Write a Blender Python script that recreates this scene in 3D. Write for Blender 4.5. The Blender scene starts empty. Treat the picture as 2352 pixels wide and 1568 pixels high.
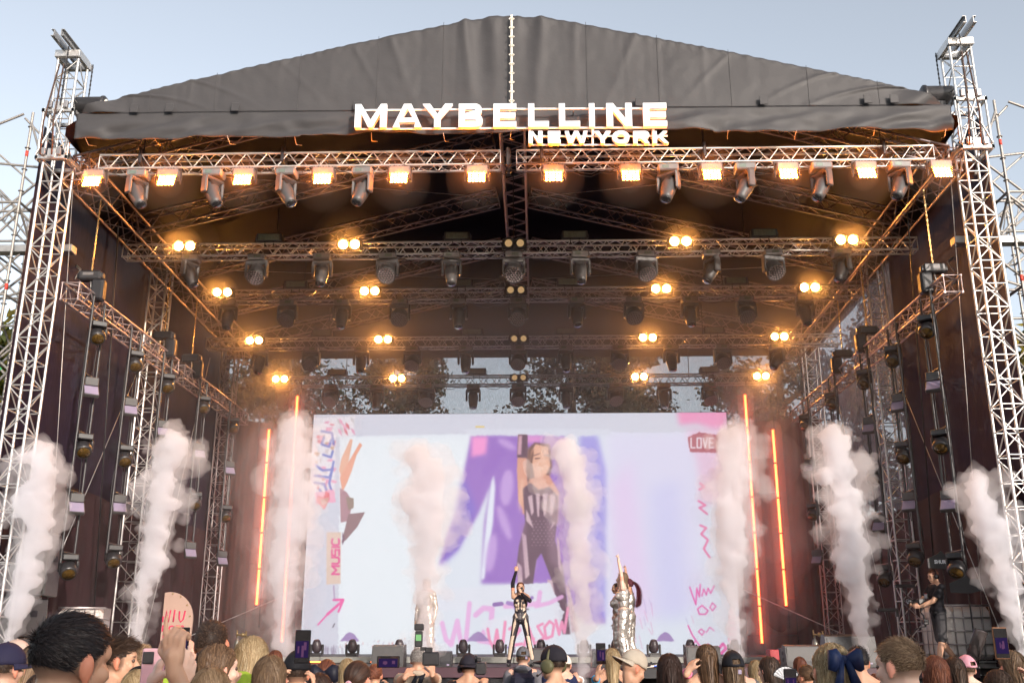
import bpy, bmesh, math, random
import numpy as np
from mathutils import Vector, Matrix, noise
random.seed(7)
sc = bpy.context.scene
COL = sc.collection
R_ = math.radians

# ------------------------------------------------------------------ camera
CAM = Vector((0.55, 0.0, 1.75)); PITCH = R_(16.7); YAW = R_(1.41); LENS = 35.0
cd = bpy.data.cameras.new('camera'); cd.lens = LENS; cd.sensor_width = 36.0
cd.clip_start = 0.05; cd.clip_end = 3000
cam = bpy.data.objects.new('camera', cd); COL.objects.link(cam)
cam.location = CAM; cam.rotation_euler = (R_(90) + PITCH, 0, YAW)
sc.camera = cam

# ------------------------------------------------------------------ sky, sun, exposure
SUN_EL, SUN_ROT = R_(12), R_(152)
world = bpy.data.worlds.new('World'); sc.world = world; world.use_nodes = True
wn = world.node_tree.nodes; wl = world.node_tree.links
sky = wn.new('ShaderNodeTexSky'); sky.sky_type = 'NISHITA'; sky.sun_disc = False
sky.sun_elevation = SUN_EL; sky.sun_rotation = SUN_ROT
sky.air_density = 1.0; sky.dust_density = 2.2; sky.ozone_density = 1.6; sky.altitude = 100
hs = wn.new('ShaderNodeHueSaturation'); hs.inputs['Saturation'].default_value = 0.42; hs.inputs['Value'].default_value = 1.0
wl.new(sky.outputs[0], hs.inputs['Color']); wl.new(hs.outputs[0], wn['Background'].inputs[0])
wn['Background'].inputs[1].default_value = 0.15
sl = bpy.data.lights.new('sun', 'SUN'); sl.energy = 2.0; sl.angle = R_(0.5); sl.color = (1.0, 0.88, 0.78)
sun = bpy.data.objects.new('sun', sl); COL.objects.link(sun)
sdir = Vector((math.sin(SUN_ROT) * math.cos(SUN_EL), math.cos(SUN_ROT) * math.cos(SUN_EL), math.sin(SUN_EL)))
sun.rotation_euler = sdir.to_track_quat('Z', 'Y').to_euler()
sun.location = (20, -30, 40)
sc.view_settings.view_transform = 'Standard'; sc.view_settings.look = 'None'
sc.view_settings.exposure = 1.08; sc.view_settings.gamma = 1.0
sc.view_settings.use_curve_mapping = False
sc.render.engine = 'CYCLES'
cy = sc.cycles
cy.max_bounces = 10; cy.diffuse_bounces = 3; cy.glossy_bounces = 3; cy.transmission_bounces = 4
cy.volume_bounces = 7; cy.transparent_max_bounces = 32
cy.sample_clamp_indirect = 4.0; cy.sample_clamp_direct = 0.0
cy.use_adaptive_sampling = True; cy.adaptive_threshold = 0.02
cy.use_denoising = True
try:
    cy.denoiser = 'OPENIMAGEDENOISE'
except Exception:
    pass
cy.caustics_reflective = False; cy.caustics_refractive = False

# ------------------------------------------------------------------ pixel <-> place (photo measured in a 2352 px wide frame)
_f = LENS / 36 * 2352
_F = Vector((-math.sin(YAW) * math.cos(PITCH), math.cos(YAW) * math.cos(PITCH), math.sin(PITCH)))
_R = Vector((math.cos(YAW), math.sin(YAW), 0)); _U = _R.cross(_F)
def ray(u, v): return _F + _R * ((u - 1176) / _f) + _U * ((784 - v) / _f)
def at(u, v, Y): d = ray(u, v); return CAM + d * (Y / d.y)
def atx(u, v, X): d = ray(u, v); return CAM + d * ((X - CAM.x) / d.x)
def atz(u, v, Z): d = ray(u, v); return CAM + d * ((Z - CAM.z) / d.z)

# ------------------------------------------------------------------ tags
def tag(o, label=None, cat=None, group=None, kind=None):
    if label: o['label'] = label
    if cat: o['category'] = cat
    if group: o['group'] = group
    if kind: o['kind'] = kind
    return o
def empty(name, loc=(0, 0, 0), rz=0.0, parent=None):
    o = bpy.data.objects.new(name, None); COL.objects.link(o)
    o.location = loc; o.rotation_euler = (0, 0, rz); o.empty_display_size = 0.2
    if parent: o.parent = parent
    return o
def thing(name, label, cat, loc=(0, 0, 0), rz=0.0, group=None, kind=None):
    return tag(empty(name, loc, rz), label, cat, group, kind)
def copy_tree(o, parent=None):
    c = o.copy(); COL.objects.link(c)
    if parent: c.parent = parent
    for ch in o.children: copy_tree(ch, c)
    return c
ORD = ['first', 'second', 'third', 'fourth', 'fifth', 'sixth', 'seventh', 'eighth', 'ninth', 'tenth', 'eleventh', 'twelfth', 'thirteenth']

# ------------------------------------------------------------------ mesh builder
def basis(d):
    d = Vector(d).normalized()
    a = Vector((0, 0, 1)) if abs(d.z) < 0.95 else Vector((0, 1, 0))
    x = a.cross(d).normalized(); y = d.cross(x)
    return x, y, d
class MB:
    def __init__(s): s.v = []; s.f = []; s.sm = []
    def add(s, vs, fs, smooth=False):
        b = len(s.v); s.v += [tuple(p) for p in vs]
        s.f += [tuple(i + b for i in f) for f in fs]; s.sm += [smooth] * len(fs)
        return s
    def sweep(s, pts, rad, n=8, caps=True, smooth=True, closed=False):
        pts = [Vector(p) for p in pts]
        if not hasattr(rad, '__len__'): rad = [rad] * len(pts)
        m = len(pts); vs = []; fs = []; px = None
        for i, p in enumerate(pts):
            d = (pts[min(i + 1, m - 1)] - pts[max(i - 1, 0)])
            if closed: d = pts[(i + 1) % m] - pts[i - 1]
            d = d.normalized() if d.length > 1e-9 else Vector((0, 0, 1))
            if px is None: x, y, _ = basis(d)
            else:
                x = px - d * px.dot(d)
                x = x.normalized() if x.length > 1e-6 else basis(d)[0]
                y = d.cross(x)
            px = x
            for k in range(n):
                a = 2 * math.pi * k / n
                vs.append(p + (x * math.cos(a) + y * math.sin(a)) * rad[i])
        for i in range(m - 1 + (1 if closed else 0)):
            for k in range(n):
                j = (i + 1) % m
                fs.append((i * n + k, i * n + (k + 1) % n, j * n + (k + 1) % n, j * n + k))
        s.add(vs, fs, smooth)
        if caps and not closed:
            b = len(s.v) - len(vs)
            s.f.append(tuple(b + k for k in reversed(range(n)))); s.sm.append(False)
            s.f.append(tuple(b + (m - 1) * n + k for k in range(n))); s.sm.append(False)
        return s
    def tube(s, p, q, r, n=8, r2=None, caps=True): return s.sweep([p, q], [r, r if r2 is None else r2], n, caps)
    def capsule(s, p, q, r, r2=None, n=10, h=4):
        p = Vector(p); q = Vector(q); r2 = r if r2 is None else r2
        d = q - p
        d = d.normalized() if d.length > 1e-6 else Vector((0, 0, 1))
        pts = []; rad = []
        for i in range(h):
            a = math.pi / 2 * i / h
            pts.append(p - d * r * math.cos(a)); rad.append(max(r * math.sin(a), r * 0.02))
        pts.append(p); rad.append(r); pts.append(q); rad.append(r2)
        for i in range(1, h + 1):
            a = math.pi / 2 * i / h
            pts.append(q + d * r2 * math.sin(a)); rad.append(max(r2 * math.cos(a), r2 * 0.02))
        return s.sweep(pts, rad, n)
    def ell(s, c, r, n=14, m=9, M=None):
        c = Vector(c)
        if not hasattr(r, '__len__'): r = (r, r, r)
        vs = []; fs = []
        for i in range(m + 1):
            t = math.pi * i / m
            for k in range(n):
                a = 2 * math.pi * k / n
                st = max(math.sin(t), 0.01)
                p = Vector((r[0] * st * math.cos(a), r[1] * st * math.sin(a), r[2] * math.cos(t)))
                vs.append(c + (M @ p if M else p))
        for i in range(m):
            for k in range(n):
                fs.append((i * n + k, (i + 1) * n + k, (i + 1) * n + (k + 1) % n, i * n + (k + 1) % n))
        s.add(vs, fs, True)
        b = len(s.v) - len(vs)
        s.f.append(tuple(b + k for k in range(n))); s.sm.append(True)
        s.f.append(tuple(b + m * n + k for k in reversed(range(n)))); s.sm.append(True)
        return s
    def box(s, c, sz, M=None, b=0.0):
        c = Vector(c); hx, hy, hz = sz[0] / 2, sz[1] / 2, sz[2] / 2
        if b <= 0:
            vs = [Vector((x * hx, y * hy, z * hz)) for z in (-1, 1) for y in (-1, 1) for x in (-1, 1)]
            fs = [(0, 2, 3, 1), (4, 5, 7, 6), (0, 1, 5, 4), (2, 6, 7, 3), (0, 4, 6, 2), (1, 3, 7, 5)]
        else:
            vs = []; fs = []; idx = {}
            for sx in (-1, 1):
                for sy in (-1, 1):
                    for sz_ in (-1, 1):
                        for ax in range(3):
                            idx[(sx, sy, sz_, ax)] = len(vs)
                            vs.append(Vector((sx * (hx - (0 if ax == 0 else b)), sy * (hy - (0 if ax == 1 else b)), sz_ * (hz - (0 if ax == 2 else b)))))
            S = (-1, 1)
            raw = []
            for ax in range(3):
                o1, o2 = [a for a in range(3) if a != ax]
                for sg in S:
                    q = []
                    for a, c2 in ((-1, -1), (1, -1), (1, 1), (-1, 1)):
                        k = [0, 0, 0]; k[ax] = sg; k[o1] = a; k[o2] = c2
                        q.append(idx[(k[0], k[1], k[2], ax)])
                    raw.append(q)
                for a in S:
                    for c2 in S:
                        q = []
                        for sg, axx in ((-1, o1), (1, o1), (1, o2), (-1, o2)):
                            k = [0, 0, 0]; k[ax] = sg; k[o1] = a; k[o2] = c2
                            q.append(idx[(k[0], k[1], k[2], axx)])
                        raw.append(q)
            for sx in S:
                for sy in S:
                    for sz_ in S: raw.append([idx[(sx, sy, sz_, a)] for a in range(3)])
            for q in raw:
                cen = sum((vs[i] for i in q), Vector()) / len(q)
                nn = (vs[q[1]] - vs[q[0]]).cross(vs[q[2]] - vs[q[0]])
                fs.append(tuple(q) if nn.dot(cen) > 0 else tuple(reversed(q)))
        return s.add([c + (M @ p if M else p) for p in vs], fs)
    def lathe(s, prof, n=16, M=None, c=(0, 0, 0), smooth=True):
        c = Vector(c); vs = []; fs = []; m = len(prof)
        for (r, z) in prof:
            for k in range(n):
                a = 2 * math.pi * k / n
                p = Vector((max(r, 1e-4) * math.cos(a), max(r, 1e-4) * math.sin(a), z))
                vs.append(c + (M @ p if M else p))
        for i in range(m - 1):
            for k in range(n):
                fs.append((i * n + k, i * n + (k + 1) % n, (i + 1) * n + (k + 1) % n, (i + 1) * n + k))
        fs.append(tuple(reversed(range(n)))); fs.append(tuple((m - 1) * n + k for k in range(n)))
        return s.add(vs, fs, smooth)
    def quad(s, a, b, c, d): return s.add([a, b, c, d], [(0, 1, 2, 3)])
    def mesh(s, name, mat):
        me = bpy.data.meshes.new(name); me.from_pydata(s.v, [], s.f)
        me.polygons.foreach_set('use_smooth', s.sm)
        if mat: me.materials.append(mat)
        me.update()
        return me
    def build(s, name, mat, parent=None, world=False):
        if world and parent:
            off = parent.location
            s.v = [(p[0] - off.x, p[1] - off.y, p[2] - off.z) for p in s.v]
        return link(name, s.mesh(name, mat), parent)
def link(name, me, parent=None):
    o = bpy.data.objects.new(name, me); COL.objects.link(o)
    if parent: o.parent = parent
    return o
def gridmesh(mb, nx, ny, fn, smooth=True):
    vs = [fn(i / (nx - 1), j / (ny - 1)) for j in range(ny) for i in range(nx)]
    fs = [(j * nx + i, j * nx + i + 1, (j + 1) * nx + i + 1, (j + 1) * nx + i) for j in range(ny - 1) for i in range(nx - 1)]
    return mb.add(vs, fs, smooth)

# ------------------------------------------------------------------ materials
def mat(name, col, rough=0.6, metal=0.0, var=0.0, scale=8.0, bump=0.0, spec=0.5, emit=None, es=0.0, coat=0.0, bscale=None):
    m = bpy.data.materials.new(name); m.use_nodes = True
    nt = m.node_tree; b = nt.nodes['Principled BSDF']
    b.inputs['Base Color'].default_value = (*col, 1); b.inputs['Roughness'].default_value = rough
    b.inputs['Metallic'].default_value = metal; b.inputs['Specular IOR Level'].default_value = spec
    if coat: b.inputs['Coat Weight'].default_value = coat
    if var or bump:
        tc = nt.nodes.new('ShaderNodeTexCoord')
        nz = nt.nodes.new('ShaderNodeTexNoise'); nz.inputs['Scale'].default_value = scale; nz.inputs['Detail'].default_value = 6
        nt.links.new(tc.outputs['Object'], nz.inputs['Vector'])
        if var:
            mx = nt.nodes.new('ShaderNodeMix'); mx.data_type = 'RGBA'
            mx.inputs[6].default_value = (*[max(0, c * (1 - var)) for c in col], 1)
            mx.inputs[7].default_value = (*[min(1, c * (1 + var)) for c in col], 1)
            nt.links.new(nz.outputs['Fac'], mx.inputs[0]); nt.links.new(mx.outputs[2], b.inputs['Base Color'])
            mr = nt.nodes.new('ShaderNodeMapRange'); mr.inputs[3].default_value = max(0.05, rough - 0.12); mr.inputs[4].default_value = min(1, rough + 0.12)
            nt.links.new(nz.outputs['Fac'], mr.inputs[0]); nt.links.new(mr.outputs[0], b.inputs['Roughness'])
        if bump:
            bn = nt.nodes.new('ShaderNodeBump'); bn.inputs['Strength'].default_value = bump; bn.inputs['Distance'].default_value = 0.02
            src = nz
            if bscale:
                src = nt.nodes.new('ShaderNodeTexNoise'); src.inputs['Scale'].default_value = bscale; src.inputs['Detail'].default_value = 5
                nt.links.new(tc.outputs['Object'], src.inputs['Vector'])
            nt.links.new(src.outputs['Fac'], bn.inputs['Height']); nt.links.new(bn.outputs[0], b.inputs['Normal'])
    if emit:
        b.inputs['Emission Color'].default_value = (*emit, 1); b.inputs['Emission Strength'].default_value = es
    return m
def emat(name, col, st):
    m = bpy.data.materials.new(name); m.use_nodes = True
    nt = m.node_tree; nt.nodes.clear()
    e = nt.nodes.new('ShaderNodeEmission'); e.inputs[0].default_value = (*col, 1); e.inputs[1].default_value = st
    o = nt.nodes.new('ShaderNodeOutputMaterial'); nt.links.new(e.outputs[0], o.inputs[0])
    return m
def attr_mat(name, rough=0.5, spec=0.4, metal=0.0, attr='tint', bump=0.0, sss=0.0):
    m = bpy.data.materials.new(name); m.use_nodes = True
    nt = m.node_tree; b = nt.nodes['Principled BSDF']
    a = nt.nodes.new('ShaderNodeAttribute'); a.attribute_name = attr
    nt.links.new(a.outputs['Color'], b.inputs['Base Color'])
    b.inputs['Roughness'].default_value = rough; b.inputs['Specular IOR Level'].default_value = spec; b.inputs['Metallic'].default_value = metal
    return m
def volmat(name, density, col=(0.95, 0.95, 0.97), aniso=0.0):
    m = bpy.data.materials.new(name); m.use_nodes = True
    nt = m.node_tree; nt.nodes.clear()
    v = nt.nodes.new('ShaderNodeVolumePrincipled'); v.inputs['Color'].default_value = (*col, 1)
    v.inputs['Density'].default_value = density; v.inputs['Anisotropy'].default_value = aniso
    o = nt.nodes.new('ShaderNodeOutputMaterial'); nt.links.new(v.outputs[0], o.inputs['Volume'])
    return m
def scrim_mat(name, col, see, trans=0.25, scale=60.0):
    """Woven scrim: a dark cloth with small holes; `see` is the open share of the weave."""
    m = bpy.data.materials.new(name); m.use_nodes = True
    nt = m.node_tree; b = nt.nodes['Principled BSDF']; out = nt.nodes['Material Output']
    tc = nt.nodes.new('ShaderNodeTexCoord'); mp = nt.nodes.new('ShaderNodeMapping'); mp.inputs['Scale'].default_value = (1, 1, 0.12)
    nt.links.new(tc.outputs['Object'], mp.inputs[0])
    nz = nt.nodes.new('ShaderNodeTexNoise'); nz.inputs['Scale'].default_value = scale * 0.5; nz.inputs['Detail'].default_value = 8
    nt.links.new(mp.outputs[0], nz.inputs['Vector'])
    mx = nt.nodes.new('ShaderNodeMix'); mx.data_type = 'RGBA'
    mx.inputs[6].default_value = (*[c * 0.35 for c in col], 1); mx.inputs[7].default_value = (*[min(1, c * 1.9) for c in col], 1)
    nt.links.new(nz.outputs['Fac'], mx.inputs[0]); nt.links.new(mx.outputs[2], b.inputs['Base Color'])
    b.inputs['Roughness'].default_value = 0.75; b.inputs['Specular IOR Level'].default_value = 0.2
    tl = nt.nodes.new('ShaderNodeBsdfTranslucent'); nt.links.new(mx.outputs[2], tl.inputs[0])
    m1 = nt.nodes.new('ShaderNodeMixShader'); m1.inputs[0].default_value = trans
    nt.links.new(b.outputs[0], m1.inputs[1]); nt.links.new(tl.outputs[0], m1.inputs[2])
    tr = nt.nodes.new('ShaderNodeBsdfTransparent')
    m2 = nt.nodes.new('ShaderNodeMixShader')
    nz2 = nt.nodes.new('ShaderNodeTexNoise'); nz2.inputs['Scale'].default_value = scale; nz2.inputs['Detail'].default_value = 2
    nt.links.new(mp.outputs[0], nz2.inputs['Vector'])
    mr = nt.nodes.new('ShaderNodeMapRange'); mr.inputs[1].default_value = 0.3; mr.inputs[2].default_value = 0.7
    mr.inputs[3].default_value = see * 0.7; mr.inputs[4].default_value = min(1, see * 1.3)
    nt.links.new(nz2.outputs['Fac'], mr.inputs[0]); nt.links.new(mr.outputs[0], m2.inputs[0])
    nt.links.new(m1.outputs[0], m2.inputs[1]); nt.links.new(tr.outputs[0], m2.inputs[2])
    nt.links.new(m2.outputs[0], out.inputs[0])
    return m

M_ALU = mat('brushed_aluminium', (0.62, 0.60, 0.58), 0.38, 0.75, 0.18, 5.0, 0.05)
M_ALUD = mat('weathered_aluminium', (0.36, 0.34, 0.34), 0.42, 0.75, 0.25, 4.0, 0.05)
M_STEEL = mat('galvanised_steel', (0.42, 0.41, 0.40), 0.45, 0.6, 0.3, 6.0, 0.08)
M_BLK = mat('black_paint', (0.018, 0.017, 0.020), 0.5, 0.0, 0.3, 12.0, 0.03)
M_BLKG = mat('black_plastic', (0.030, 0.028, 0.030), 0.38, 0.0, 0.25, 20.0, 0.02)
M_SCAF = mat('dull_scaffold_steel', (0.36, 0.335, 0.31), 0.5, 0.5, 0.3, 6.0, 0.08)
M_GREYP = mat('grey_moulded_plastic', (0.068, 0.063, 0.062), 0.45, 0.0, 0.2, 14.0, 0.02)
M_GREYH = mat('grey_painted_metal', (0.17, 0.155, 0.15), 0.5, 0.1, 0.2, 14.0, 0.02)
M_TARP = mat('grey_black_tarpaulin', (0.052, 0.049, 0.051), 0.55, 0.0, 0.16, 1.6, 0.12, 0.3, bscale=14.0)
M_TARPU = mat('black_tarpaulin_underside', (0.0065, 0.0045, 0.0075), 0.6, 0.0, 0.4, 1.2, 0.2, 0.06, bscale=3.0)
M_WHITE = mat('white_painted_letters', (0.86, 0.87, 0.90), 0.45, 0.0, 0.04, 6.0)
M_WHITEM = mat('white_strap', (0.78, 0.72, 0.62), 0.6, 0.0, 0.15, 9.0)
M_RED = mat('red_tape', (0.62, 0.06, 0.04), 0.5)
M_GREEN = mat('green_tape', (0.03, 0.42, 0.14), 0.5)
M_ROPE = mat('chain_brass', (0.42, 0.30, 0.14), 0.45, 0.6, 0.3, 40.0)
M_CABLE = mat('black_cable', (0.012, 0.012, 0.014), 0.5)
M_GLASS = mat('dark_lens_glass', (0.02, 0.018, 0.02), 0.08, 0.0, 0, spec=0.9, coat=0.6)
M_AMBER = mat('amber_glint_lens', (0.10, 0.055, 0.012), 0.12, 0.3, 0.9, 34.0, spec=0.9)  # small amber reflections put into the base colour by strong noise
M_DIFF = mat('frosted_diffuser', (0.30, 0.25, 0.35), 0.35, 0.0, 0.08, 30.0)
M_STROBEG = mat('strobe_glass', (0.16, 0.19, 0.15), 0.12, 0.2, 0.4, 25.0, spec=0.9)
E_FLOOD = emat('flood_light_glow', (1.0, 0.21, 0.014), 430)
E_BLIND = emat('blinder_lamp_glow', (1.0, 0.38, 0.07), 450)
E_BLINDD = emat('dimmed_blinder_glow', (1.0, 0.62, 0.28), 0.22)
E_TUBE = emat('orange_led_tube_glow', (1.0, 0.17, 0.025), 26)
def hot_core(m, edge, core, p):
    """frosted lamp: white-hot seen through the middle of the diffuser, deep colour at its rim"""
    nt = m.node_tree; e = [n for n in nt.nodes if n.type == 'EMISSION'][0]; e.inputs[1].default_value = 1.0
    lw = nt.nodes.new('ShaderNodeLayerWeight'); lw.inputs[0].default_value = p
    mx = nt.nodes.new('ShaderNodeMix'); mx.data_type = 'RGBA'; mx.inputs[6].default_value = (*core, 1); mx.inputs[7].default_value = (*edge, 1)
    nt.links.new(lw.outputs['Facing'], mx.inputs[0]); nt.links.new(mx.outputs[2], e.inputs[0])
hot_core(E_TUBE, (9.0, .42, .010), (6.0, .75, .22), 0.40)
E_GLINT = emat('orange_glint', (1.0, 0.22, 0.05), 0.5)
E_ORANGE = emat('orange_panel_glow', (1.0, 0.20, 0.035), 5)

# shared unit rod: from z=0 to z=1, radius 1
_rods = {}
def rod(name, p, q, r, m, parent, n=8):
    k = (m.name, n, name)
    if k not in _rods:
        _rods[k] = MB().tube((0, 0, 0), (0, 0, 1), 1.0, n).mesh(name, m)
    p = Vector(p); q = Vector(q); d = q - p
    o = bpy.data.objects.new(name, _rods[k]); COL.objects.link(o)
    off = parent.location if parent else Vector()
    o.location = p - off; o.rotation_mode = 'QUATERNION'; o.rotation_quaternion = d.to_track_quat('Z', 'Y')
    o.scale = (r, r, d.length)
    if parent: o.parent = parent
    return o
# ================================================================== SETTING
m_ground = mat('trodden_ground', (0.10, 0.095, 0.08), 0.9, 0, 0.4, 0.8, 0.4)
gb = MB(); gb.quad((-900, -900, 0), (900, -900, 0), (900, 900, 0), (-900, 900, 0))
tag(gb.build('ground', m_ground), kind='structure')

# ------------------------------------------------------------------ stage
SY = 20.55            # front edge of the stage
m_deck = mat('stage_deck_plywood', (0.05, 0.045, 0.045), 0.55, 0, 0.3, 3.0, 0.1)
m_fascia = mat('maroon_fascia', (0.065, 0.026, 0.038), 0.5, 0, 0.2, 4.0)
m_skirt = mat('black_skirt_cloth', (0.012, 0.011, 0.014), 0.8, 0, 0.4, 3.0, 0.2)
stage = thing('stage', 'concert stage platform with maroon fascia, black skirt and grey riser lip', 'stage', (0, SY, 0))
MB().box((0, 26, 1.2), (18.2, 10.9, 0.1), b=0.01).build('deck', m_deck, stage, True)
MB().box((0, SY - 0.03, 1.15), (18.2, 0.06, 0.19), b=0.008).build('fascia', m_fascia, stage, True)
def _sk(a, b):
    x = -9.1 + 18.2 * a
    return (x, SY + 0.03 + 0.03 * math.sin(x * 22) + 0.015 * math.sin(x * 57 + 1), 1.05 * b)
sk = MB(); gridmesh(sk, 260, 2, _sk); sk.build('skirt', m_skirt, stage, True)
for sx in (-1, 1):
    MB().box((sx * 9.85, 24.0, 1.17), (1.45, 6.6, 0.12), b=0.01).build('wing_deck', m_deck, stage, True)
    MB().box((sx * 9.85, 20.75, 0.57), (1.45, 0.05, 1.06), b=0.01).build('wing_skirt', m_skirt, stage, True)
m_lip = mat('perforated_grey_strip', (0.26, 0.26, 0.24), 0.5, 0.2, 0.25, 30.0, 0.1)
riser = thing('riser', 'low grey edged riser across the stage below the big screen', 'riser', (0, 24, 1.25))
MB().box((0, 27.2, 1.305), (14.9, 6.4, 0.1)).build('platform', m_deck, riser, True)
for i in range(10):
    x0 = -7.45 + 1.49 * i
    MB().box((x0 + 0.745, 23.98, 1.325), (1.475, 0.05, 0.135), b=0.008).build('edge_plank', m_lip, riser, True)
lx = [-4.55, -2.9, 0.9, 2.5, 5.75, 7.0]
for i, x in enumerate(lx):
    t = thing('light_batten', ['orange light batten under the riser below the first floor light at the left', 'orange light batten on the riser front right of the left monitor wedge', 'orange light batten on the riser front behind the man in the white cap', 'orange light batten on the riser front left of the silver dancers', 'orange light batten on the riser front just past the screen corner', 'short orange light batten at the right end of the riser front'][i], 'light batten', (x, 23.7, 1.25), 0, 'battens along the riser front')
    MB().box((0, 0, 0.03), (0.75, 0.07, 0.05), b=0.006).build('housing', M_BLK, t)
    MB().box((0, -0.04, 0.035), (0.68, 0.012, 0.028)).build('lamp', E_ORANGE, t)

# ------------------------------------------------------------------ box trusses and towers
def truss(root, A, B, w, h, side, step, m, r=0.024, rb=0.0105, merged=False, faces=(0, 1, 2, 3)):
    """chords and zigzag braces between A and B; side = unit vector across; parts go under root."""
    A = Vector(A); B = Vector(B); d = (B - A); L = d.length; d.normalize()
    side = Vector(side); up = d.cross(side).normalized()
    c = [side * (sx * w / 2) + up * (sy * h / 2) for sx, sy in ((-1, -1), (1, -1), (1, 1), (-1, 1))]
    for k in range(4): rod('chord', A + c[k], B + c[k], r, m, root, 10)
    n = max(1, round(L / step)); st = L / n
    mb = MB()
    for k in faces:
        a, b = c[k], c[(k + 1) % 4]
        for i in range(n):
            p0 = A + d * (st * i); p1 = A + d * (st * (i + 0.5)); p2 = A + d * (st * (i + 1))
            segs = [(p0 + a, p1 + b), (p1 + b, p2 + a)]
            for p, q in segs:
                if merged: mb.tube(p, q, rb, 5, caps=False)
                else: rod('brace', p, q, rb, m, root, 6)
        for e in (A, B):
            if merged: mb.tube(e + a, e + b, rb, 5)
            else: rod('brace', e + a, e + b, rb, m, root, 6)
    if merged:
        o = mb.build('lacing', m, root, True); o['kind'] = 'stuff'
def ladder_tower(root, x, y, z0, z1, w, m, merged=False):
    """tower with square rungs plus diagonals in every bay"""
    c = [Vector((sx * w / 2, sy * w / 2, 0)) for sx, sy in ((-1, -1), (1, -1), (1, 1), (-1, 1))]
    for k in range(4): rod('chord', (x + c[k].x, y + c[k].y, z0), (x + c[k].x, y + c[k].y, z1), 0.027, m, root, 10)
    n = round((z1 - z0) / 0.46); st = (z1 - z0) / n; mb = MB()
    for i in range(n):
        for k in range(4):
            a = Vector((x, y, z0 + st * i)) + c[k]; b = Vector((x, y, z0 + st * i)) + c[(k + 1) % 4]
            t = Vector((0, 0, st * 0.93))
            segs = [(a, b), (a, b + t) if (i + k) % 2 else (b, a + t)]
            for j, (p, q) in enumerate(segs):
                if merged or (k == 2): mb.tube(p, q, 0.014, 5, caps=False)
                else: rod('brace', p, q, 0.014, m, root, 6)
    o = mb.build('lacing', m, root, True); o['kind'] = 'stuff'

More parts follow.
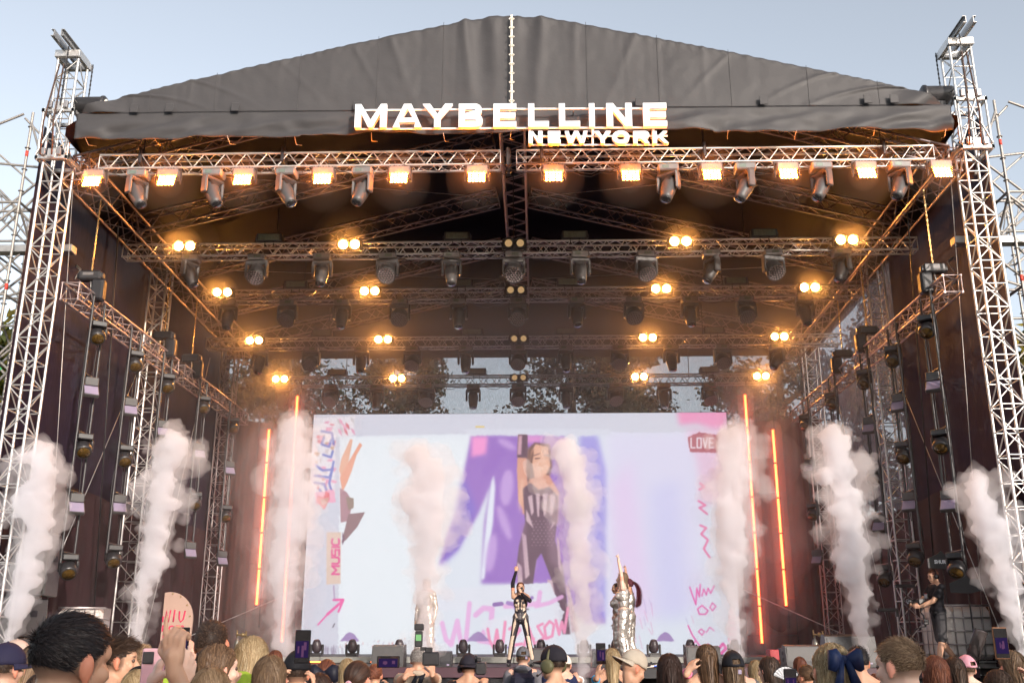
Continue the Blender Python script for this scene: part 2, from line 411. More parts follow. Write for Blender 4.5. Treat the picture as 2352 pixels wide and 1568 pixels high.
TX = 9.05
for sx, nm in ((-1, 'left'), (1, 'right')):
    x = sx * (TX + (0.0 if sx < 0 else 0.12))
    t = thing('truss_tower', f'tall front aluminium truss tower beside the {nm} end of the grey roof banner', 'truss tower', (x, 18, 0), 0, 'roof support towers')
    ladder_tower(t, x, 18, 0.3, 13.25, 0.42, M_ALU)
    MB().box((x, 18, 0.15), (1.2, 1.2, 0.3), b=0.02).build('base_plate', M_STEEL, t, True)
    # head section: cap plate and cantilever channel beams with the hoist chain
    hb = MB().box((x, 18 - 0.25, 13.33), (0.52, 0.10, 0.16), b=0.01).box((x, 18 + 0.25, 13.33), (0.52, 0.10, 0.16), b=0.01)
    hb.box((x - 0.22, 18, 13.33), (0.08, 0.4, 0.16)).box((x + 0.22, 18, 13.33), (0.08, 0.4, 0.16)); hb.build('head_block', M_ALU, t, True)
    for o2 in (-0.075, 0.075):
        cb = MB().box((x + o2, 17.8, 13.50), (0.012, 1.15, 0.15)).box((x + o2 + 0.035 * (1 if o2 > 0 else -1), 17.8, 13.57), (0.045, 1.15, 0.012)).box((x + o2 + 0.035 * (1 if o2 > 0 else -1), 17.8, 13.43), (0.045, 1.15, 0.012))
        cb.build('head_beam', M_STEEL, t, True)
    # sleeve block round the tower where the roof hangs
    for zz in (10.95, 12.0):
        cols = MB()
        for a, b in (((-1, -1), (1, -1)), ((1, -1), (1, 1)), ((1, 1), (-1, 1)), ((-1, 1), (-1, -1))):
            p = Vector((x + a[0] * 0.30, 18 + a[1] * 0.30, zz)); q = Vector((x + b[0] * 0.30, 18 + b[1] * 0.30, zz))
            cols.box((p + q) / 2, (abs(p.x - q.x) + 0.07, abs(p.y - q.y) + 0.07, 0.08), b=0.008)
        cols.build('sleeve_frame', M_ALU, t, True)
        for a in (-1, 1):
            MB().box((x + a * 0.16, 17.64, zz + 0.10), (0.09, 0.07, 0.16), b=0.01).build('guide_wheel', M_ALUD, t, True)
        MB().box((x, 17.66, zz + 0.08), (0.16, 0.03, 0.2), b=0.008).build('sleeve_plate', M_ALU, t, True)
    for a in (-1, 1):
        for b2 in (-1, 1):
            rod('sleeve_post', (x + a * 0.30, 18 + b2 * 0.30, 10.9), (x + a * 0.30, 18 + b2 * 0.30, 12.05), 0.026, M_ALU, t, 8)
    for a in (-1, 1):
        rod('sleeve_brace', (x + a * 0.30, 17.64, 11.0), (x - a * 0.1, 17.64, 12.0), 0.02, M_ALU, t, 6)
    ratchet = MB()
    for o2 in (-0.07, 0.02): ratchet.sweep([(x + o2, 17.6, 13.0), (x + o2 * 2.2 - sx * 0.03, 17.42, 11.6), (x + o2 * 2.6 - sx * 0.06, 17.47, 10.9)], 0.018, 5)
    ratchet.build('lifting_strap', mat('brown_webbing', (0.07, 0.04, 0.03), 0.8), t, True)
    ch = thing('hoist_chain', f'dark steel hoist chain hanging down the {nm} front tower', 'chain', (x, 17.4, 13.4), 0, 'tower hoist chains')
    for s2, xx in ((-0.1, x - 0.06 * sx), (0.45, x - sx * 0.27)):
        cm = MB()
        zt = 13.4; k = 0
        while zt > (12.1 if s2 < 0 else 12.0):
            cm.box((xx, 17.62 if s2 < 0 else 18.3, zt), (0.032, 0.012, 0.05) if k % 2 else (0.012, 0.032, 0.05)); zt -= 0.052; k += 1
        cm.build('chain_run', M_BLKG, ch, True)
    ho = thing('chain_hoist', f'round black chain hoist motor above the {nm} end of the roof banner', 'chain hoist', (x - sx * 0.42, 18.15, 12.35), 0, 'hoists on the front towers')
    Mx = Matrix.Rotation(R_(90), 3, 'Y') @ Matrix.Rotation(R_(12), 3, 'X')
    MB().lathe([(0, -0.3), (0.17, -0.3), (0.19, -0.27), (0.19, 0.24), (0.21, 0.26), (0.21, 0.30), (0.16, 0.33), (0, 0.33)], 20, Matrix.Rotation(R_(90 * -sx), 3, 'Y')).build('motor', M_BLKG, ho)
    MB().lathe([(0, 0), (0.135, 0), (0.135, 0.012), (0, 0.012)], 18, Matrix.Rotation(R_(90 * -sx), 3, 'Y'), (-sx * 0.325, 0, 0)).build('end_badge', M_WHITEM if sx < 0 else M_GREYH, ho)
    MB().box((0.0, 0, -0.33), (0.26, 0.2, 0.36), b=0.03).sweep([(0.05, 0, -0.1), (0.16, -0.05, -0.3), (0.2, 0, -0.62)], 0.012, 5).build('chain_bag', M_BLK, ho)

for sx, nm in ((-1, 'left'), (1, 'right')):
    for y, z1, wd in ((24.2, 11.0, 'middle'), (30.4, 10.6, 'back')):
        x = sx * 9.2
        t = thing('truss_tower', f'{wd} truss tower against the {nm} side wall of the stage', 'truss tower', (x, y, 0), 0, 'roof support towers')
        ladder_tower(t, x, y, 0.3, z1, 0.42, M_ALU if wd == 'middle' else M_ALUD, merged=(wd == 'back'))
        MB().box((x, y, 0.15), (1.1, 1.1, 0.3), b=0.02).build('base_plate', M_STEEL, t, True)

FT = thing('lighting_truss', 'front aluminium lighting truss carrying twelve orange floodlights', 'lighting truss', (0, 17.8, 10.88), 0, 'trusses hung under the roof')
for a, b in ((-8.12, -0.12), (0.2, 8.36)):
    truss(FT, (a, 17.92, 10.88), (b, 17.92, 10.88), 0.29, 0.29, (0, 1, 0), 0.42, M_ALU)
MB().box((0.04, 17.78, 10.88), (0.10, 0.10, 0.42), b=0.02).box((0.04, 18.06, 10.88), (0.10, 0.10, 0.42), b=0.02).build('joint_strap', M_BLK, FT, True)
for x in (-4.45, 3.9, -7.3, 7.4, 0.7): MB().tube((x, 17.9, 11.06), (x, 17.9, 12.2), 0.018, 6).box((x, 17.9, 11.0), (0.07, 0.34, 0.34), b=0.02).build('hanging_sling', M_BLK, FT, True)
TR = {2: (21.4, 10.44, 'second'), 3: (24.3, 10.34, 'third'), 4: (27.6, 10.04, 'fourth'), 5: (30.5, 9.64, 'fifth')}
tlab = {2: 'second lighting truss back, brightly lit gold by its blinders', 3: 'third lighting truss back, dark and under the middle of the roof',
        4: 'fourth lighting truss back, its right end standing out against the pale side wall', 5: 'rearmost dark lighting truss just above the big screen'}
TROOT = {1: FT}
for k, (y, z, w) in TR.items():
    t = thing('lighting_truss', tlab[k], 'lighting truss', (0, y, z), 0, 'trusses hung under the roof')
    xa, xb = (-9.05, 9.3) if k != 5 else (-7.7, 7.6)
    if k == 3: xa, xb = -8.1, 8.9
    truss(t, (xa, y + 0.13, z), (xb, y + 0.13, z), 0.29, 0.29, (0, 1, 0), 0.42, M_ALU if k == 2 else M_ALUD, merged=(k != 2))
    for x in (-5.5, 0.05, 5.4): MB().tube((x, y + 0.13, z + 0.1), (x, y + 0.13, z + 2.0 - abs(x) * 0.16), 0.012, 6).build('hanging_sling', M_BLK, t, True)
    TROOT[k] = t

# ------------------------------------------------------------------ roof
roof = thing('stage_roof', 'peaked stage roof of grey black tarpaulin with a deep front banner', 'stage roof', (0, 17.3, 10.9))
top = [(-8.42, 11.70), (-8.28, 11.86), (-7.64, 12.09), (-6.35, 12.42), (-4.6, 12.86), (-3.0, 13.26), (-1.5, 13.60), (-0.8, 13.77), (-0.45, 13.83), (0.12, 13.86), (0.64, 13.83), (1.2, 13.72), (2.6, 13.38), (4.5, 12.92), (6.51, 12.40), (7.84, 12.05), (8.45, 11.74), (8.6, 11.55)]
def topz(x):
    for (a, za), (b, zb) in zip(top, top[1:]):
        if x <= b: return za + (zb - za) * max(0, min(1, (x - a) / (b - a)))
    return top[-1][1]
SEAM = lambda x: 11.68 - 0.02 * x / 8
BOT = lambda x: 11.14 + (0.035 if abs(x) < 4 else 0.0) + 0.02 * math.sin(x * 2.1) + 0.008 * math.sin(x * 9)
_foldx = [(random.uniform(-8.2, 8.4), random.uniform(0.03, 0.12), random.uniform(-0.011, 0.011)) for _ in range(46)]
_folds2 = [(-0.85, 0.10, 0.09), (-0.55, 0.16, -0.07), (0.75, 0.11, 0.08), (0.45, 0.16, -0.06), (-0.25, .12, .05), (-7.6, 0.09, 0.05), (-6.3, 0.07, 0.04), (7.8, 0.1, 0.06), (6.5, 0.08, 0.04), (-2.35, 0.07, 0.035), (-3.1, .06, .03), (2.6, .07, .025), (4.5, .06, .025), (-4.6, .06, .02)]
def banner_y(x, z, tz, low):
    y = 0.0
    hgt = max(0.0, min(1.0, (z - SEAM(x)) / max(0.2, tz - SEAM(x))))
    if not low:
        for fx, w, a in _foldx: y += a * math.exp(-((x - fx) / w) ** 2) * (0.25 + 0.75 * hgt)
        for fx, w, a in _folds2: y += .7 * a * math.exp(-((x - fx * (0.75 + 0.25 * hgt)) / (w * (1.5 - 0.6 * hgt))) ** 2) * (0.18 + 0.82 * hgt)
        if hgt > 0.86:   # gathered hem along the roof edge
            y += 0.012 * math.sin(x * 26 + 3 * math.sin(x * 1.7)) * (hgt - 0.86) / 0.14
        e = max(0, abs(x) - 7.4)
        y += 0.16 * e * math.sin(7 * (z - 0.55 * abs(x))) * 0.7
    else:
        k = (SEAM(x) - z) / 0.55
        y += 0.028 * k * math.sin(x * 1.9 + 0.6) + 0.03 * k * math.sin(x * 4.3 + 2 * math.sin(x * 0.8))
        y += 0.03 * math.sin(3.2 * x + 5.5 * k * (1 + 0.4 * math.sin(x * 0.9))) * math.sin(math.pi * min(1, k)) * 1.2
        y += 0.022 * math.exp(-((x * 1.1 + 2.5 * k) % 2.2 - .6) ** 2 / .05) * math.sin(math.pi * min(1, k))
        y += 0.03 * noise.noise((x * 2.1, z * 5, 3)) * 2
    y += 0.018 * noise.noise((x * 1.3, z * 1.6, 9.0)) + 0.006 * noise.noise((x * 5.3, z * 4.6, 2.0))
    return -y
def upper(a, b):
    x = -8.42 + 17.02 * a; tz = topz(x); z = SEAM(x) + (tz - SEAM(x)) * b
    return (x, 17.32 + banner_y(x, z, tz, False) + 0.05 * (1 - b) * 0 + (0.10 * max(0, b - 0.97) / 0.03), z)
def lower(a, b):
    x = -8.46 + 17.06 * a; z = BOT(x) + (SEAM(x) - BOT(x)) * b
    return (x, 17.31 + banner_y(x, z, 0, True) * (1 - b * 0.8), z)
ub = MB(); gridmesh(ub, 420, 40, upper)
lb = MB(); gridmesh(lb, 420, 16, lower)
bo = ub.build('banner', M_TARP, roof, True)
vo = lb.build('valance', M_TARP, roof, True)
for o in (bo, vo):
    md = o.modifiers.new('thick', 'SOLIDIFY'); md.thickness = 0.006
sb = MB(); sb.sweep([(-8.4 + 17.0 * i / 120, 17.29 + banner_y(-8.4 + 17.0 * i / 120, SEAM(0), topz(-8.4 + 17 * i / 120), False) - 0.004, SEAM(-8.4 + 17.0 * i / 120)) for i in range(121)], 0.006, 5)
sb.build('seam', M_TARP, roof, True)
sp = MB(); sp.box((0.12, 17.19, 12.72), (0.04, 0.014, 2.0)); sp.build('lacing_strap', M_WHITEM, roof, True)
for i in range(10):
    z = 13.62 - 0.205 * i
    MB().sweep([(0.12 + 0.05 * math.cos(a), 17.172 - 0.006 * (i % 2), z + 0.02 * math.sin(a)) for a in [k * math.pi / 6 for k in range(12)]], 0.008, 5, closed=True).build('lacing_loop', M_WHITEM, roof, True)
for i in range(13):
    x = -8.2 + 16.6 * i / 12 + random.uniform(-.08, .08)
    MB().sweep([(x, 17.32, BOT(x) + 0.01), (x + random.uniform(-.03, .05), 17.5, BOT(x) - 0.05 + random.uniform(-.03, .02)), (x + 0.06, 17.7, BOT(x) + 0.02)], 0.004, 4).build('tie_cord', M_WHITEM, roof, True)
for i, x in enumerate((-7.05, -5.75, -4.1, -2.55, -1.25, 1.6, 3.0, 4.4, 5.9, 7.25)):
    tz = topz(x); MB().sweep([(x, 17.317 + banner_y(x, SEAM(x) + (tz - SEAM(x)) * k / 14, tz, False), SEAM(x) + (tz - SEAM(x)) * k / 14) for k in range(15)], 0.005, 5).build('welded_seam', M_TARP, roof, True)
for i, (x, zt) in enumerate([(-6.6, 11.98), (-5.3, 11.95), (-2.9, 11.82), (-7.3, 11.9), (5.0, 11.9), (7.0, 11.95), (7.5, 11.97), (2.6, 11.8)]):
    MB().box((x, 17.225, 11.75), (0.16, 0.02, 0.18), b=0.006).build('strap_patch', M_TARP, roof, True)
# roof skin: from the gable back to the rear, with a closed rear gable
sx_ = [-9.75, -9.0, -8.42] + [p[0] for p in top[1:-1]] + [8.6, 9.1, 9.85]
rs = MB(); ny = 6
def rz(x, y): return (topz(max(-8.42, min(8.6, x))) if abs(x) < 8.7 else (11.5 if abs(x) < 9.3 else 11.3)) - 0.02 - 0.02 * (y - 17.3) + 0.05 * abs(math.sin((y - 17.4) / 3.07 * math.pi)) * -1
vs = []; fs = []
ys = [17.42 + (31.9 - 17.42) * j / 28 for j in range(29)]
for y in ys:
    for x in sx_: vs.append((x if y > 18.5 else max(-8.7, min(8.75, x)), y, rz(x, y)))
n = len(sx_)
for j in range(len(ys) - 1):
    for i in range(n - 1): fs.append((j * n + i, j * n + i + 1, (j + 1) * n + i + 1, (j + 1) * n + i))
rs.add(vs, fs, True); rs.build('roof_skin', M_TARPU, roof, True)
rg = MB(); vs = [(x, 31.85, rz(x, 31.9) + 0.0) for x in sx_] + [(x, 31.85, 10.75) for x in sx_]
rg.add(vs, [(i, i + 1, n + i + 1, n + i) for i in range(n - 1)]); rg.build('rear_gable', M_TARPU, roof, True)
# rafters: five portals, a ridge truss and two eaves trusses
M_RAFT = mat('rafter_steel', (0.25, 0.20, 0.20), 0.45, 0.5, 0.3, 5.0)
rn = ['front', 'second', 'middle', 'fourth', 'rear']
for i, y in enumerate((18.2, 21.2, 24.2, 27.3, 30.4)):
    for sx, nm in ((-1, 'left'), (1, 'right')):
        t = thing('rafter_truss', f'{rn[i]} sloping rafter truss under the {nm} half of the black roof', 'rafter truss', (sx * 4.4, y, 12), 0, 'rafters under the roof')
        truss(t, (sx * 8.75, y, 10.95), (sx * 0.42, y, 13.2 - (y - 18) * 0.035), 0.3, 0.42, (0, 1, 0), 0.75, M_RAFT, 0.027, 0.013, merged=True)
t = thing('ridge_truss', 'long ridge truss running back under the peak of the roof', 'ridge truss', (0, 24, 13))
truss(t, (0.06, 17.8, 12.95), (0.06, 31, 12.6), 0.55, 0.5, (1, 0, 0), 0.7, mat('ridge_steel', (0.35, 0.27, 0.28), 0.45, 0.5, 0.3, 5.0), 0.03, 0.015)
for sx, nm in ((-1, 'left'), (1, 'right')):
    t = thing('eaves_truss', f'eaves truss running back along the {nm} edge of the roof', 'eaves truss', (sx * 8.75, 24, 10.9))
    truss(t, (sx * 8.75, 18.1, 10.9), (sx * 8.75, 31.2, 10.62), 0.5, 0.5, (1, 0, 0), 0.8, M_RAFT, 0.03, 0.014, merged=True)
    for i, (ya, yb) in enumerate(((18.4, 24.0), (24.3, 30.2))):
        t = thing('bracing_cable', f'thin diagonal bracing cable under the {nm} {"front" if i == 0 else "rear"} roof bay', 'cable', (0, ya, 11.2))
        MB().tube((sx * 8.7, ya, 11.1), (sx * 0.4, yb, 12.9), 0.008, 5).build('wire', M_STEEL, t, True)

# ------------------------------------------------------------------ side walls and rear scrim
m_sideA = scrim_mat('dense_black_scrim', (0.020, 0.012, 0.026), 0.012, 0.16, 70)
m_sideB = scrim_mat('open_grey_scrim', (0.13, 0.12, 0.15), 0.30, 0.4, 70)
m_rear = scrim_mat('rear_scrim', (0.06, 0.052, 0.06), 0.34, 0.3, 90)
for sx, nm in ((-1, 'left'), (1, 'right')):
    t = thing('side_wall', f'tall dark scrim wall hung along the {nm} side of the stage', 'scrim wall', (sx * 9.62, 24.5, 0))
    bays = ((18.3, 21.1), (21.1, 24.1), (24.1, 27.5), (27.5, 31.7))
    for i, (a, b) in enumerate(bays):
        def wl_(u, w, a=a, b=b):
            y = a + (b - a) * u; z = 1.25 + (12.0 - 0.03 * (y - 18) - 1.25) * w
            return (sx * (9.62 + 0.05 * math.sin(y * 3.1) * (1 - w) + 0.03 * noise.noise((y * 2, z * 0.25, sx))), y, z)
        g = MB(); gridmesh(g, 24, 24, wl_)
        g.build('scrim_panel', m_sideB if (i >= 2 and sx > 0) else m_sideA, t, True)
t = thing('rear_scrim', 'see-through dark rear scrim with trees showing behind the screen', 'scrim', (0, 31.75, 0))
for i in range(6):
    a = -9.7 + 19.4 * i / 6; b = a + 19.4 / 6
    g = MB(); gridmesh(g, 12, 16, lambda u, w: (a + (b - a) * u, 31.75 + 0.03 * math.sin((a + (b - a) * u) * 2.3) + 0.02 * noise.noise((u * 3 + i, w * 3, 1)), 1.25 + 9.8 * w))
    g.build('scrim_panel', m_rear, t, True)
# low side drapes behind the smoke; red lamp wash put into their colour
m_drape = mat('red_wash_drape', (0.026, 0.006, 0.009), 0.85, 0, 0.5, 2.0, 0.2)
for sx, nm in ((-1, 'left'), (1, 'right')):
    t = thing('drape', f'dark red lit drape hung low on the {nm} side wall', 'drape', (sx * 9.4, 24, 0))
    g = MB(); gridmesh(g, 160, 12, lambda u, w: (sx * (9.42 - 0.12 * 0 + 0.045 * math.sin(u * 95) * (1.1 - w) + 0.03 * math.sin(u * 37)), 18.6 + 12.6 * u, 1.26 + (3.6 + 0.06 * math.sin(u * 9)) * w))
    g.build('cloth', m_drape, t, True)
m_drape2 = mat('brown_rear_drape', (0.055, 0.022, 0.018), 0.85, 0, 0.4, 3.0, 0.2)
for sx, nm in ((-1, 'left'), (1, 'right')):
    t = thing('drape', f'brown rear drape on the {nm} of the big screen', 'drape', (sx * 8.1, 31.6, 0))
    g = MB(); gridmesh(g, 60, 10, lambda u, w: (sx * (6.6 + 3.0 * u), 31.55 + 0.04 * math.sin(u * 60), 1.26 + (7.1 + 0.3 * u) * w))
    g.build('cloth', m_drape2, t, True)

# ------------------------------------------------------------------ lettering sign
def glyph_curve(name, loops, depth):
    cu = bpy.data.curves.new(name, 'CURVE'); cu.dimensions = '2D'; cu.fill_mode = 'BOTH'; cu.extrude = depth / 2; cu.bevel_depth = 0.0
    for lp in loops:
        s = cu.splines.new('POLY'); s.points.add(len(lp) - 1); s.use_cyclic_u = True
        for p, (x, y) in zip(s.points, lp): p.co = (x, y, 0, 1)
    o = bpy.data.objects.new(name, cu); COL.objects.link(o)
    bpy.context.view_layer.update()
    me = bpy.data.meshes.new_from_object(o.evaluated_get(bpy.context.evaluated_depsgraph_get()))
    bpy.data.objects.remove(o); bpy.data.curves.remove(cu)
    return me
def arc(cx, cy, rx, ry, a0, a1, n=14): return [(cx + rx * math.cos(R_(a0 + (a1 - a0) * i / n)), cy + ry * math.sin(R_(a0 + (a1 - a0) * i / n))) for i in range(n + 1)]
def letter(ch, w, h, t):
    """outline loops of a wide sans capital; w, h in metres, t = stroke"""
    if ch == 'L': return [[(0, 0), (w, 0), (w, t), (t, t), (t, h), (0, h)]]
    if ch == 'I': return [[(0, 0), (w, 0), (w, h), (0, h)]]
    if ch == 'E':
        g = (h - t) / 2
        return [[(0, 0), (w, 0), (w, t), (t, t), (t, g), (w * .96, g), (w * .96, g + t), (t, g + t), (t, h - t), (w, h - t), (w, h), (0, h)]]
    if ch == 'M':
        k = t * 1.05
        return [[(0, 0), (k, 0), (k, h * .60), (w * .5 - k * .32, 0), (w * .5 + k * .32, 0), (w - k, h * .60), (w - k, 0), (w, 0), (w, h), (w - k * .95, h), (w * .5, h * .32), (k * .95, h), (0, h)]]
    if ch == 'N':
        k = t * 1.05
        return [[(0, 0), (k, 0), (k, h * .68), (w - k * 1.05, 0), (w, 0), (w, h), (w - k, h), (w - k, h * .32), (k * 1.05, h), (0, h)]]
    if ch == 'A':
        a = w / 2; k = t * 1.12
        return [[(0, 0), (k * 1.05, 0), (w * .215, h * .22), (w * .785, h * .22), (w - k * 1.05, 0), (w, 0), (a + k * .55, h), (a - k * .55, h)],
                [(w * .305, h * .40), (a, h * .80), (w * .695, h * .40)]]
    if ch == 'Y':
        a = w / 2; k = t * .52
        return [[(a - k, 0), (a + k, 0), (a + k, h * .40), (w, h), (w - t * 1.25, h), (a, h * .56), (t * 1.25, h), (0, h), (a - k, h * .40)]]
    if ch == 'V': return [[(w * .5 - t * .5, 0), (w * .5 + t * .5, 0), (w, h), (w - t * 1.1, h), (w * .5, t), (t * 1.1, h), (0, h)]]
    if ch == 'W':
        k = t * 1.02; a = w / 2
        return [[(w * .25 - k * .5, 0), (w * .25 + k * .5, 0), (a, h * .62), (w * .75 - k * .5, 0), (w * .75 + k * .5, 0), (w, h), (w - k, h), (w * .75, h * .30), (a + k * .5, h), (a - k * .5, h), (w * .25, h * .30), (k, h), (0, h)]]
    if ch == 'B':
        r1 = h * .26; r2 = h * .28
        o = [(0, 0)] + arc(w - r2, r2, r2, r2, -90, 90) + arc(w - r1 - w * .04, h - r1, r1, r1, -70, 90) + [(0, h)]
        return [o, [(t, t)] + arc(w - r2, r2, r2 - t, r2 - t * 1.05, -90, 90) + [(t, r2 * 2 - t * .95)][::1], [(t, h * .58)] + arc(w - r1 - w * .04, h - r1, r1 - t, r1 - t, -90, 90) + [(t, h - t)]]
    if ch == 'O': return [arc(w / 2, h / 2, w / 2, h / 2 + .01, 0, 352, 34), arc(w / 2, h / 2, w / 2 - t * 1.1, h / 2 - t * .9, 0, 352, 34)]
    if ch == 'R':
        r = h * .31
        o = [(0, 0), (t, 0), (t, h * .36), (w * .50, h * .36), (w * .74, 0), (w, 0), (w * .74, h * .40)] + arc(w - r, h - r, r, r, -60, 90) + [(0, h)]
        return [o, [(t, h * .36 + t * .9)] + arc(w - r, h - r, r - t, r - t, -90, 90) + [(t, h - t)]]
    if ch == 'K': return [[(0, 0), (t, 0), (t, h * .30), (w * .33, h * .50), (w * .74, 0), (w, 0), (w * .50, h * .65), (w * .94, h), (w * .66, h), (t, h * .50), (t, h), (0, h)]]
    return [[(0, 0), (w, 0), (w, h), (0, h)]]
SGY = 17.02
sign = thing('letter_sign', 'big white raised letters MAYBELLINE NEW YORK on rails in front of the banner', 'letter sign', (0, SGY, 11.3))
def px2(u, v): p = at((u / 2.351 + 1000) / 1.27551, (v / 2.351) / 1.27551, SGY); return p
def put(ch, u0, u1, vb, vt, tk, k):
    p = px2(u0, vb); q = px2(u1, vb); t = px2(u0, vt)
    me = glyph_curve('letter', letter(ch, q.x - p.x, t.z - p.z, tk), 0.09); me.materials.append(M_WHITE)
    o = link('letter', me, sign); o['label'] = f'white capital letter {ch}'
    o.location = (p.x, 0, p.z - 11.3); o.rotation_euler = (R_(90), 0, 0)
for ch, a, b in (('M', 92, 310), ('A', 355, 553), ('Y', 557, 765), ('B', 808, 973), ('E', 1048, 1205), ('L', 1288, 1430), ('L', 1500, 1645), ('I', 1708, 1746), ('N', 1828, 2003), ('E', 2082, 2244)):
    e = (a - 92) / 2152
    put(ch, a, b, 886 - 9 * e, 727 - 9 * e, 0.115, 1)
for ch, a, b in (('N', 1290, 1386), ('E', 1423, 1510), ('W', 1540, 1697), ('Y', 1742, 1858), ('O', 1866, 1985), ('R', 2012, 2122), ('K', 2146, 2254)):
    put(ch, a, b, 993, 911, 0.075, 1)
for (u0, u1, v0, v1) in ((105, 1205, 747, 738), (92, 1205, 878, 870), (1200, 2240, 738, 732), (1200, 2244, 870, 866), (1292, 2250, 926, 924), (1292, 2250, 987, 986)):
    p = px2(u0, v0); q = px2(u1, v1)
    rod('rail', p + Vector((0, .075, 0)), q + Vector((0, .075, 0)), 0.018, M_WHITE, sign)
for u in (1297, 1733, 2152):
    p = px2(u, 870); q = px2(u, 990); rod('rail', p + Vector((0, .1, 0)), q + Vector((0, .1, 0)), 0.022, M_WHITE, sign)
for u in (150, 700, 1160, 1600, 2180):
    p = px2(u, 742); rod('bracket', p + Vector((0, .075, 0)), p + Vector((0, .28, 0)), 0.012, M_ALUD, sign)

# ------------------------------------------------------------------ scaffolds outside the towers
def scaffold(sx, nm):
    t = thing('scaffold', f'tall ring-lock steel scaffold tower outside the {nm} front truss tower', 'scaffold', (sx * 10.7, 19, 0), 0, 'scaffolds beside the stage')
    m = M_SCAF
    P = [(sx * 10.25, 18.9), (sx * 12.3, 18.9), (sx * 10.25, 21.0), (sx * 12.3, 21.0), (sx * 10.25, 23.1), (sx * 12.3, 23.1)]
    for i, (x, y) in enumerate(P):
        rod('standard', (x, y, 0), (x, y, 12.65 if i < 2 else 12.2), 0.03, m, t, 8)
    zs = [0.3 + 2.05 * k for k in range(6)]
    for z in zs:
        for a, b in ((0, 1), (2, 3), (4, 5), (0, 2), (2, 4), (1, 3), (3, 5)):
            rod('ledger', (*P[a], z), (*P[b], z), 0.028, m, t, 6)
    for k in range(5):
        z0, z1 = zs[k], zs[k + 1]
        fl = k % 2
        for a, b in ((0, 1), (0, 2), (2, 3), (2, 4), (1, 3), (4, 5), (3, 5)):
            a, b = (a, b) if fl else (b, a)
            rod('brace', (*P[a], z0 + 0.08), (*P[b], z1 - 0.08), 0.028, m, t, 6)
            if (a + b) in (1, 5) and k > 1: rod('brace', (P[b][0], P[b][1] + .06, z0 + 0.5), (P[a][0], P[a][1] + .06, z1 + 0.3), 0.028, m, t, 6)
    rs = MB()
    for x, y in P:
        for k in range(25): rs.lathe([(0.03, -0.006), (0.062, -0.006), (0.062, 0.006), (0.03, 0.006)], 8, None, (x, y, 0.3 + 0.5 * k))
    o = rs.build('rosette', m, t, True); o['kind'] = 'stuff'
    for (i, z, mm) in ((0, 11.6, M_RED), (0, 8.6, M_RED), (1, 11.0, M_RED), (2, 7.3, M_RED), (0, 5.2, M_RED)):
        MB().tube((*P[i], z), (*P[i], z + 0.13), 0.034, 8).build('tape_band', mm, t, True)
    for a, b, z0, z1, f in ((0, 1, zs[4], zs[5], .3), (0, 2, zs[3], zs[4], .4), (2, 3, zs[3], zs[4], .5), (2, 3, zs[2], zs[3], .35), (0, 1, zs[3], zs[4], .6), (0, 1, zs[1], zs[2], .4), (0, 1, zs[2], zs[3], .7)):
        p = Vector((*P[a], z0)).lerp(Vector((*P[b], z1)), f); q = Vector((*P[a], z0)).lerp(Vector((*P[b], z1)), f + 0.05)
        MB().tube(p, q, 0.028, 8).build('tape_band', M_GREEN, t, True)
    for (u0, v0, u1, v1, Yt) in ((58, 272, 124, 342, 19.0), (-40, 300, 55, 262, 18.9), (-30, 330, 130, 470, 20.5), (-40, 395, 80, 520, 20.5), (-30, 560, 118, 418, 19.6), (-40, 520, 112, 398, 20.2), (-20, 640, 96, 540, 19.6), (20, 490, 100, 590, 20.4), (-40, 700, 92, 655, 20.0), (-30, 610, 84, 720, 20.2), (-40, 850, 70, 745, 19.8), (-30, 800, 60, 890, 20.2), (-30, 980, 46, 880, 19.8), (-40, 905, 50, 955, 20.0), (-40, 372, 128, 388, 19.4), (-40, 486, 108, 484, 19.4), (-30, 686, 82, 684, 19.4)):
        p = at(u0, v0, Yt); q = at(u1, v1, Yt)
        if sx > 0: p.x = -p.x + .1; q.x = -q.x + .1
        rod('tie_tube', p, q, 0.027, m, t, 6)
    # lattice girder sloping from the scaffold to the tower
    t2 = thing('lattice_girder', f'sloping lattice girder between the {nm} scaffold and the front tower', 'lattice girder', (sx * 10.4, 20, 11), 0, 'girders on the scaffolds')
    A = Vector((sx * 12.6, 21.6, 12.3)); B = Vector((sx * 9.5, 20.4, 9.6))
    off = Vector((0, 0, -0.55))
    rod('chord', A, B, 0.026, m, t2, 8); rod('chord', A + off, B + off, 0.026, m, t2, 8)
    for k in range(7):
        p = A.lerp(B, k / 7); q = A.lerp(B, (k + 1) / 7)
        rod('web', p, q.lerp(p, .5) + off, 0.014, m, t2, 6); rod('web', q.lerp(p, .5) + off, q, 0.014, m, t2, 6)
    rod('stay', (sx * 10.25, 18.9, 12.4), (sx * 9.3, 18.2, 10.6), 0.026, m, t2, 8)
    MB().box((sx * 10.5, 19.6, 9.75), (2.4, 0.25, 0.16), b=0.01).build('walk_plank', M_STEEL, t2, True)
scaffold(-1, 'left'); scaffold(1, 'right')
